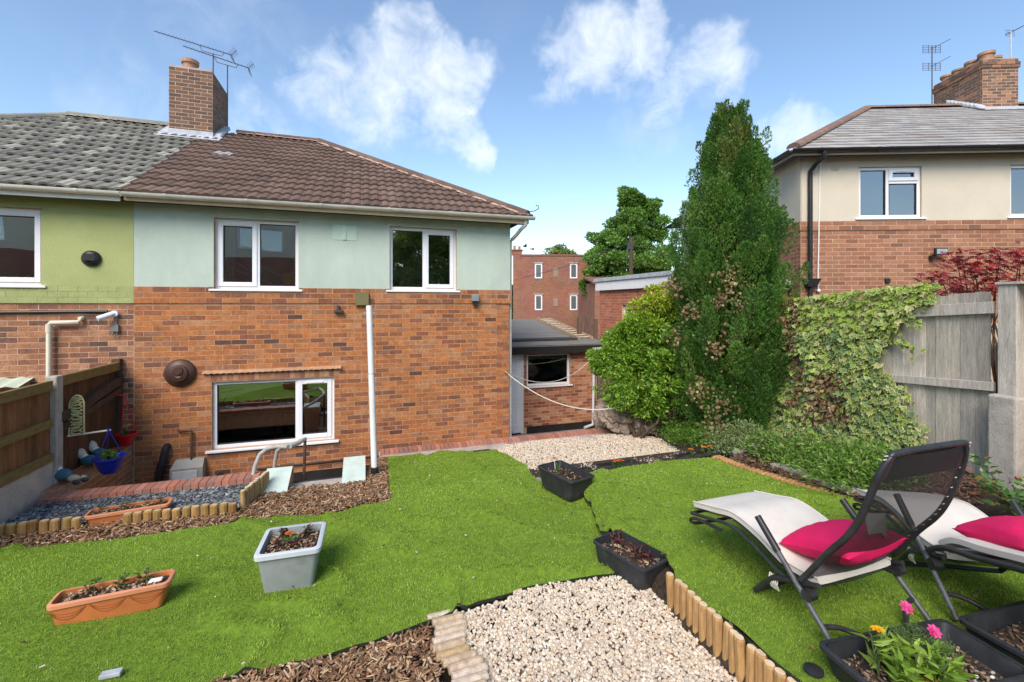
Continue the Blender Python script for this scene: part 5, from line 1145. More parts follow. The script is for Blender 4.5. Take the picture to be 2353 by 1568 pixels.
# white line pole
wp0=gp(861,1094,-.36); wp1=hp(848,703,6.55)
wpl=thing('clothes_pole','tall white clothes pole standing in the bark by the lawn corner','pole',tuple(wp0))
MB().tube([wp0-Vector((0,0,.05)),wp0.lerp(wp1,.5),wp1],.042,14).build('pole',M['upvc_dull'],wpl,smooth=True)
MB().tube([wp0.lerp(wp1,.585),wp0.lerp(wp1,.59)],.0435,14).build('joint_ring',M['galv'],wpl)
t_=wp0.lerp(wp1,.955); MB().tube([t_-c2w(.09,0),t_+c2w(.09,0)],.006,6).build('peg',M['galv'],wpl)
MB().tube([wp0+Vector((0,0,.02)),wp0+Vector((0,0,.12))],.05,12).build('foot_tie',M['black_plastic'],wpl)
# brick path edge along the wall and round to the shrubs
pe=thing('path_edging','row of pink paving bricks along the foot of the house wall','path edging',(3,7.9,-.52))
MB().box(.25,6.0,7.86,8.06,-.7,-.515).build('bedding',M['concrete'],pe)
mats=[];vid=[]
for i in range(74):
    x=.27+i*.0775; m=np.eye(4); m[:3,0]=(.069,0,0); m[:3,1]=(.0,.19,0); m[:3,2]=(0,0,.06); m[:3,3]=(x,7.855+random.uniform(-.004,.004),-.54+random.uniform(0,.006)); mats.append(m); vid.append(random.randrange(6))
pieces(pe,'paving_brick',cvar(PV),mats,vid,M['pave'])
MB().box(.3,5.6,7.60,7.86,-.7,-.53).build('path_haunching',M['concrete'],None,kind='structure')
for i,(u,v,w_,l_,h_,lab) in enumerate(((1350,1012,.12,.3,.10,'grey broken paving block at the edge of the pale gravel'),(1440,996,.10,.22,.12,'buff paving block half buried by the path edging'),(1185,1022,.08,.3,.06,'dark flat stone by the corner of the lawn'),(1225,1024,.1,.18,.06,'pale grey flat stone beside the dark flat stone'))):
    p=gp(u,v,-.5); s=MB(); V0,F0=ico(2); f=1+.2*np.sin(V0@np.array([2.1,1.3,2.9])+i); 
    for vv in V0*f[:,None]: s.v.append((p.x+np.sign(vv[0])*abs(vv[0])**.6*l_*.55,p.y+np.sign(vv[1])*abs(vv[1])**.6*w_*.8,-.5+np.sign(vv[2])*abs(vv[2])**.6*h_*.7)); s.c.append((1,1,1))
    s.f=[tuple(q) for q in F0]; s.build('stone',[M['concrete'],M['pot'],M['paving'],M['lead']][i],None,label=lab,cat='stone',bevel=0)
# ------------------------------------------------------------------ left fence
FX=-3.40
fn=thing('fence','dark brown timber fence panel stepping down to the house','fence',(FX,7.4,-.1))
fn2=thing('fence','brown timber fence panel above a concrete gravel board','fence',(FX,5.6,-.1))
def fpanel(t,y0,y1,z0,z1,colr,rails):
    n=int((y1-y0)/.10); mats=[];vid=[]
    for i in range(n):
        w_=(y1-y0)/n; m=np.eye(4); m[:3,0]=(.014,0,0); m[:3,1]=(.006,w_+.004,0); m[:3,2]=(0,0,z1-z0); m[:3,3]=(FX-.02+.003*(i%2),y0+i*w_,z0); mats.append(m); vid.append(random.randrange(5))
    pieces(t,'board',cvar([tuple(c*k for c in colr) for k in (.8,1,1.15,.9,1.3)]),mats,vid,M['wood_brown'])
    for (za,zb,yy0,yy1,zs) in rails:
        MB().hexa([Vector(p) for p in ((FX,yy0,za),(FX+.05,yy0,za),(FX+.05,yy1,za+zs),(FX,yy1,za+zs),(FX,yy0,zb),(FX+.05,yy0,zb),(FX+.05,yy1,zb+zs),(FX,yy1,zb+zs))]).build('rail',M['rail_brown'],t,bevel=.004)
fpanel(fn2,4.5,6.56,.20,1.10,(1.25,1.2,1.1),[(1.02,1.13,4.5,6.52,0),(.60,.69,4.5,6.52,0),(.21,.31,4.5,6.52,0)])
MB().box(FX-.03,FX+.03,4.5,6.56,-.25,.205).build('gravel_board',M['concrete_pale'],fn2,bevel=.006)
fpanel(fn,6.70,8.02,-.06,1.15,(.62,.6,.6),[(1.04,1.16,6.7,8.02,.0)])
M['rail_dark']=pm('dark_arris_rail',(.075,.045,.028),.85,.3,6,.4,30)
for (za,zb) in ((.62,.74),(.52,.60)):
    o=MB(); pts=[(6.66,0),(6.95,.02),(7.15,.04),(7.35,.10),(7.7,.16),(8.07,.22)] if za>.6 else [(6.7,.0),(7.3,.08),(8.05,.2)]
    for i in range(len(pts)-1):
        (ya,da),(yb,db)=pts[i],pts[i+1]; o.hexa([Vector(p) for p in ((FX+.002,ya,za+da),(FX+.07,ya,za+da),(FX+.07,yb,za+db),(FX+.002,yb,za+db),(FX+.002,ya,zb+da),(FX+.07,ya,zb+da),(FX+.07,yb,zb+db),(FX+.002,yb,zb+db))])
    o.build('rail',M['rail_dark'],fn)
MB().box(FX-.05,FX+.05,8.0,8.085,-.1,1.2).build('end_post',M['rail_dark'],fn)
MB().box(FX-.05,FX+.06,6.565,6.69,-.3,1.17).build('fence_post',M['concrete'],None,bevel=.012,label='grey concrete fence post between the two brown fence panels',cat='fence post')
# red folded parasol cover behind the fence
rc=MB()
for i,(yy,zz_,r_) in enumerate(((5.55,1.0,.12),(5.68,1.04,.09),(5.5,1.08,.08),(5.8,.98,.07))): rc.ball((FX-.22,yy,zz_),r_,1,1.6,.7)
rc.box(FX-.3,FX-.14,5.4,5.9,-.2,.95); rc.build('red_cover',M['redpot'],None,smooth=True,label='crumpled red cover showing above the brown fence',cat='cover')
# fretwork bracket with hanging blue pot
yb_=6.80; br=thing('wall_bracket','cream fretwork iron bracket on the dark fence','bracket',(FX+.05,yb_,.45))
o=MB(); n=18; out_=[]
for i in range(n+1):
    t=i/n; out_.append((FX+.055+.0,yb_,0))
# scrolled plate: arched outline with pierced holes made of rods
arch=[]; 
for i in range(25):
    t=i/24*math.pi; arch.append(Vector((FX+.10+.07*math.cos(t)+.03,yb_+.01*math.sin(t),.78+.12*math.sin(t))))
base=[Vector((FX+.20,yb_,.42)),*arch,Vector((FX+.055,yb_,.42))]
o.tube(base,.010,6)
rs=random.Random(4)
for i in range(13):
    z=.46+i*.034; xx=FX+.06+(.13 if True else 0)*rs.random(); pts=[Vector((FX+.128+.055*math.cos(k*.9+i),yb_,z+.022*math.sin(k*.9+i*1.7))) for k in range(7)]; o.tube(pts,.009,5)
o.build('fretwork',pm('cream_iron',(.50,.47,.22),.6,.1,10),br)
MB().tube([(FX+.04,yb_,.42),(FX+.46,yb_+.01,.455)],.011,8).build('arm',M['rope'],br)
def pot_round(name,label,c,r,hgt,mat,cat='hanging pot'):
    t=thing(name,label,cat,(c[0],c[1],c[2]))
    m=MB(); m.lathe([(r*.45,0),(r*.7,hgt*.3),(r*.92,hgt*.85),(r*1.08,hgt*.9),(r*1.08,hgt),(r*.95,hgt),(r*.85,hgt*.8),(r*.4,.04)],c,22); m.build('pot',mat,t,smooth=True)
    m=MB(); m.lathe([(r*.86,hgt*.80),(r*.5,hgt*.86),(.01,hgt*.88)],c,16); m.build('soil',M['soil'],t,smooth=True); return t
pcx=FX+.44; blue=pot_round('hanging_pot','blue hanging basket of green plants below the cream bracket',(pcx,yb_+.02,-.07),.155,.20,M['bluepot'])
m=MB(); tp=Vector((pcx,yb_+.01,.455))
for k in range(3): an=k*2.1; m.tube([tp,Vector((pcx+.15*math.cos(an),yb_+.02+.15*math.sin(an),.11))],.004,5)
m.tube([tp+Vector((0,0,-.02)),tp+Vector((0,0,.02))],.018,8); m.build('hanger',M['bluepot'],blue)
red=pot_round('hanging_pot','red hanging pot with a yellow flower beside the dark fence',(FX+.24,7.72,.02),.125,.17,M['redpot'])
m=MB(); tp=Vector((FX+.22,7.72,.72)); 
for k in range(3): an=k*2.1+.4; m.tube([tp,Vector((FX+.24+.12*math.cos(an),7.72+.12*math.sin(an),.17))],.006,5)
m.tube([tp,Vector((FX+.06,7.72,.74))],.008,5); m.build('hanger',M['redpot'],red)
# gnomes: small reclining garden figures on the retaining wall
def gnome(label,p,rz,sc_=1.0):
    t=thing('garden_ornament',label,'ornament',p,rz=rz)
    m=MB(); m.col=(.05,.16,.20); m.ball((0,0,.09*sc_),.075*sc_,1.5,.85,.95); m.col=(.62,.5,.33); m.ball((.13*sc_,0,.055*sc_),.05*sc_,1.5,.9,.8); m.ball((.2*sc_,.05*sc_,.045*sc_),.03*sc_,1.3,1,1); m.build('body',M['paint'],t,local=True,smooth=True)
    m=MB(); m.col=(.66,.55,.40); m.ball((-.10*sc_,0,.17*sc_),.055*sc_,1,1,1.05); m.build('head',M['paint'],t,local=True,smooth=True)
    m=MB(); m.col=(.8,.8,.78); m.ball((-.06*sc_,0,.135*sc_),.05*sc_,1.1,.8,.9); m.col=(.50,.54,.50); m.lathe([(.058*sc_,0),(.05*sc_,.03*sc_),(.03*sc_,.05*sc_),(.008*sc_,.06*sc_)],(-.115*sc_,0,.19*sc_),12); m.build('beard_and_hat',M['paint'],t,local=True,smooth=True)
    m=MB(); m.col=(.05,.05,.05); m.ball((.24*sc_,.03*sc_,.03*sc_),.035*sc_,1.2,.8,.8); m.ball((.22*sc_,-.05*sc_,.03*sc_),.035*sc_,1.2,.8,.8); m.build('boots',M['paint'],t,local=True,smooth=True)
gnome('painted gnome lying on the wall in front of the blue pot',(FX+.10,6.60,-.066),-.4,1.0)
gnome('small painted gnome partly behind the blue pot plants',(FX+.10,7.12,-.066),-.3,.95)
gnome('painted gnome with white beard on the wall beyond the blue pot',(FX+.10,7.36,-.066),-.4,1.05)
# ------------------------------------------------------------------ planters
def trough(label, c, rz, L, Wd, H, mat, rimmat, taper=.82, rim=.028, rimh=.03, group=None, name='planter', soil=.80, sideripple=0, tilt=(0,0)):
    t=thing(name,label,'planter',c,group,rz)
    if tilt!=(0,0): t.rotation_euler=(tilt[0],tilt[1],rz); WM[t.name]=Matrix.Translation(Vector(c))@t.rotation_euler.to_matrix().to_4x4()
    def ring(l,w,z,rr=.035,n=4):
        P=[]
        for (sx,sy,a0) in ((1,1,0),(-1,1,math.pi/2),(-1,-1,math.pi),(1,-1,1.5*math.pi)):
            for k in range(n): a=a0+math.pi/2*k/(n-1); P.append(Vector((sx*(l/2-rr)+rr*math.cos(a),sy*(w/2-rr)+rr*math.sin(a),z)))
        return P
    R=[ring(L*taper,Wd*taper,0,.03),ring(L*.985-rim,Wd*.985-rim,H-rimh),ring(L*.985-rim,Wd*.985-rim,H-rimh)]
    n=len(R[0]); m=MB(); inner=[ring(L-2*rim-.004,Wd-2*rim-.004,H-.004),ring(L*taper*.95,Wd*taper*.93,H*.15)]
    vs=R[0]+R[1]+inner[0]+inner[1]
    m.add(vs,[tuple(range(n-1,-1,-1))]+[(k,(k+1)%n,n+(k+1)%n,n+k) for k in range(n)]+[(2*n+k,2*n+(k+1)%n,3*n+(k+1)%n,3*n+k)[::-1] for k in range(n)]+[tuple(range(3*n,4*n))])
    m.build('body',mat,t,local=True,smooth=True)
    o1=ring(L,Wd,H-rimh,.04); o2=ring(L,Wd,H-.005,.04); o3=ring(L-.012,Wd-.012,H,.038); i1=ring(L-2*rim,Wd-2*rim,H,.03); i2=ring(L-2*rim,Wd-2*rim,H-rimh,.03)
    m=MB(); m.add(o1+o2+o3+i1+i2,[(j*n+k,j*n+(k+1)%n,((j+1)%5)*n+(k+1)%n,((j+1)%5)*n+k) for j in range(5) for k in range(n)]); m.build('rim',rimmat,t,local=True,smooth=True)
    # soil with an uneven crust
    sl_=L*(taper+(1-taper)*soil)-2*rim-.02; sw=Wd*(taper+(1-taper)*soil)-2*rim-.02; nx,ny_=26,12; vs=[]
    for i in range(nx+1):
        for j in range(ny_+1):
            x=(i/nx-.5)*sl_; y=(j/ny_-.5)*sw; vs.append((x,y,H*soil-.01+.028*float(fbm(x*14+c[0]*9,y*14+c[1]*7,2,3))))
    m=MB(); m.add(vs,[(i*(ny_+1)+j,(i+1)*(ny_+1)+j,(i+1)*(ny_+1)+j+1,i*(ny_+1)+j+1) for i in range(nx) for j in range(ny_)]); m.build('soil',M['soil'],t,local=True,smooth=True)
    return t,(sl_,sw,H*soil)
def bits(t,dims,n,pal,name='bark_bits',s=(.012,.035)):
    m=MB(); rs=random.Random(n)
    for i in range(n):
        m.col=rs.choice(pal); l=rs.uniform(*s); Mx_=Matrix.Translation(((rs.random()-.5)*dims[0]*.95,(rs.random()-.5)*dims[1]*.92,dims[2]+.012+rs.uniform(0,.012)))@Matrix.Rotation(rs.uniform(0,6.3),4,'Z')@Matrix.Rotation(rs.gauss(0,.4),4,'Y')
        m.box(-l/2,l/2,-l*.18,l*.18,-.002,.003,Mx_)
    o=m.build(name,M['chip'],t,local=True); o['kind']='stuff'
def sprig(t, p, h, n, L, pal, spread=.6, wr=.35, name='plant', mat='leaf', stemc=(.1,.14,.05), upright=.6, seed=0):
    """leafy plant: a few stems carrying pointed leaves"""
    rs=np.random.default_rng(seed+int(abs(p[0]*1000))+n); P=[];D=[];Nn=[];Ls=[];C=[]; ns=max(2,n//9); st=MB(); st.col=stemc; pal=np.array(pal)
    for s in range(ns):
        a=rs.uniform(0,6.28); tilt=rs.uniform(.05,spread); d=np.array([math.cos(a)*tilt,math.sin(a)*tilt,1]); d/=np.linalg.norm(d); hh=h*rs.uniform(.6,1.05)
        st.tube([p,Vector(p)+Vector(d)*hh],.0028,4)
        for k in range(9):
            q=rs.uniform(.15,1); b=rs.uniform(0,6.28); P.append(np.array(p)+d*hh*q); v=np.array([math.cos(b),math.sin(b),rs.uniform(.1,upright*1.6)]); D.append(v/np.linalg.norm(v)); Ls.append(L*rs.uniform(.6,1.15)); C.append(pal[rs.integers(len(pal))]*rs.uniform(.8,1.2))
    V,F,Cc=leaves(np.array(P),np.array(D),np.array(Ls),wr,np.array(C),rs)
    o=link(name,mesh_np(name,V,F,Cc),M[mat],t,True); st.build('stem',M['paint'],o,local=True); return o
def leaves(P,D,L,wr,C,rs=rng,fold=.25,droop=.25,simple=False):
    n=len(P); up=rs.normal(0,1,(n,3)); S=np.cross(D,up); S/=np.linalg.norm(S,axis=1)[:,None]+1e-9; Nn=np.cross(S,D); L=L[:,None]
    k=np.sign(Nn[:,2:3]+1e-6); Nn=Nn*k; S=S*k
    if simple:
        V=np.empty((n,4,3)); V[:,0]=P; V[:,1]=P+D*L*.45+S*L*wr*.5; V[:,2]=P+D*L; V[:,3]=P+D*L*.45-S*L*wr*.5
        return V.reshape(-1,3),np.arange(n*4).reshape(-1,4),np.repeat(C,4,0)
    V=np.empty((n,6,3)); V[:,0]=P; V[:,1]=P+D*L*.42+S*L*wr*.5+Nn*L*fold*.25; V[:,2]=P+D*L*.42-S*L*wr*.5+Nn*L*fold*.25; V[:,3]=P+D*L*.42
    V[:,4]=P+D*L-Nn*L*droop*.3; V[:,5]=P+D*L*.78+S*0
    F=np.array([(0,3,1),(0,2,3),(3,4,1),(3,2,4)]); V=V[:,:5]
    return V.reshape(-1,3),(F[None]+(np.arange(n)*5)[:,None,None]).reshape(-1,3),np.repeat(C,5,0)
def flower(t, p, r, col, col2, n=14, dome=.6, seed=1, face=(0,0,1)):
    rs=np.random.default_rng(seed); m=MB(); f=Vector(face).normalized(); a_=f.orthogonal().normalized(); b_=f.cross(a_)
    for ring_,(rr,k,zz_) in enumerate(((r,n,0),(r*.72,n-3,r*.25),(r*.42,n-6,r*.42))):
        if k<3: continue
        for i in range(k):
            a=6.283*i/k+ring_*.3; d=a_*math.cos(a)+b_*math.sin(a); s=a_*-math.sin(a)+b_*math.cos(a); m.col=tuple(np.array(col if rs.random()<.7 else col2)*rs.uniform(.85,1.1)); c=Vector(p)+f*zz_*dome
            m.add([c,c+d*rr*.6+s*rr*.32+f*rr*.15,c+d*rr+f*rr*.05*rs.uniform(-1,1),c+d*rr*.6-s*rr*.32+f*rr*.15],[(0,1,2,3)])
    return m.build('flower',M['leaf'],t,local=True)
GRN=[(.07,.17,.025),(.10,.22,.035),(.05,.12,.02),(.14,.25,.05)]; PUR=[(.07,.02,.03),(.11,.035,.045),(.05,.018,.025),(.14,.05,.05)]; LIM=[(.22,.36,.04),(.28,.42,.05),(.17,.30,.03),(.33,.45,.08)]
def head(p0,p1): return math.atan2(p1[1]-p0[1],p1[0]-p0[0])
WOODB=[(.4,.24,.13),(.25,.14,.08),(.55,.4,.26),(.15,.08,.05)]
# orange trough on the lawn
a=gp(98,1385,.08); b=gp(388,1328,.08); c_=gp(408,1300,.08); cx_=(a+b)/2+Vector((0,.085,0)); rz=head(a,b)
gz_=float(turf_z(cx_.x,cx_.y,'l'))
t,dm=trough('terracotta trough with small green plants standing on the lawn',(cx_.x,cx_.y,gz_-.004),rz,.66,.20,.165,M['terracotta'],M['terracotta_rim'],taper=.86,rim=.02)
bits(t,dm,120,WOODB)
for i,x in enumerate((-.14,.02,.17)): sprig(t,(x,.02,dm[2]),.10,32,.045,GRN[:2]+[(.09,.1,.03),(.06,.09,.03)],seed=i)
# moulded swags on the front face
for k in range(3):
    x0=-.22+k*.21; m=MB(); 
    for j in (0,1,2):
        pts=[]
        for i in range(9): q=i/8; x=x0-.095+.19*q; dz=(.03+.018*j)*4*q*(1-q); z=.118-dz; y=-(.20*.86/2+(.20*.985/2-.01-.20*.86/2)*(z/.135))-.001; pts.append((x,y,z))
        m.tube(pts,.0022,5)
    m.build('moulded_swag',pm('swag%d'%k,(.30,.075,.02),.6,.1,5),t,local=True)
m=MB(); m.box(.19,.27,-.03,.02,dm[2]+.015,dm[2]+.03); m.build('pale_stone',M['white'],t,local=True,bevel=.008)
# sunk orange trough in the slate bed
a=gp(160,1193,0.02); b=gp(345,1165,.02); cc_=(a+b)/2; t,dm=trough('terracotta trough set into the slate chippings behind the log edging',(cc_.x+.03,cc_.y+.30,float(zl(cc_.x,cc_.y))-.05),head(a,b)+.02,.68,.20,.15,M['terracotta'],M['terracotta_rim'],taper=.86,rim=.02)
bits(t,dm,60,WOODB)
for i,x in enumerate((-.24,-.05,.12,.24)): sprig(t,(x,.03,dm[2]),.10,26,.04,[(.06,.06,.03),(.08,.10,.03),(.07,.03,.03)],seed=10+i)
# grey square planter
a=gp(584,1308,.14); b=gp(752,1283,.14); c1=gp(742,1203,.14); c0=gp(604,1225,.14); cc_=(a+b+c1+c0)/4; L_=((b-a).length+(c1-c0).length)/2; W_=((c0-a).length+(c1-b).length)/2
t,dm=trough('pale grey square planter with one orange marigold on the lawn',(cc_.x,cc_.y,float(turf_z(cc_.x,cc_.y,'l'))-.006),head(a,b),.45,.45,.315,M['grey_pot'],M['grey_rim'],taper=.74,rim=.032,rimh=.035,soil=.82)
bits(t,dm,170,WOODB)
for i,(x,y) in enumerate(((-.08,.10),(.09,.11),(.02,-.06),(-.1,-.02))): sprig(t,(x,y,dm[2]),.10 if i<2 else .05,40 if i<2 else 24,.05,PUR,seed=20+i)
sprig(t,(-.02,-.02,dm[2]),.08,24,.06,GRN,seed=30); flower(t,(-.02,-.02,dm[2]+.105),.034,(.85,.16,.01),(.9,.25,.02),seed=3)
# black troughs
def btrough(label, px, zrim, H, zg, **kw):
    P=[gp(u,v,zrim) for u,v in px]; cc_=sum(P,Vector())/4; L_=((P[1]-P[0]).length+(P[2]-P[3]).length)/2; W_=((P[3]-P[0]).length+(P[2]-P[1]).length)/2
    t,dm=trough(label,(cc_.x,cc_.y,zrim-H),head(P[0],P[1]),L_,W_,H,M['black_pot'],M['black_pot'],**kw); return t,dm,P
t,dm,P=btrough('black trough with purple seedlings at the corner of the near gravel',((1357,1240),(1478,1312),(1543,1283),(1425,1213)),.075,.235,-.16,taper=.80,rim=.018,rimh=.02,soil=.75)
bits(t,dm,110,WOODB+[(.3,.22,.14)])
for i,(x,y) in enumerate(((-.18,.0),(-.12,.03),(.04,.02),(.10,.0),(.16,.03))): sprig(t,(x,y,dm[2]),.11,30,.05,[(.10,.018,.03),(.16,.03,.05),(.07,.015,.02)],seed=40+i)
t,dm,P=btrough('black trough with an orange flower standing at the edge of the pale gravel',((1240,1073),(1318,1112),(1357,1092),(1285,1052)),.02,.24,-.22,taper=.80,rim=.018,rimh=.02,soil=.7)
bits(t,dm,60,WOODB)
for i,(x,y) in enumerate(((-.16,.02),(-.05,0),(.08,.0),(.2,.02))): sprig(t,(x,y,dm[2]),.09,28,.045,PUR if i else GRN,seed=50+i)
flower(t,(-.27,.05,.30),.035,(.9,.30,.02),(.95,.4,.03),seed=5); MB().tube([(-.25,.05,dm[2]),(-.27,.05,.30)],.004,5).build('stem',M['leaf'],t,local=True)
ex=gp(1395,1068,-.26); 
t,dm=trough('black trough of orange flowers sunk behind the raised lawn',(ex.x+.30,ex.y+.22,-.55),.02,.66,.2,.20,M['black_pot'],M['black_pot'],rim=.018,rimh=.02)
for i in range(5): flower(t,(-.06+i*.035,-.01+.02*(i%2),.235+.01*(i%2)),.03,(.85,.2,.02),(.8,.3,.05),seed=60+i); sprig(t,(-.06+i*.035,0,dm[2]),.07,14,.04,GRN,seed=70+i)
ex=gp(1355,1078,-.30); trough('small empty black pot beside the trough at the pale gravel',(ex.x+.02,ex.y+.20,-.55),.1,.22,.16,.18,M['black_pot'],M['black_pot'],rim=.014,rimh=.02)
ex=gp(1640,1044,-.13); t,dm=trough('black trough of orange marigolds where the curved edging begins',(ex.x-.04,ex.y+.2,-.37),.10,.92,.22,.20,M['black_pot'],M['black_pot'],rim=.018,rimh=.02)
for i,(x,cI) in enumerate(((-.2,0),(.05,1),(.16,0))): flower(t,(x,0,.28),.04,((.85,.16,.01),(.95,.45,.03))[cI],(.95,.4,.03),seed=80+i); sprig(t,(x,0,dm[2]),.10,24,.05,GRN,seed=90+i)
ex=gp(1228,1118,-.36); MB().box(ex.x-.10,ex.x+.10,ex.y-.05,ex.y+.06,-.40,-.27).build('concrete_block',M['paving'],None,label='small grey cored block at the corner of the left lawn',cat='block',bevel=.006)
# foreground black planters
P=[gp(u,v,.28) for u,v in ((1876,1489),(2070,1625),(2352,1521),(2181,1430))]
cc_=sum(P,Vector())/4; rz=head(P[0],P[3])
t,dm=trough('large black trough with yellow green foliage and pink dianthus beside the lounger',(cc_.x,cc_.y,.06),rz,.84,.40,.22,M['black_pot'],M['black_pot'],taper=.80,rim=.022,rimh=.024,soil=.62)
bits(t,dm,420,[(.16,.10,.06),(.25,.16,.10),(.4,.3,.2),(.1,.06,.04)],s=(.008,.028))
for i in range(5): m=MB(); MB().ball((.18+.035*i,-.10+.02*(i%3),dm[2]+.016),.009,1.3,.9,.8).build('pebble',M['pave'] if i%2 else M['concrete_pale'],t,local=True,smooth=True)
for i,(x,y,hh) in enumerate(((-.16,-.06,.20),(-.10,-.10,.20),(-.05,-.03,.19),(-.22,-.08,.15),(.0,-.09,.16),(-.13,.02,.18),(-.08,-.13,.17))): sprig(t,(x,y,dm[2]),hh,54,.095,LIM,spread=.55,wr=.30,seed=100+i)
sprig(t,(-.23,.03,dm[2]),.24,34,.10,LIM[:2]+[(.18,.26,.05)],spread=.18,wr=.24,seed=120); flower(t,(-.235,.03,dm[2]+.235),.032,(.9,.45,.01),(.95,.55,.02),seed=9,n=8)
for i,(x,y) in enumerate(((.02,.05),(.08,.02),(.06,.09),(-.02,.10),(.10,.07),(.03,.0),(-.04,.06),(.09,-.03))): sprig(t,(x,y,dm[2]),.17,90,.05,[(.10,.2,.05),(.14,.25,.07),(.2,.3,.1)],spread=.55,wr=.12,seed=130+i)
sprig(t,(.17,.08,dm[2]),.12,36,.05,LIM+[(.3,.2,.05)],seed=140); sprig(t,(-.16,-.13,dm[2]),.12,20,.09,[(.3,.12,.02),(.24,.08,.02)],seed=141)
flower(t,(.06,.12,dm[2]+.24),.034,(.85,.10,.35),(.75,.05,.2),n=8,seed=11,face=(-.2,-.6,.6)); flower(t,(.10,.02,dm[2]+.18),.034,(.85,.10,.35),(.75,.04,.2),n=8,seed=12,face=(-.2,-.6,.6)); flower(t,(.09,-.06,dm[2]+.09),.022,(.8,.6,.55),(.7,.5,.4),n=8,seed=13,face=(-.2,-.6,.6))
dv=Vector((math.cos(rz),math.sin(rz),0)); c2_=cc_+dv*.86+Vector((-dv.y,dv.x,0))*.0
t,dm=trough('large black trough of bare soil set end to end with the planted one',(c2_.x,c2_.y,.06),rz+.05,.74,.40,.225,M['black_pot'],M['black_pot'],taper=.80,rim=.022,rimh=.024,soil=.6)
bits(t,dm,260,[(.16,.10,.06),(.25,.16,.10),(.1,.06,.04)],s=(.008,.024))
# solar light disc and a torn leaf on the lawn
p=pt_r(1870,1555); MB().lathe([(.045,0),(.045,.012),(.035,.016),(0.001,.016)],(p[0],p[1],float(turf_z(p[0],p[1],'r'))+.012),18).build('solar_light',M['black_plastic'],None,smooth=True,label='flat black solar light disc pressed into the lawn',cat='light')
p=pt_l(255,1560); MB().box(p[0]-.05,p[0]+.05,p[1]-.02,p[1]+.025,float(turf_z(p[0],p[1],'l'))+.008,float(turf_z(p[0],p[1],'l'))+.03).build('ground_peg',M['lead'],None,label='grey metal peg lying on the lawn edge',cat='peg',bevel=.004)
# fallen petals, crumbs and leaves lying on the turf
for (poly,s) in ((LT,'l'),(RT,'r')):
    x,y=scatter(poly,7); m=MB()
    for i in range(len(x)):
        z=float(turf_z(x[i],y[i],s))+.022; l=random.uniform(.004,.012); m.col=random.choice([(.6,.5,.38),(.10,.06,.04),(.7,.66,.6),(.35,.2,.1),(.08,.05,.03)])
        m.box(-l,l,-l*.4,l*.4,0,.006,Matrix.Translation((x[i],y[i],z))@Matrix.Rotation(random.uniform(0,6),4,'Z')@Matrix.Rotation(random.gauss(0,.4),4,'X'))
    o=m.build('litter',M['chip']); o['kind']='stuff'; tag(o,'crumbs of bark and petals scattered on the '+('front lawn' if s=='l' else 'raised lawn'),'litter')
for i,(u,v,lab) in enumerate(((2243,1388,'curled tan leaf on the grass under the lounger'),(2236,1408,'small white shell on the grass under the lounger'),(1435,1240,'buff leaf on the lawn left of the black trough'))):
    p=(pt_r if i<2 else pt_l)(u,v); z=float(turf_z(p[0],p[1],'r' if i<2 else 'l'))+.03; P_=np.array([[p[0],p[1],z]]); V,F,C=leaves(P_,np.array([[.8,.5,.1]]),np.array([.06]),.5,np.array([[(.5,.36,.2),(.7,.66,.6),(.62,.45,.28)][i]])); link('fallen_leaf',mesh_np('fallen_leaf',V,F,C),M['leaf']); tag(bpy.data.objects[-1] if False else COL.objects[-1],lab,'leaf')
# ------------------------------------------------------------------ sun loungers
def smooth_path(pts, n=6):
    pts=[Vector(p) for p in pts]; out_=[]
    for i in range(len(pts)-1):
        p0=pts[max(i-1,0)]; p1=pts[i]; p2=pts[i+1]; p3=pts[min(i+2,len(pts)-1)]
        for k in range(n):
            t=k/n; out_.append(.5*((2*p1)+(p2-p0)*t+(2*p0-5*p1+4*p2-p3)*t*t+(3*p1-p0-3*p2+p3)*t**3))
    out_.append(pts[-1]); return out_
def ribbon(parent,name,mat,path,x0,x1,th,nx=10,crown=0,taperf=None,solid=True):
    """sheet following path of (y,z), between x0 and x1"""
    path=[Vector((0,y,z)) for y,z in path]; m=MB(); n=len(path); vs=[]
    for s in ((1,-1) if solid else (1,)):
        for i,p in enumerate(path):
            a=path[max(i-1,0)]; b=path[min(i+1,n-1)]; t=(b-a).normalized(); nr=Vector((0,-t.z,t.y)); 
            if nr.z<0: nr=-nr
            for k in range(nx+1):
                q=k/nx; f=taperf(i/(n-1)) if taperf else 1; x=(x0+(x1-x0)*q); x=(x0+x1)/2+(x-(x0+x1)/2)*f
                ed=1-abs(2*q-1)**8*.35; ee=1-(abs(2*i/(n-1)-1)**14)*.3
                off=s*th/2*(ed*ee) if solid else 0
                sag=-crown*math.sin(math.pi*q)
                vs.append(p+Vector((x,0,0))+nr*(off+sag))
    W_=nx+1; fs=[]
    for s in range(2 if solid else 1):
        for i in range(n-1):
            for k in range(nx):
                f=(s*n*W_+i*W_+k,s*n*W_+i*W_+k+1,s*n*W_+(i+1)*W_+k+1,s*n*W_+(i+1)*W_+k); fs.append(f if s==0 else f[::-1])
    if solid:
        for i in range(n-1):
            fs.append((i*W_,(i+1)*W_,n*W_+(i+1)*W_,n*W_+i*W_)); fs.append((i*W_+nx,n*W_+i*W_+nx,n*W_+(i+1)*W_+nx,(i+1)*W_+nx))
        for k in range(nx):
            fs.append((k,n*W_+k,n*W_+k+1,k+1)); b=(n-1)*W_; fs.append((b+k,b+k+1,n*W_+b+k+1,n*W_+b+k))
    m.add(vs,fs); return m.build(name,mat,parent,local=True,smooth=True)
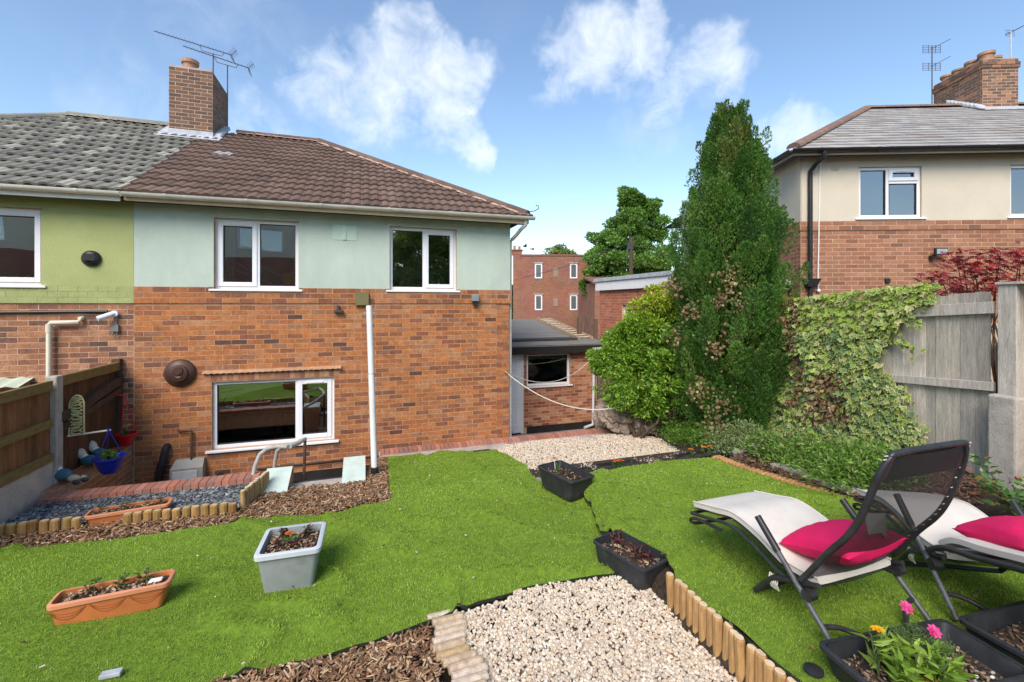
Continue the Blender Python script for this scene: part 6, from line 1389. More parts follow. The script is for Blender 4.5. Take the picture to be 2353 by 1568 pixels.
def lounger(label, loc, rz, back, seat, Wd=.66, padback=False):
    t=thing('sun_lounger',label,'sun lounger',loc,'sun loungers on the raised lawn',rz); hw=Wd/2; r=.0125
    R=[smooth_path([(s*hw*.98,y,z) for y,z in back],5) for s in (-1,1)]
    # backrest frame with rounded top corners
    (ty,tz)=back[-1]; (py,pz)=back[-2]; d=Vector((0,ty-py,tz-pz)).normalized(); c=.07
    nb_=len(back)-1; L=[Vector((-hw*(1.10-.14*i/nb_),y,z)) for i,(y,z) in enumerate(back[:-1])]; top=Vector((0,ty,tz))
    tw=hw*.86
    P=[*L, Vector((-hw*.93,ty,tz))-d*c*1.2, Vector((-tw+.01,ty,tz))-d*.012, Vector((-tw+c,ty,tz))+d*.008, Vector((tw-c,ty,tz))+d*.008, Vector((tw-.01,ty,tz))-d*.012, Vector((hw*.93,ty,tz))-d*c*1.2, *[Vector((-q.x,q.y,q.z)) for q in reversed(L)]]
    bf=MB().tube(smooth_path(P,5),.0175,10).build('back_frame',M['frame'],t,local=True,smooth=True)
    bp=[(q.y,q.z) for q in smooth_path([(0,y,z) for y,z in back],6)]
    ribbon(t,'mesh_back',M['mesh'],bp,-hw*1.06,hw*1.06,.0,crown=.03,taperf=lambda q:1-.13*q-.08*max(0,q-.7)/.3,solid=False)
    # padded top hem
    n_=len(bp); hem=bp[int(n_*.84):]
    ribbon(t,'head_hem',M['frame'],hem,-hw*.90,hw*.90,.012,taperf=lambda q:1-.05*q)
    # seat rails
    sp=[(q.y,q.z) for q in smooth_path([(0,y,z) for y,z in seat],6)]
    MB().tube([Vector((-hw*.93,y,z-.035)) for y,z in sp]+[Vector((hw*.93,y,z-.035)) for y,z in reversed(sp)],r,8).build('seat_frame',M['frame'],t,local=True,smooth=True)
    ribbon(t,'seat_mesh',M['mesh'],sp,-hw*.9,hw*.9,.0,crown=.015,solid=False)
    fy,fz=seat[-1]; MB().tube(smooth_path([(-hw*.9,fy-.30,fz-.03),(-hw*.92,fy-.06,fz-.055),(-hw*.9,fy+.02,fz-.10),(-hw*.7,fy+.0,fz-.125),(hw*.7,fy+.0,fz-.125),(hw*.9,fy+.02,fz-.10),(hw*.92,fy-.06,fz-.055),(hw*.9,fy-.30,fz-.03)],5),r,8).build('foot_loop',M['frame'],t,local=True,smooth=True)
    # legs and arms
    for s in (-1,1):
        x=s*(hw+.025)
        MB().tube([(x,.02,0),(x,.28,.26),(x,.54,.52)],[.016,.016,.016],10).build('leg',M['arm'],t,local=True,smooth=True)
        MB().tube([(x,.40,.38),(x,.55,.53)],.021,10).build('arm_grip',M['black_plastic'],t,local=True,smooth=True)
        MB().tube(smooth_path([(s*hw*.99,.16,.30),(s*hw*.99,.40,.205),(s*hw*.98,.47,.17),(s*hw*.97,.60,.02)],5),.0165,10).build('rear_leg',M['frame'],t,local=True,smooth=True)
        MB().tube([(x-s*.03,.20,.235),(x+s*.020,.20,.235)],.033,14).build('pivot_plate',M['frame'],t,local=True,smooth=True)
    MB().tube([(-hw*.97,.60,.018),(0,.615,.016),(hw*.97,.60,.018)],.0165,10).build('rear_bar',M['frame'],t,local=True,smooth=True)
    MB().tube(smooth_path([(-hw-.01,.12,.10),(-hw*.75,.10,.085),(-.1,.03,.035),(.15,.03,.035),(hw*.75,.10,.085),(hw+.01,.12,.10)],6),.0145,10).build('front_bar',M['frame'],t,local=True,smooth=True)
    # elastic cords lacing the mesh
    m=MB(); rs=random.Random(3)
    for s in (-1,1):
        for i in range(16):
            q=bp[int(len(bp)*.2)+i*2 if int(len(bp)*.2)+i*2<len(bp) else -1]; m.tube([(s*hw*.90,q[0],q[1]),(s*hw*.97,q[0],q[1])],.003,4)
    for i in range(6): m.tube([(-hw*.93,.50-.012*i,.19),(-hw*1.0,.49-.012*i,.15+.01*rs.random()),(-hw*.95,.48-.01*i,.11)],.004,5)
    m.build('lacing_cord',M['rope'] ,t,local=True,kind='stuff')
    # pad
    pd=[(y,z+.03) for y,z in sp]
    ribbon(t,'pad',M['pad'],pd,-hw*.86,hw*.86,.055,nx=14)
    for sgn in (-1,1): MB().tube([Vector((sgn*hw*.862,y,z+.022)) for y,z in pd],.006,6).build('pad_piping',M['pad'],t,local=True,smooth=True)
    if padback:
        pb_=[(y+.03,z+.035) for y,z in bp[:int(n_*.8)]]; ribbon(t,'back_pad',M['pad'],pb_,-hw*.86,hw*.86,.05,nx=14)
    else:
        m=MB(); m.add([(hw*-.35,.07,.72),(hw*.1,.06,.70),(hw*.3,.10,.52),(hw*.05,.07,.585),(hw*-.3,.06,.60)],[(0,4,3,2,1)]); m.build('pad_tie',M['pad'],t,local=True)
    return t
def pillow(label, loc, rot, sx, sy, sz, seed=0):
    n=26; V=[];F=[]
    for s in (1,-1):
        for i in range(n+1):
            for j in range(n+1):
                a=i/n*2-1; b=j/n*2-1; e=(1-a**2)*(1-b**2); h=e**.42
                pin=1-.10*(1-abs(a)**2)*abs(b)**6-.0; pa=a*(1-.09*(1-b*b)**1.0*abs(a)**5); pb=b*(1-.09*(1-a*a)*abs(b)**5)
                cr_=.10*math.sin(math.atan2(b,a)*17+seed)*max(0,(a*a+b*b)-.55)*e**.3; w=cr_+.09*(float(vnoise(a*3+seed*7+9,b*3+s*5+20,4))-.5)+.06*(float(vnoise(a*8+b*4+30,b*7-a*3+30,8))-.5)
                V.append((pa*sx/2,pb*sy/2,s*(sz/2*h*(1+w*1.6*min(1,e*3))))); 
    w_=n+1
    for s in range(2):
        for i in range(n):
            for j in range(n):
                f=(s*w_*w_+i*w_+j,s*w_*w_+(i+1)*w_+j,s*w_*w_+(i+1)*w_+j+1,s*w_*w_+i*w_+j+1); F.append(f if s==0 else f[::-1])
    o=link('cushion',mesh_np('cushion',np.array(V),np.array(F),smooth=True),M['cushion']); o.location=loc; o.rotation_euler=rot
    return tag(o,label,'cushion')
bk1=[(.24,.30),(.20,.36),(.10,.52),(0,.66),(-.06,.78),(-.12,.96),(-.17,1.14)]; st1=[(.20,.26),(.42,.255),(.62,.33),(.82,.37),(1.0,.335),(1.22,.285)]
ax1=math.radians(19); wd=Vector((math.cos(ax1),math.sin(ax1)))
c1=c2w(1.80+.35*.93, 2.40+.35*.35); zg=float(zr(c1.x,c1.y))+.02
lz=float(zr(*(c1.xy+Vector((-math.sin(ax1-YAW),math.cos(ax1-YAW)))*.3)))+.03
rz1=ax1-YAW
lounger('reclining lounger with upright black mesh back and cream pad',(c1.x,c1.y,lz),rz1,bk1,st1,Wd=.72)
def loc2w(c,rz,x,y,z): return Vector((c[0]+x*math.cos(rz)-y*math.sin(rz),c[1]+x*math.sin(rz)+y*math.cos(rz),c[2]+z))
p=loc2w((c1.x,c1.y,lz),rz1,.0,.29,.435); pillow('bright pink cushion on the lounger seat behind the black mesh back',p,(math.radians(-16),math.radians(-3),rz1+.02),.52,.46,.20,1)
bk2=[(.24,.30),(.12,.38),(-.1,.44),(-.35,.52),(-.6,.60),(-.8,.68)]; st2=[(.20,.26),(.42,.25),(.62,.31),(.82,.34),(1.0,.31),(1.15,.28)]
rz2=math.radians(-9)-YAW; c3=c2w(3.0,2.62); lz2=float(zr(c3.x,c3.y))+.03
lounger('reclining lounger laid almost flat with pink cushion on a cream pad',(c3.x,c3.y,lz2),rz2,bk2,st2,padback=True)
p=loc2w((c3.x,c3.y,lz2),rz2,.08,.02,.525); pillow('bright pink cushion on the flat reclined lounger',p,(math.radians(-14),math.radians(-3),rz2+.05),.60,.50,.22,2)
# ------------------------------------------------------------------ right fence with ivy
nF=Vector((-FD.y,FD.x,0)); 
if nF.dot(-FENCE0)<0: nF=-nF
FR=Frame((FENCE0.x,FENCE0.y,0),FD,nF)      # x away from us along the fence, out towards the lawn
def ftop(s): return 2.13-.078*s
def fgr(s): return .30-.10*max(s,0)
fr=thing('fence','weathered grey close board fence half covered by ivy','fence',(FENCE0.x,FENCE0.y,.3))
bw=.122; mats=[];vid=[]; i=0; s=.10
Lr=7.2
while s<Lr:
    h_=ftop(s)+random.uniform(-.008,.008); zb=fgr(s)-.05; m=np.eye(4); p=FR.p(s,zb,.0+(.006 if i%2 else 0)); m[:3,0]=np.array(FR.ux)*(bw+.008); m[:3,1]=-np.array(FR.n)*.016+np.array(FR.ux)*.0; m[:3,2]=(0,0,h_-zb); m[:3,3]=p; mats.append(m); vid.append(random.randrange(7)); s+=bw; i+=1
s=-.02-bw
while s>-3.2:
    zb=.25; m=np.eye(4); m[:3,0]=np.array(FR.ux)*(bw+.008); m[:3,1]=-np.array(FR.n)*.016; m[:3,2]=(0,0,2.16-zb); m[:3,3]=FR.p(s,zb,-.06); mats.append(m); vid.append(random.randrange(7)); s-=bw
pieces(fr,'board',cvar([(.9,.9,.9),(1,1,1),(1.12,1.12,1.1),(.8,.8,.78),(1.2,1.18,1.15),(.95,.93,.88),(.72,.71,.69)]),mats,vid,M['wood_grey'])
def slope_box(mb,s0,s1,za,zb,o0,o1,k=-.078):
    return mb.hexa([FR.p(s0,za+k*s0,o1),FR.p(s0,za+k*s0,o0),FR.p(s1,za+k*s1,o0),FR.p(s1,za+k*s1,o1),FR.p(s0,zb+k*s0,o1),FR.p(s0,zb+k*s0,o0),FR.p(s1,zb+k*s1,o0),FR.p(s1,zb+k*s1,o1)])
slope_box(MB(),.04,Lr,1.91,2.03,.012,.05).build('rail',M['wood_grey'],fr,bevel=.004)
slope_box(MB(),.04,Lr,1.13,1.22,.012,.06).build('rail',M['wood_grey'],fr,bevel=.004)
MB().fb(FR,-.16,-.01,.2,2.19,-.06,.07).build('post',M['wood_grey'],fr,bevel=.006)
MB().fb(FR,-2.0,.0,2.19,2.215,-.08,.09).build('capping',M['wood_grey'],fr,bevel=.004)
MB().fb(FR,-.24,-.01,-.1,1.12,.075,.20).build('concrete_spur',M['concrete'],None,bevel=.02,label='rough concrete spur post bolted to the grey fence post',cat='concrete post')
# ivy leaf shapes, variegated: green centre, cream margin
def ivyleaf(gc,ec,k):
    o=[(0,0),(.28,-.06),(.5,.16),(.30,.34),(.40,.60),(.16,.60),(0,1.0),(-.16,.60),(-.40,.60),(-.30,.34),(-.5,.16),(-.28,-.06)]
    rs=random.Random(k); V=[];C=[]
    for (x,y) in o: V.append((x*rs.uniform(.9,1.1),y,.10*abs(x)+rs.uniform(-.04,.04))); C.append(ec)
    for (x,y) in o: V.append((x*.72,.08+(y-.08)*.76 if y>0 else y*.5+.05,.06*abs(x)+.03)); C.append(gc)
    V.append((0,.35,.015)); C.append(gc); n=len(o)
    F3=[(n+i,n+(i+1)%n,2*n) for i in range(n)]; F4=[(i,(i+1)%n,n+(i+1)%n,n+i) for i in range(n)]
    return np.array(V),[np.array(F3),np.array(F4)],np.array(C)
IV=[ivyleaf((.20,.33,.06),(.66,.62,.30),1),ivyleaf((.14,.25,.05),(.58,.58,.28),2),ivyleaf((.28,.40,.06),(.70,.68,.22),3),ivyleaf((.08,.17,.05),(.35,.42,.22),4),ivyleaf((.26,.40,.05),(.55,.62,.12),5),ivyleaf((.40,.42,.14),(.66,.60,.32),6),
    ivyleaf((.23,.11,.05),(.30,.16,.08),7),ivyleaf((.17,.08,.04),(.24,.12,.06),8),ivyleaf((.30,.17,.09),(.36,.22,.12),9),ivyleaf((.10,.16,.05),(.16,.2,.08),10)]
ivy=thing('ivy','variegated ivy with brown dead patches smothering the grey fence','ivy',tuple(FR.p(3,.1,.1)))
# woody mass behind the leaves
im=MB(); rs=random.Random(5)
for i in range(70):
    s=rs.uniform(2.3,7.0); z0=fgr(s)-.05; pts=[]; 
    for k in range(6): pts.append(FR.p(s+rs.gauss(0,.03)*k,z0+(ftop(s)-z0)*k/5,.05+rs.uniform(0,.14)))
    im.tube(pts,[.012,.011,.009,.007,.005,.003],5)
ist=im.build('stems',M['bark'],ivy)
mats=[];vid=[]
def ivy_cov(s,z):
    t=(z-fgr(s))/(ftop(s)-fgr(s))
    # right-hand boundary of the ivy: hangs further along the top, recedes mid-height, spreads at the foot
    b=np.interp(t,[-.1,.0,.18,.35,.48,.58,.72,.82,.90,.97,1.08],[.55,.62,.72,.88,1.05,1.15,1.12,1.0,.95,.66,.56])
    return b
nI=15000; k=0
while k<nI:
    s=.5+5.2*random.random()**1.2; t=random.uniform(-.04,1.09); z=fgr(s)+t*(ftop(s)-fgr(s))
    if s<ivy_cov(s,z)+random.gauss(0,.05): continue
    if s>3.9 and t>1.0+.0: continue
    dead=float(fbm(s*1.5+3.1,z*1.3+s*.6,44,3)); p=.0
    isd=(dead>.46 and s>1.5 and t>.1) or (abs(s-2.75)<.55+.3*(dead-.4) and .2<t<.97 and dead>.33)
    dz=float(fbm(s*2.2,z*2.2,55,3)); depth=.05+.36*dz*min(1,(s-.5)/1.6)*(1.15-.45*t)+random.uniform(-.03,.06)
    if t>.95: depth*=.7
    sz=random.uniform(.035,.085)*(1.15 if s<2.5 else 1)
    if isd and random.random()<.22: isd=False
    if isd: v_=random.choice((6,7,8,8,9,8)); sz*=.8
    else:
        yl=float(fbm(s*1.1+9,z*1.2,66,2)); v_=random.choice((2,4,4,5,0) if (t>.8 or yl>.56) else (0,1,1,0,0,3,2,2,5))
    # leaf frame: tip points down and out
    nrm=(FR.n*1.0+Vector((0,0,random.gauss(.55,.4)))+FR.ux*random.gauss(0,.45)).normalized(); tip=(Vector((0,0,-1))+FR.ux*random.gauss(0,.6)); tip=(tip-nrm*tip.dot(nrm)).normalized(); sd=tip.cross(nrm)
    P=FR.p(s,z,depth); m=np.eye(4); m[:3,0]=np.array(sd)*sz; m[:3,1]=np.array(tip)*sz; m[:3,2]=np.array(nrm)*sz; m[:3,3]=P; mats.append(m); vid.append(v_); k+=1
# trailing spray hanging over the boards
for (s0,z0,s1,z1) in ((1.25,1.72,.72,1.45),(.95,1.98,.7,1.78),(1.0,2.1,.62,2.06),(1.1,.95,.95,.8),(1.0,1.0,.9,.95)):
    for i in range(46):
        q=random.random(); s=s0+(s1-s0)*q+random.gauss(0,.04); z=z0+(z1-z0)*q+random.gauss(0,.045); nrm=(FR.n+Vector((0,0,random.gauss(.5,.4)))+FR.ux*random.gauss(0,.5)).normalized(); tip=(Vector((0,0,-1))-FR.ux*.5+FR.ux*random.gauss(0,.6)); tip=(tip-nrm*tip.dot(nrm)).normalized(); sd=tip.cross(nrm); sz=random.uniform(.045,.085)
        m=np.eye(4); m[:3,0]=np.array(sd)*sz; m[:3,1]=np.array(tip)*sz; m[:3,2]=np.array(nrm)*sz; m[:3,3]=FR.p(s,z,.05+random.uniform(0,.07)); mats.append(m); vid.append(random.choice((0,1,2,5,3)))
pieces(ivy,'leaf',IV,mats,vid,M['leaf_gloss'])
# ------------------------------------------------------------------ foliage
def foliage(name,parent,P,D,L,wr,C,mat='leaf',rs=rng,fold=.25,simple=False):
    V,F,Cc=leaves(P,D,L,wr,C,rs,fold,simple=simple); o=link(name,mesh_np(name,V,F,Cc),M[mat],parent); return o
def unit(n,r=rng):
    v=r.normal(0,1,(n,3)); return v/np.linalg.norm(v,axis=1)[:,None]
# conifer: upswept feathery sprays
cb=c2w(3.72,7.72); cz=-.35; con=thing('conifer','tall dark green columnar conifer beside the ivy','conifer',(cb.x,cb.y,cz))
MB().tube([(cb.x,cb.y,cz),(cb.x+.03,cb.y,2),(cb.x-.06,cb.y,5.1)],[.14,.09,.02],8).build('trunk',M['bark'],con)
def conr(z):   # radius by height
    return np.interp(z,[-.4,.0,.5,1.2,2.0,2.4,3.0,3.5,4.0,4.4,4.75,5.0,5.2],[.55,.62,.72,.82,.87,.86,.76,.63,.49,.35,.21,.10,.03])
npl=560; z=rng.uniform(-.25,4.95,npl)**1.0; a=rng.uniform(0,2*np.pi,npl)+np.arange(npl)*2.4; k_=rng.uniform(.55,1.0,npl); r=conr(z+.2)*k_*(1+.10*np.sin(a*3+z*2.1))
pc=np.stack([cb.x+r*np.cos(a),cb.y+r*np.sin(a),z],-1); pr2=rng.uniform(.085,.15,npl)*(1-.35*sstep(3.8,5,z)); ph_=rng.uniform(.42,.80,npl)*(1-.25*sstep(4,5,z))
pa=np.stack([np.cos(a)*.22,np.sin(a)*.22,np.ones(npl)],-1)+rng.normal(0,.09,(npl,3)); pa/=np.linalg.norm(pa,axis=1)[:,None]
nl=470; idx=np.repeat(np.arange(npl),nl); q=rng.random(npl*nl)**.85; rad=unit(npl*nl); rad-=pa[idx]*(rad*pa[idx]).sum(1)[:,None]; rad/=np.linalg.norm(rad,axis=1)[:,None]
ang=np.arctan2(rad[:,1],rad[:,0]); lob=1+.22*np.sin(ang*4+idx*1.7+q*9)+.15*np.sin(q*26+ang*2+idx)
wid=pr2[idx]*np.clip(np.sin(np.pi*np.clip(.10+.88*q,0,1)),0,1)**.75*lob; dep=rng.random(len(q))**.35
P=pc[idx]+pa[idx]*(q*ph_[idx])[:,None]+rad*(wid*dep)[:,None]; D=pa[idx]*1.0+rad*.65+rng.normal(0,.16,P.shape); D/=np.linalg.norm(D,axis=1)[:,None]
gcol=np.array([(.085,.20,.032),(.11,.24,.038),(.07,.16,.03),(.15,.28,.044),(.18,.29,.058)]); cs=gcol[rng.choice(5,npl,p=[.28,.28,.18,.16,.1])]*rng.uniform(.85,1.15,npl)[:,None]; dry=(z>4.0)&(rng.random(npl)<.55); cs=np.where(dry[:,None],cs*np.array([1.35,.95,1.1]),cs)
C=cs[idx]*rng.uniform(.8,1.25,len(q))[:,None]
nc=52000; zc=rng.uniform(-.2,4.75,nc); ac=rng.uniform(0,6.283,nc); rc_=conr(zc)*.80*np.sqrt(rng.random(nc)); Pc=np.stack([cb.x+rc_*np.cos(ac),cb.y+rc_*np.sin(ac),zc],-1); Dc=np.stack([np.cos(ac)*.5,np.sin(ac)*.5,np.ones(nc)],-1)+rng.normal(0,.3,(nc,3)); Dc/=np.linalg.norm(Dc,axis=1)[:,None]; Cc_=gcol[rng.choice(5,nc)]*np.array([.9,.8,.8])
Lf=np.concatenate([rng.uniform(.03,.052,len(P)),rng.uniform(.05,.09,nc)]); P=np.concatenate([P,Pc]); D=np.concatenate([D,Dc]); C=np.concatenate([C,Cc_])
# thin stray shoots at the top and edges
nsh=46; zs_=rng.uniform(3.6,5.0,nsh); as_=rng.uniform(0,6.283,nsh)
for i in range(nsh):
    b0=np.array([cb.x+conr(zs_[i])*.8*math.cos(as_[i]),cb.y+conr(zs_[i])*.8*math.sin(as_[i]),zs_[i]]); dv_=np.array([math.cos(as_[i])*.35,math.sin(as_[i])*.35,1]); L_=rng.uniform(.2,.42); m_=34; qq=rng.random(m_); P=np.concatenate([P,b0+dv_*(qq*L_)[:,None]+rng.normal(0,.018,(m_,3))]); dd=dv_+rng.normal(0,.5,(m_,3)); D=np.concatenate([D,dd/np.linalg.norm(dd,axis=1)[:,None]]); C=np.concatenate([C,np.array([(.16,.15,.06),(.11,.16,.045)])[rng.integers(2,size=m_)]]); Lf=np.concatenate([Lf,rng.uniform(.03,.05,m_)])
foliage('crown',con,P,D,Lf,.42,C,fold=.1,simple=True)
# dead ivy tangled in the conifer
it=thing('dead_ivy','dry brown and cream ivy trails clinging to the conifer','ivy',(cb.x,cb.y,-.3))
mats=[];vid=[]
toc=-c2w(.35,1).normalized()
for (uu,vv,rr,n_,kind) in ((1690,650,40,150,5),(1700,700,30,90,5),(1590,715,22,60,8),(1650,690,14,40,8),(1640,800,20,60,5),(1690,770,30,70,3),(1730,700,22,60,8),(1545,660,20,50,6),(1600,900,26,70,5),(1660,930,40,90,3),(1640,980,30,60,1),(1560,770,20,40,5),(1740,820,26,60,7)):
    for i in range(n_):
        d_=7.02+.25*abs(uu-1680)/100; uq=uu+random.gauss(0,rr*.5); vq=vv+random.gauss(0,rr*.6); P_=c2w((uq-1176.5)/1040*d_,d_,2+(699-vq)/1040*d_)+Vector(unit(1)[0])*.05
        nrm=(toc+Vector((random.gauss(0,.5),random.gauss(0,.5),random.gauss(.3,.5)))).normalized(); tip=Vector((random.gauss(0,.5),random.gauss(0,.5),-1)); tip=(tip-nrm*tip.dot(nrm)).normalized(); sd=tip.cross(nrm); sz=random.uniform(.03,.06)
        m=np.eye(4); m[:3,0]=np.array(sd)*sz; m[:3,1]=np.array(tip)*sz; m[:3,2]=np.array(nrm)*sz; m[:3,3]=P_; mats.append(m); vid.append(random.choice((kind,8,8,9,7)))
pieces(it,'leaf',IV,mats,vid,M['leaf'],limit=150)
def bush(name,label,cat,base,clumps,nleaf,Ls,pal,wr=.45,trunks=3,mat='leaf',shell=.5,top=None,group=None,part='foliage',seed=0,th=.03,upb=.3):
    """clumps: list of (center, rx, ry, rz)"""
    r=np.random.default_rng(seed+11); t=thing(name,label,cat,base,group); pal=np.array(pal); Ps=[];Ds=[];Cs=[]
    vol=np.array([c[1]*c[2]*c[3] for c in clumps])**.67; cnt=(nleaf*vol/vol.sum()).astype(int)
    m=MB()
    for k in range(trunks):
        c=Vector(clumps[int(r.integers(len(clumps)))][0]); m.tube([Vector(base)+Vector((r.normal(0,.05),r.normal(0,.05),0)),Vector(base).lerp(c,.5)+Vector((r.normal(0,.08),r.normal(0,.08),0)),c],[th,th*.7,th*.3],6)
    m.build('stems',M['bark'],t)
    for (c,rx,ry,rz_),n in zip(clumps,cnt):
        d=unit(n,r); rad=(shell+(1-shell)*r.random(n)**.5); P=np.array(c)+d*rad[:,None]*np.array([rx,ry,rz_])*(1+.25*(r.random(n)-.5))[:,None]
        nz=fbm(P[:,0]*3.1+P[:,2]*2.3,P[:,1]*3.1+P[:,2]*1.9,9,2); keep=nz>.26; P=P[keep]; d=d[keep]
        D=d*.7+r.normal(0,.55,d.shape)+np.array([0,0,upb]); D/=np.linalg.norm(D,axis=1)[:,None]; cc=pal[r.integers(len(pal),size=len(P))]*r.uniform(.8,1.2,len(P))[:,None]
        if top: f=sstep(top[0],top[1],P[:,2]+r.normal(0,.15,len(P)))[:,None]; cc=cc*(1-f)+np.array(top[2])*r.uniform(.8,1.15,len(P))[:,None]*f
        Ps.append(P);Ds.append(D);Cs.append(cc)
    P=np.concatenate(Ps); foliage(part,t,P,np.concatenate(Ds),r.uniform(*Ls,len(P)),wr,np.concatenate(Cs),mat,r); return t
# yellow-green shrub
sh=c2w(2.35,8.35); cl_=[]
rr=np.random.default_rng(3)
for (u,v,d,r_) in ((1440,830,8.3,.45),(1500,760,8.4,.5),(1540,720,8.5,.5),(1420,800,8.4,.38),(1480,870,8.2,.40),(1545,830,8.3,.5),(1400,860,8.3,.32),(1440,900,8.1,.30),(1530,690,8.6,.35),(1470,760,8.6,.4),(1395,830,8.45,.28),(1580,790,8.4,.45),(1500,905,8.2,.30),(1385,850,8.4,.22),(1560,880,8.3,.4),(1470,800,8.45,.4),(1440,775,8.5,.35),(1520,810,8.4,.4),(1500,850,8.3,.35),(1460,905,8.25,.3),(1400,890,8.35,.26),(1425,915,8.3,.26),(1470,935,8.25,.26),(1510,935,8.2,.28),(1545,915,8.25,.3)):
    p=c2w((u-1176.5)/1040*d,d,2+(699-v)/1040*d)
    for j in range(9): o_=rr.normal(0,r_*.42,3); cl_.append(((p.x+o_[0],p.y+o_[1],p.z+o_[2]*.8),r_*.55,r_*.55,r_*.38))
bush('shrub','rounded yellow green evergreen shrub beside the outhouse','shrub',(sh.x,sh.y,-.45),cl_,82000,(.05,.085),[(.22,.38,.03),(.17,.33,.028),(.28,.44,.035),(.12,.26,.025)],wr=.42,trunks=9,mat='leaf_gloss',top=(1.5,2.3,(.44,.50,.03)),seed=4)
# dark thicket below and behind the shrub
cl_=[]
for (u,v,d,r_) in ((1560,930,8.3,.4),(1600,960,8.0,.4),(1620,880,8.1,.4),(1530,960,8.4,.3),(1720,900,7.7,.4),(1700,820,7.8,.4),(1740,780,7.9,.35),(1680,960,7.6,.35),(1480,940,8.45,.28),(1520,930,8.4,.3),(1440,925,8.6,.22)):
    p=c2w((u-1176.5)/1040*d,d,2+(699-v)/1040*d); cl_.append(((p.x,p.y,p.z),r_,r_,r_))
bush('undergrowth','dark tangled undergrowth beneath the conifer and shrub','undergrowth',tuple(c2w(3.2,8.2,-.45)),cl_,15000,(.03,.06),[(.05,.09,.02),(.035,.06,.018),(.10,.08,.04),(.07,.12,.025)],trunks=26,seed=8,th=.012)
# green weeds along the foot of the ivy
WG=[(.13,.27,.03),(.18,.33,.04),(.10,.21,.03),(.24,.36,.07),(.3,.38,.12)]
def weeds(name,label,pts,n,h,Ls,pal,seed,group=None,wr=.4):
    r=np.random.default_rng(seed); base=pts[0]; t=thing(name,label,'weeds',base,group); P=[];D=[];C=[]; pal=np.array(pal)
    for (x,y,z) in pts:
        k=n//len(pts); dx=r.normal(0,.13,(k,2)); hh=r.random(k)**1.3*h*(1-np.clip(np.linalg.norm(dx,axis=1)/.42,0,.9)); P.append(np.stack([x+dx[:,0],y+dx[:,1],z+hh],-1)); d=np.stack([dx[:,0]*2.5,dx[:,1]*2.5,r.uniform(.0,.9,k)],-1)+r.normal(0,.45,(k,3)); D.append(d/np.linalg.norm(d,axis=1)[:,None]); C.append(pal[r.integers(len(pal),size=k)]*r.uniform(.8,1.2,k)[:,None])
    P=np.concatenate(P); foliage('foliage',t,P,np.concatenate(D),r.uniform(*Ls,len(P)),wr,np.concatenate(C),'leaf',r); return t
def spt(u,v):
    z=0
    for _ in range(10): p=gp(u,v,z); z=float(soil_z(p.x,p.y))
    return (p.x,p.y,z)
weeds('weeds','bright green weeds at the foot of the ivy below the mesh lounger back',[spt(u,v) for u,v in ((1800,1052),(1840,1062),(1880,1075),(1920,1088),(1950,1100),(1985,1095),(1760,1040),(1860,1045),(1930,1060),(1990,1065),(2030,1085),(2060,1100))],9000,.34,(.03,.07),WG,3)
weeds('weeds','leafy green weeds at the right end of the brick path edging',[spt(u,v) for u,v in ((1545,1000),(1580,1010),(1620,1015),(1600,995),(1560,985),(1640,1000),(1590,1028),(1560,1025))],5200,.30,(.03,.06),WG[:3],5)
weeds('weeds','pale variegated ground ivy between the conifer and the black marigold trough',[spt(u,v) for u,v in ((1660,1015),(1690,1020),(1720,1030),(1750,1035),(1700,1005),(1660,1000),(1780,1035),(1725,1010))],5200,.30,(.03,.06),[(.30,.36,.14),(.17,.26,.07),(.12,.2,.05),(.36,.40,.2)],6)
weeds('weeds','tuft of long grass leaves among the green weeds',[spt(1925,1092),spt(1945,1090)],420,.26,(.10,.2),[(.13,.3,.03),(.2,.36,.06)],7,wr=.08)
# palmate leaf shape for the red maple
def palm(c1_,c2_):
    V=[(0,0,0)];C=[c1_]; F=[]
    for i,(a,l) in enumerate(((-100,.55),(-55,.8),(-22,.95),(10,1.0),(40,.9),(75,.7),(110,.5))):
        a=math.radians(a); d=Vector((math.sin(a),math.cos(a))); s=Vector((d.y,-d.x)); b=len(V)
        V+= [(d.x*l*.45+s.x*.10,d.y*l*.45+s.y*.10,-.03),(d.x*l,d.y*l,-.16),(d.x*l*.45-s.x*.10,d.y*l*.45-s.y*.10,-.03)]; C+=[c1_,c2_,c1_]; F.append((0,b,b+1,b+2))
    return np.array(V),np.array(F),np.array(C)
PM=[palm((.30,.016,.026),(.36,.025,.03)),palm((.22,.016,.03),(.26,.02,.03)),palm((.46,.025,.02),(.55,.035,.025)),palm((.16,.016,.025),(.2,.02,.025))]
mpb=c2w(6.1,5.6); mp=thing('maple','red leaved japanese maple showing above the grey fence','maple',(mpb.x,mpb.y,.4))
m=MB(); rs=random.Random(8); tips=[]
for (u,v) in ((2180,650),(2240,630),(2200,605),(2290,610),(2330,635),(2345,600),(2260,650),(2320,665),(2160,640),(2300,580),(2225,615),(2350,650),(2170,670),(2240,668),(2210,590),(2345,585),(2400,610),(2420,640)):
    d_=5.5+rs.uniform(-.3,.3); p=c2w((u-1176.5)/1040*d_,d_,2+(699-v)/1040*d_); tips.append(p); b=Vector((mpb.x,mpb.y,.4)); m.tube([b,b.lerp(p,.5)+Vector((rs.gauss(0,.08),rs.gauss(0,.08),.1)),p],[.03,.012,.004],6)
m.build('branches',M['bark'],mp); mats=[];vid=[]
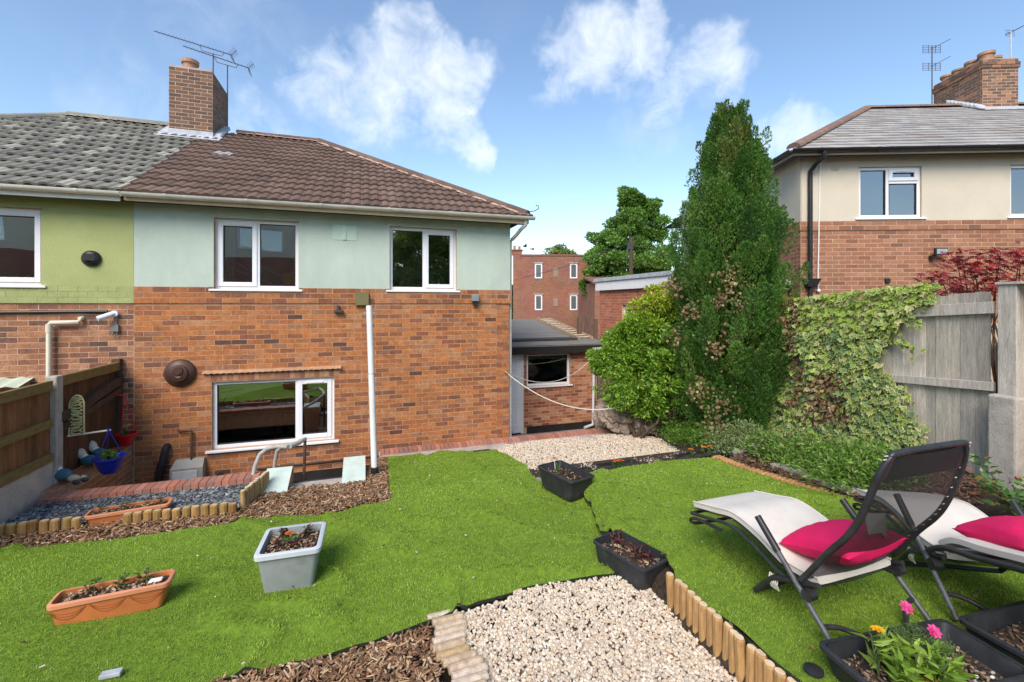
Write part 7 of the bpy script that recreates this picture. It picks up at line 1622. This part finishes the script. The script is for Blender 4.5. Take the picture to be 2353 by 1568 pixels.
for p in tips:
    for i in range(40):
        q=p+Vector((rs.gauss(0,.11),rs.gauss(0,.11),rs.gauss(0,.055))); nrm=Vector((rs.gauss(0,.45),rs.gauss(0,.45)-.3,1)).normalized(); tip=Vector((rs.gauss(0,1),rs.gauss(0,1),-.5)); tip=(tip-nrm*tip.dot(nrm)).normalized(); sd=tip.cross(nrm); sz=rs.uniform(.05,.09)
        mm=np.eye(4); mm[:3,0]=np.array(sd)*sz; mm[:3,1]=np.array(tip)*sz; mm[:3,2]=np.array(nrm)*sz; mm[:3,3]=q; mats.append(mm); vid.append(rs.choice((0,0,1,1,2,3)))
pieces(mp,'leaf',PM,mats,vid,M['leaf'])
# rose bush by the fence
rb=c2w(4.25,3.75); zr_=float(soil_z(rb.x,rb.y)); rbt=thing('rose_bush','young rose bush with bronze new leaves in front of the concrete post','rose bush',(rb.x,rb.y,zr_-.03))
m=MB(); rs=random.Random(12); Ps=[];Ds=[];Cs=[]
for k in range(13):
    a=rs.uniform(0,6.28); l=rs.uniform(.35,.75); e=Vector((math.cos(a)*l*.75,math.sin(a)*l*.5,l*.62)); b=Vector((rb.x,rb.y,zr_-.03)); mid=b+e*.5+Vector((0,0,.06)); m.tube([b,mid,b+e],[.008,.006,.003],5)
    for i in range(26):
        q=rs.uniform(.25,1.02); p=(b+(mid-b)*q*2 if q<.5 else mid+(b+e-mid)*(q-.5)*2)+Vector((rs.gauss(0,.035),rs.gauss(0,.035),rs.gauss(0,.03))); Ps.append(p); d=Vector((rs.gauss(0,1),rs.gauss(0,1),rs.gauss(.1,.3))).normalized(); Ds.append(d); Cs.append(rs.choice([(.10,.2,.05),(.14,.26,.07),(.08,.16,.05),(.2,.3,.08)]) if q<.9 else rs.choice([(.25,.09,.04),(.22,.16,.04),(.3,.22,.06)]))
m.build('stems',M['bark'],rbt); foliage('leaves',rbt,np.array(Ps),np.array(Ds),np.random.default_rng(2).uniform(.05,.085,len(Ps)),.62,np.array(Cs),'leaf_gloss')
# plants in the hanging pots
Mw=Matrix.Translation
for (t_,c,n_,pal,hh) in ((blue,(pcx,yb_+.02,.09),7,[(.12,.25,.03),(.18,.32,.05),(.08,.18,.03)],.12),(red,(FX+.24,7.72,.15),3,[(.14,.14,.04),(.1,.17,.04)],.10)):
    for i in range(n_):
        a=i*2.4; o=sprig(t_,(.09*math.cos(a)*(i%3)/2,.09*math.sin(a)*(i%3)/2,c[2]-WM[t_.name].translation.z),hh,45,.045,pal,spread=.7,seed=200+i)
flower(red,(.02,0,.28),.04,(.95,.6,.03),(.9,.5,.02),seed=31)
# boulder bank under the shrub
for i,(u,v,d,sx,sz_,lab) in enumerate(((1425,948,8.7,.40,.36,'large brown boulder below the yellow green shrub'),(1485,968,8.6,.30,.26,'brown boulder half hidden by the undergrowth beside the path edging'),(1388,958,9.1,.20,.30,'dark boulder next to the outhouse corner'))):
    p=c2w((u-1176.5)/1040*d,d,2+(699-v)/1040*d); V0,F0=ico(5); q1=fbm(V0[:,0]*2.1+V0[:,2]*1.3+i*9+20,V0[:,1]*2.1-V0[:,2]*1.7+20,61+i,4); q2=np.abs(fbm(V0[:,0]*3.3-V0[:,1]*2.2+30,V0[:,2]*3.6+V0[:,1]*1.5+30,71+i,4)-.47); f=.72+.75*q1-.6*np.exp(-(q2/.03)**2)*.22
    V=V0*f[:,None]*np.array([sx,sx*.8,sz_])+np.array(p); o=link('boulder',mesh_np('boulder',V,F0),M['rock']); tag(o,lab,'boulder')
V0,F0=ico(3); p=Vector(spt(1705,1036)); V=V0*(1+.2*np.sin(V0@np.array([3.,2.,4.])))[:,None]*np.array([.14,.1,.13])+np.array((p.x,p.y,p.z+.06)); tag(link('boulder',mesh_np('boulder',V,F0),M['concrete']),'pointed grey rock behind the black marigold trough','boulder')
MB().hexa([Vector(q) for q in ((3.95,4.05,.0),(4.9,3.35,.0),(5.2,3.65,.0),(4.25,4.4,.0),(3.95,4.05,.045),(4.9,3.35,.07),(5.2,3.65,.08),(4.25,4.4,.05))]) if False else None
sp0=[spt(u,v) for u,v in ((1770,1072),(1800,1068),(1985,1118),(1960,1132))]
MB().hexa([Vector((x,y,z-.03)) for x,y,z in sp0]+[Vector((x,y,z+.035)) for x,y,z in sp0]).build('stepping_slab',M['pavingpale'],None,label='pale concrete slab partly covered by mulch under the ivy',cat='slab')
# clothes lines
hk_=Vector((2.52,8.08,2+(699-855)/1040*8.42)); 
def line(a,b,sag,label):
    pts=[]; 
    for i in range(25): q=i/24; p=a.lerp(b,q); p.z-=sag*4*q*(1-q); pts.append(p)
    MB().tube(pts,.009,6).build('clothes_line',M['rope'],None,smooth=True,label=label,cat='clothes line')
line(hk_,Vector((5.62,10.28,.72)),.42,'pale rope clothes line slung from the house corner to the outhouse downpipe')
eb=c2w((1462-1176.5)/1040*8.0,8.0,2+(699-925)/1040*8.0); line(hk_,eb,.36,'pale rope clothes line slung from the house corner into the shrub')
MB().tube([hk_+Vector((0,.02,0)),hk_+Vector((0,-.03,0)),hk_+Vector((.03,-.05,-.02))],.012,8).build('line_hook',M['galv'],None,label='small metal hook holding the clothes lines at the house corner',cat='hook')
# ------------------------------------------------------------------ distant trees
def tree(name,label,base,h,crown,nl,Ls,pal,seed,group='trees beyond the houses',trunk=.25):
    r=np.random.default_rng(seed); b=Vector(base); t=thing(name,label,'tree',tuple(b),group); m=MB(); top=b+Vector((0,0,h))
    m.tube([b,b.lerp(top,.4),b.lerp(top,.85)],[trunk,trunk*.7,trunk*.2],8); cl=[]
    for (dx,dy,zf,rx,rz_) in crown:
        c=b+Vector((dx,dy,h*zf)); m.tube([b+Vector((0,0,h*max(.2,zf*.55))),c],[trunk*.4,trunk*.08],6)
        for j in range(26): o_=unit(1,r)[0]*rx*r.uniform(.2,1.05); cl.append((np.array(c)+o_*np.array([1,1,rz_/rx]),rx*.34,rz_*.26))
    m.build('trunk',M['bark'],t); P=[];D=[];C=[]; pal=np.array(pal); k=nl//len(cl)
    for (c,rx,rz_) in cl:
        d=unit(k,r); P.append(c+d*(r.random(k)**.4)[:,None]*np.array([rx,rx,rz_])); q=d+np.array([0,0,.3])+r.normal(0,.5,d.shape); D.append(q/np.linalg.norm(q,axis=1)[:,None]); C.append(pal[r.integers(len(pal),size=k)]*r.uniform(.85,1.2)*r.uniform(.8,1.2,k)[:,None])
    P=np.concatenate(P); foliage('crown',t,P,np.concatenate(D),r.uniform(*Ls,len(P)),.6,np.concatenate(C),'leaf',r)
D_=34; b=c2w((1455-1176.5)/1040*D_,D_,-1.75)
tree('broadleaf_tree','large leafy green tree behind the red brick buildings',b,12.4,[(0,0,.80,1.6,1.3),(-1.6,.3,.70,1.6,1.2),(1.6,0,.72,1.6,1.3),(-2.6,0,.55,1.5,1.1),(2.4,.2,.55,1.7,1.2),(.2,-.5,.58,2.0,1.4),(-.3,0,.93,1.1,.8),(1.2,0,.86,1.1,.9),(-1.2,0,.42,1.8,1.0),(1.6,0,.40,2,1.0),(-3.0,0,.40,1.2,.8)],75000,(.14,.28),[(.14,.27,.045),(.18,.33,.055),(.11,.22,.035),(.21,.36,.07)],2)
D_=62; b=c2w((1288-1176.5)/1040*D_,D_,-1.75)
tree('broadleaf_tree','pale green domed tree top above the block of flats',b,12.0,[(0,0,.88,2.2,1.1),(-1.7,0,.74,2.0,1.2),(1.7,0,.74,2.0,1.2),(0,0,.72,2.4,1.3)],15000,(.2,.4),[(.24,.32,.08),(.3,.38,.1),(.18,.25,.06)],3)
D_=52; b=c2w((1172-1176.5)/1040*D_,D_,-1.75)
tree('broadleaf_tree','dark green tree in the gap between the mint house and the flats',b,6.6,[(0,0,.8,1.3,1.0),(-.6,0,.55,1.4,1.2),(.4,0,.35,1.4,1.0)],8000,(.2,.4),[(.05,.11,.02),(.07,.14,.03)],4)
b=c2w((1640-1176.5)/1040*30,30,-1.75)
tree('broadleaf_tree','green tree mostly hidden behind the tall conifer',b,8.0,[(-.5,0,.8,1.4,1.0),(.8,0,.6,1.6,1.1),(-1.2,0,.55,1.2,.9)],9000,(.14,.3),[(.065,.15,.025),(.09,.19,.03)],5)
# two crows in the air
for i,(u,v) in enumerate(((1207,567),(1224,573))):
    d_=24; p=c2w((u-1176.5)/1040*d_,d_,2+(699-v)/1040*d_); t=thing('bird',['small dark bird in flight with wings raised','small dark bird in flight with wings level'][i],'bird',tuple(p),'birds over the flats')
    m=MB(); m.ball(p,.05,2.0,.8,.8); m.ball(p+Vector((-.11,0,.02)),.03,1.2,1,1); m.build('body',M['black_plastic'],t,smooth=True)
    for s in (-1,1):
        w=MB(); zz_=.09 if i==0 else .02; w.add([p+Vector((-.05,0,.02)),p+Vector((.06,0,.02)),p+Vector((.06,s*.16,.02+zz_)),p+Vector((0,s*.26,zz_)),p+Vector((-.05,s*.15,.025+zz_))],[(0,1,2,3,4)]); w.build('wing',M['black_plastic'],t)
# ------------------------------------------------------------------ what the windows look out on: the house and trees behind the viewer
def rear_house(x0,label):
    bh=thing('semi_detached_house',label,'house',(x0,-14,1.0)); BF=Frame((x0,-14,0),(-1,0,0),(0,1,0)); hh_=[(-1.5,1.2,5.2,6.6),(3.0,4.4,5.2,6.6)]
    wall_mesh(BF,-4.5,6.5,-.5,4.75,[],-.3,0).build('wall',M['far_brick'],bh); wall_mesh(BF,-4.5,6.5,4.75,7.4,hh_,-.3,0).build('render',M['cream'],bh)
    for q in hh_: window(BF,bh,*q,[(q[0]+.055,(q[0]+q[1])/2-.025,q[2]+.055,q[3]-.055,False),((q[0]+q[1])/2+.025,q[1]-.055,q[2]+.055,q[3]-.055,True)],room=1.5)
    MB().hexa([BF.p(-4.8,7.3,.3),BF.p(6.8,7.3,.3),BF.p(6.8,7.3,-8),BF.p(-4.8,7.3,-8),BF.p(-1.5,9.6,-3.6),BF.p(3.5,9.6,-3.6),BF.p(3.5,9.6,-4.2),BF.p(-1.5,9.6,-4.2)]).build('roof',M['felt'],bh)
rear_house(-6,'cream and brick house facing the mint house from across the garden')
rear_house(-19,'cream and brick house facing the olive house from across the gardens')
tree('broadleaf_tree','bushy green tree behind the viewer reflected in the upstairs window',(3.5,-12,-.2),8.6,[(0,0,.8,1.9,1.3),(-1.6,0,.66,1.7,1.3),(1.6,0,.66,1.7,1.3),(0,.6,.5,2.0,1.4),(-1.9,0,.45,1.7,1.2),(1.9,0,.45,1.7,1.2),(-.5,0,.36,1.8,1.1)],30000,(.12,.26),[(.2,.3,.05),(.26,.36,.06),(.15,.22,.045)],6,group='trees behind the viewer')
tree('broadleaf_tree','tall green tree behind the viewer at the garden corner',(9.5,-10,-.2),8.0,[(0,0,.8,1.7,1.3),(-1.3,0,.6,1.7,1.2),(1.3,0,.6,1.7,1.2),(0,.6,.45,1.8,1.3)],12000,(.14,.28),[(.06,.12,.02),(.09,.15,.025)],7,group='trees behind the viewer')
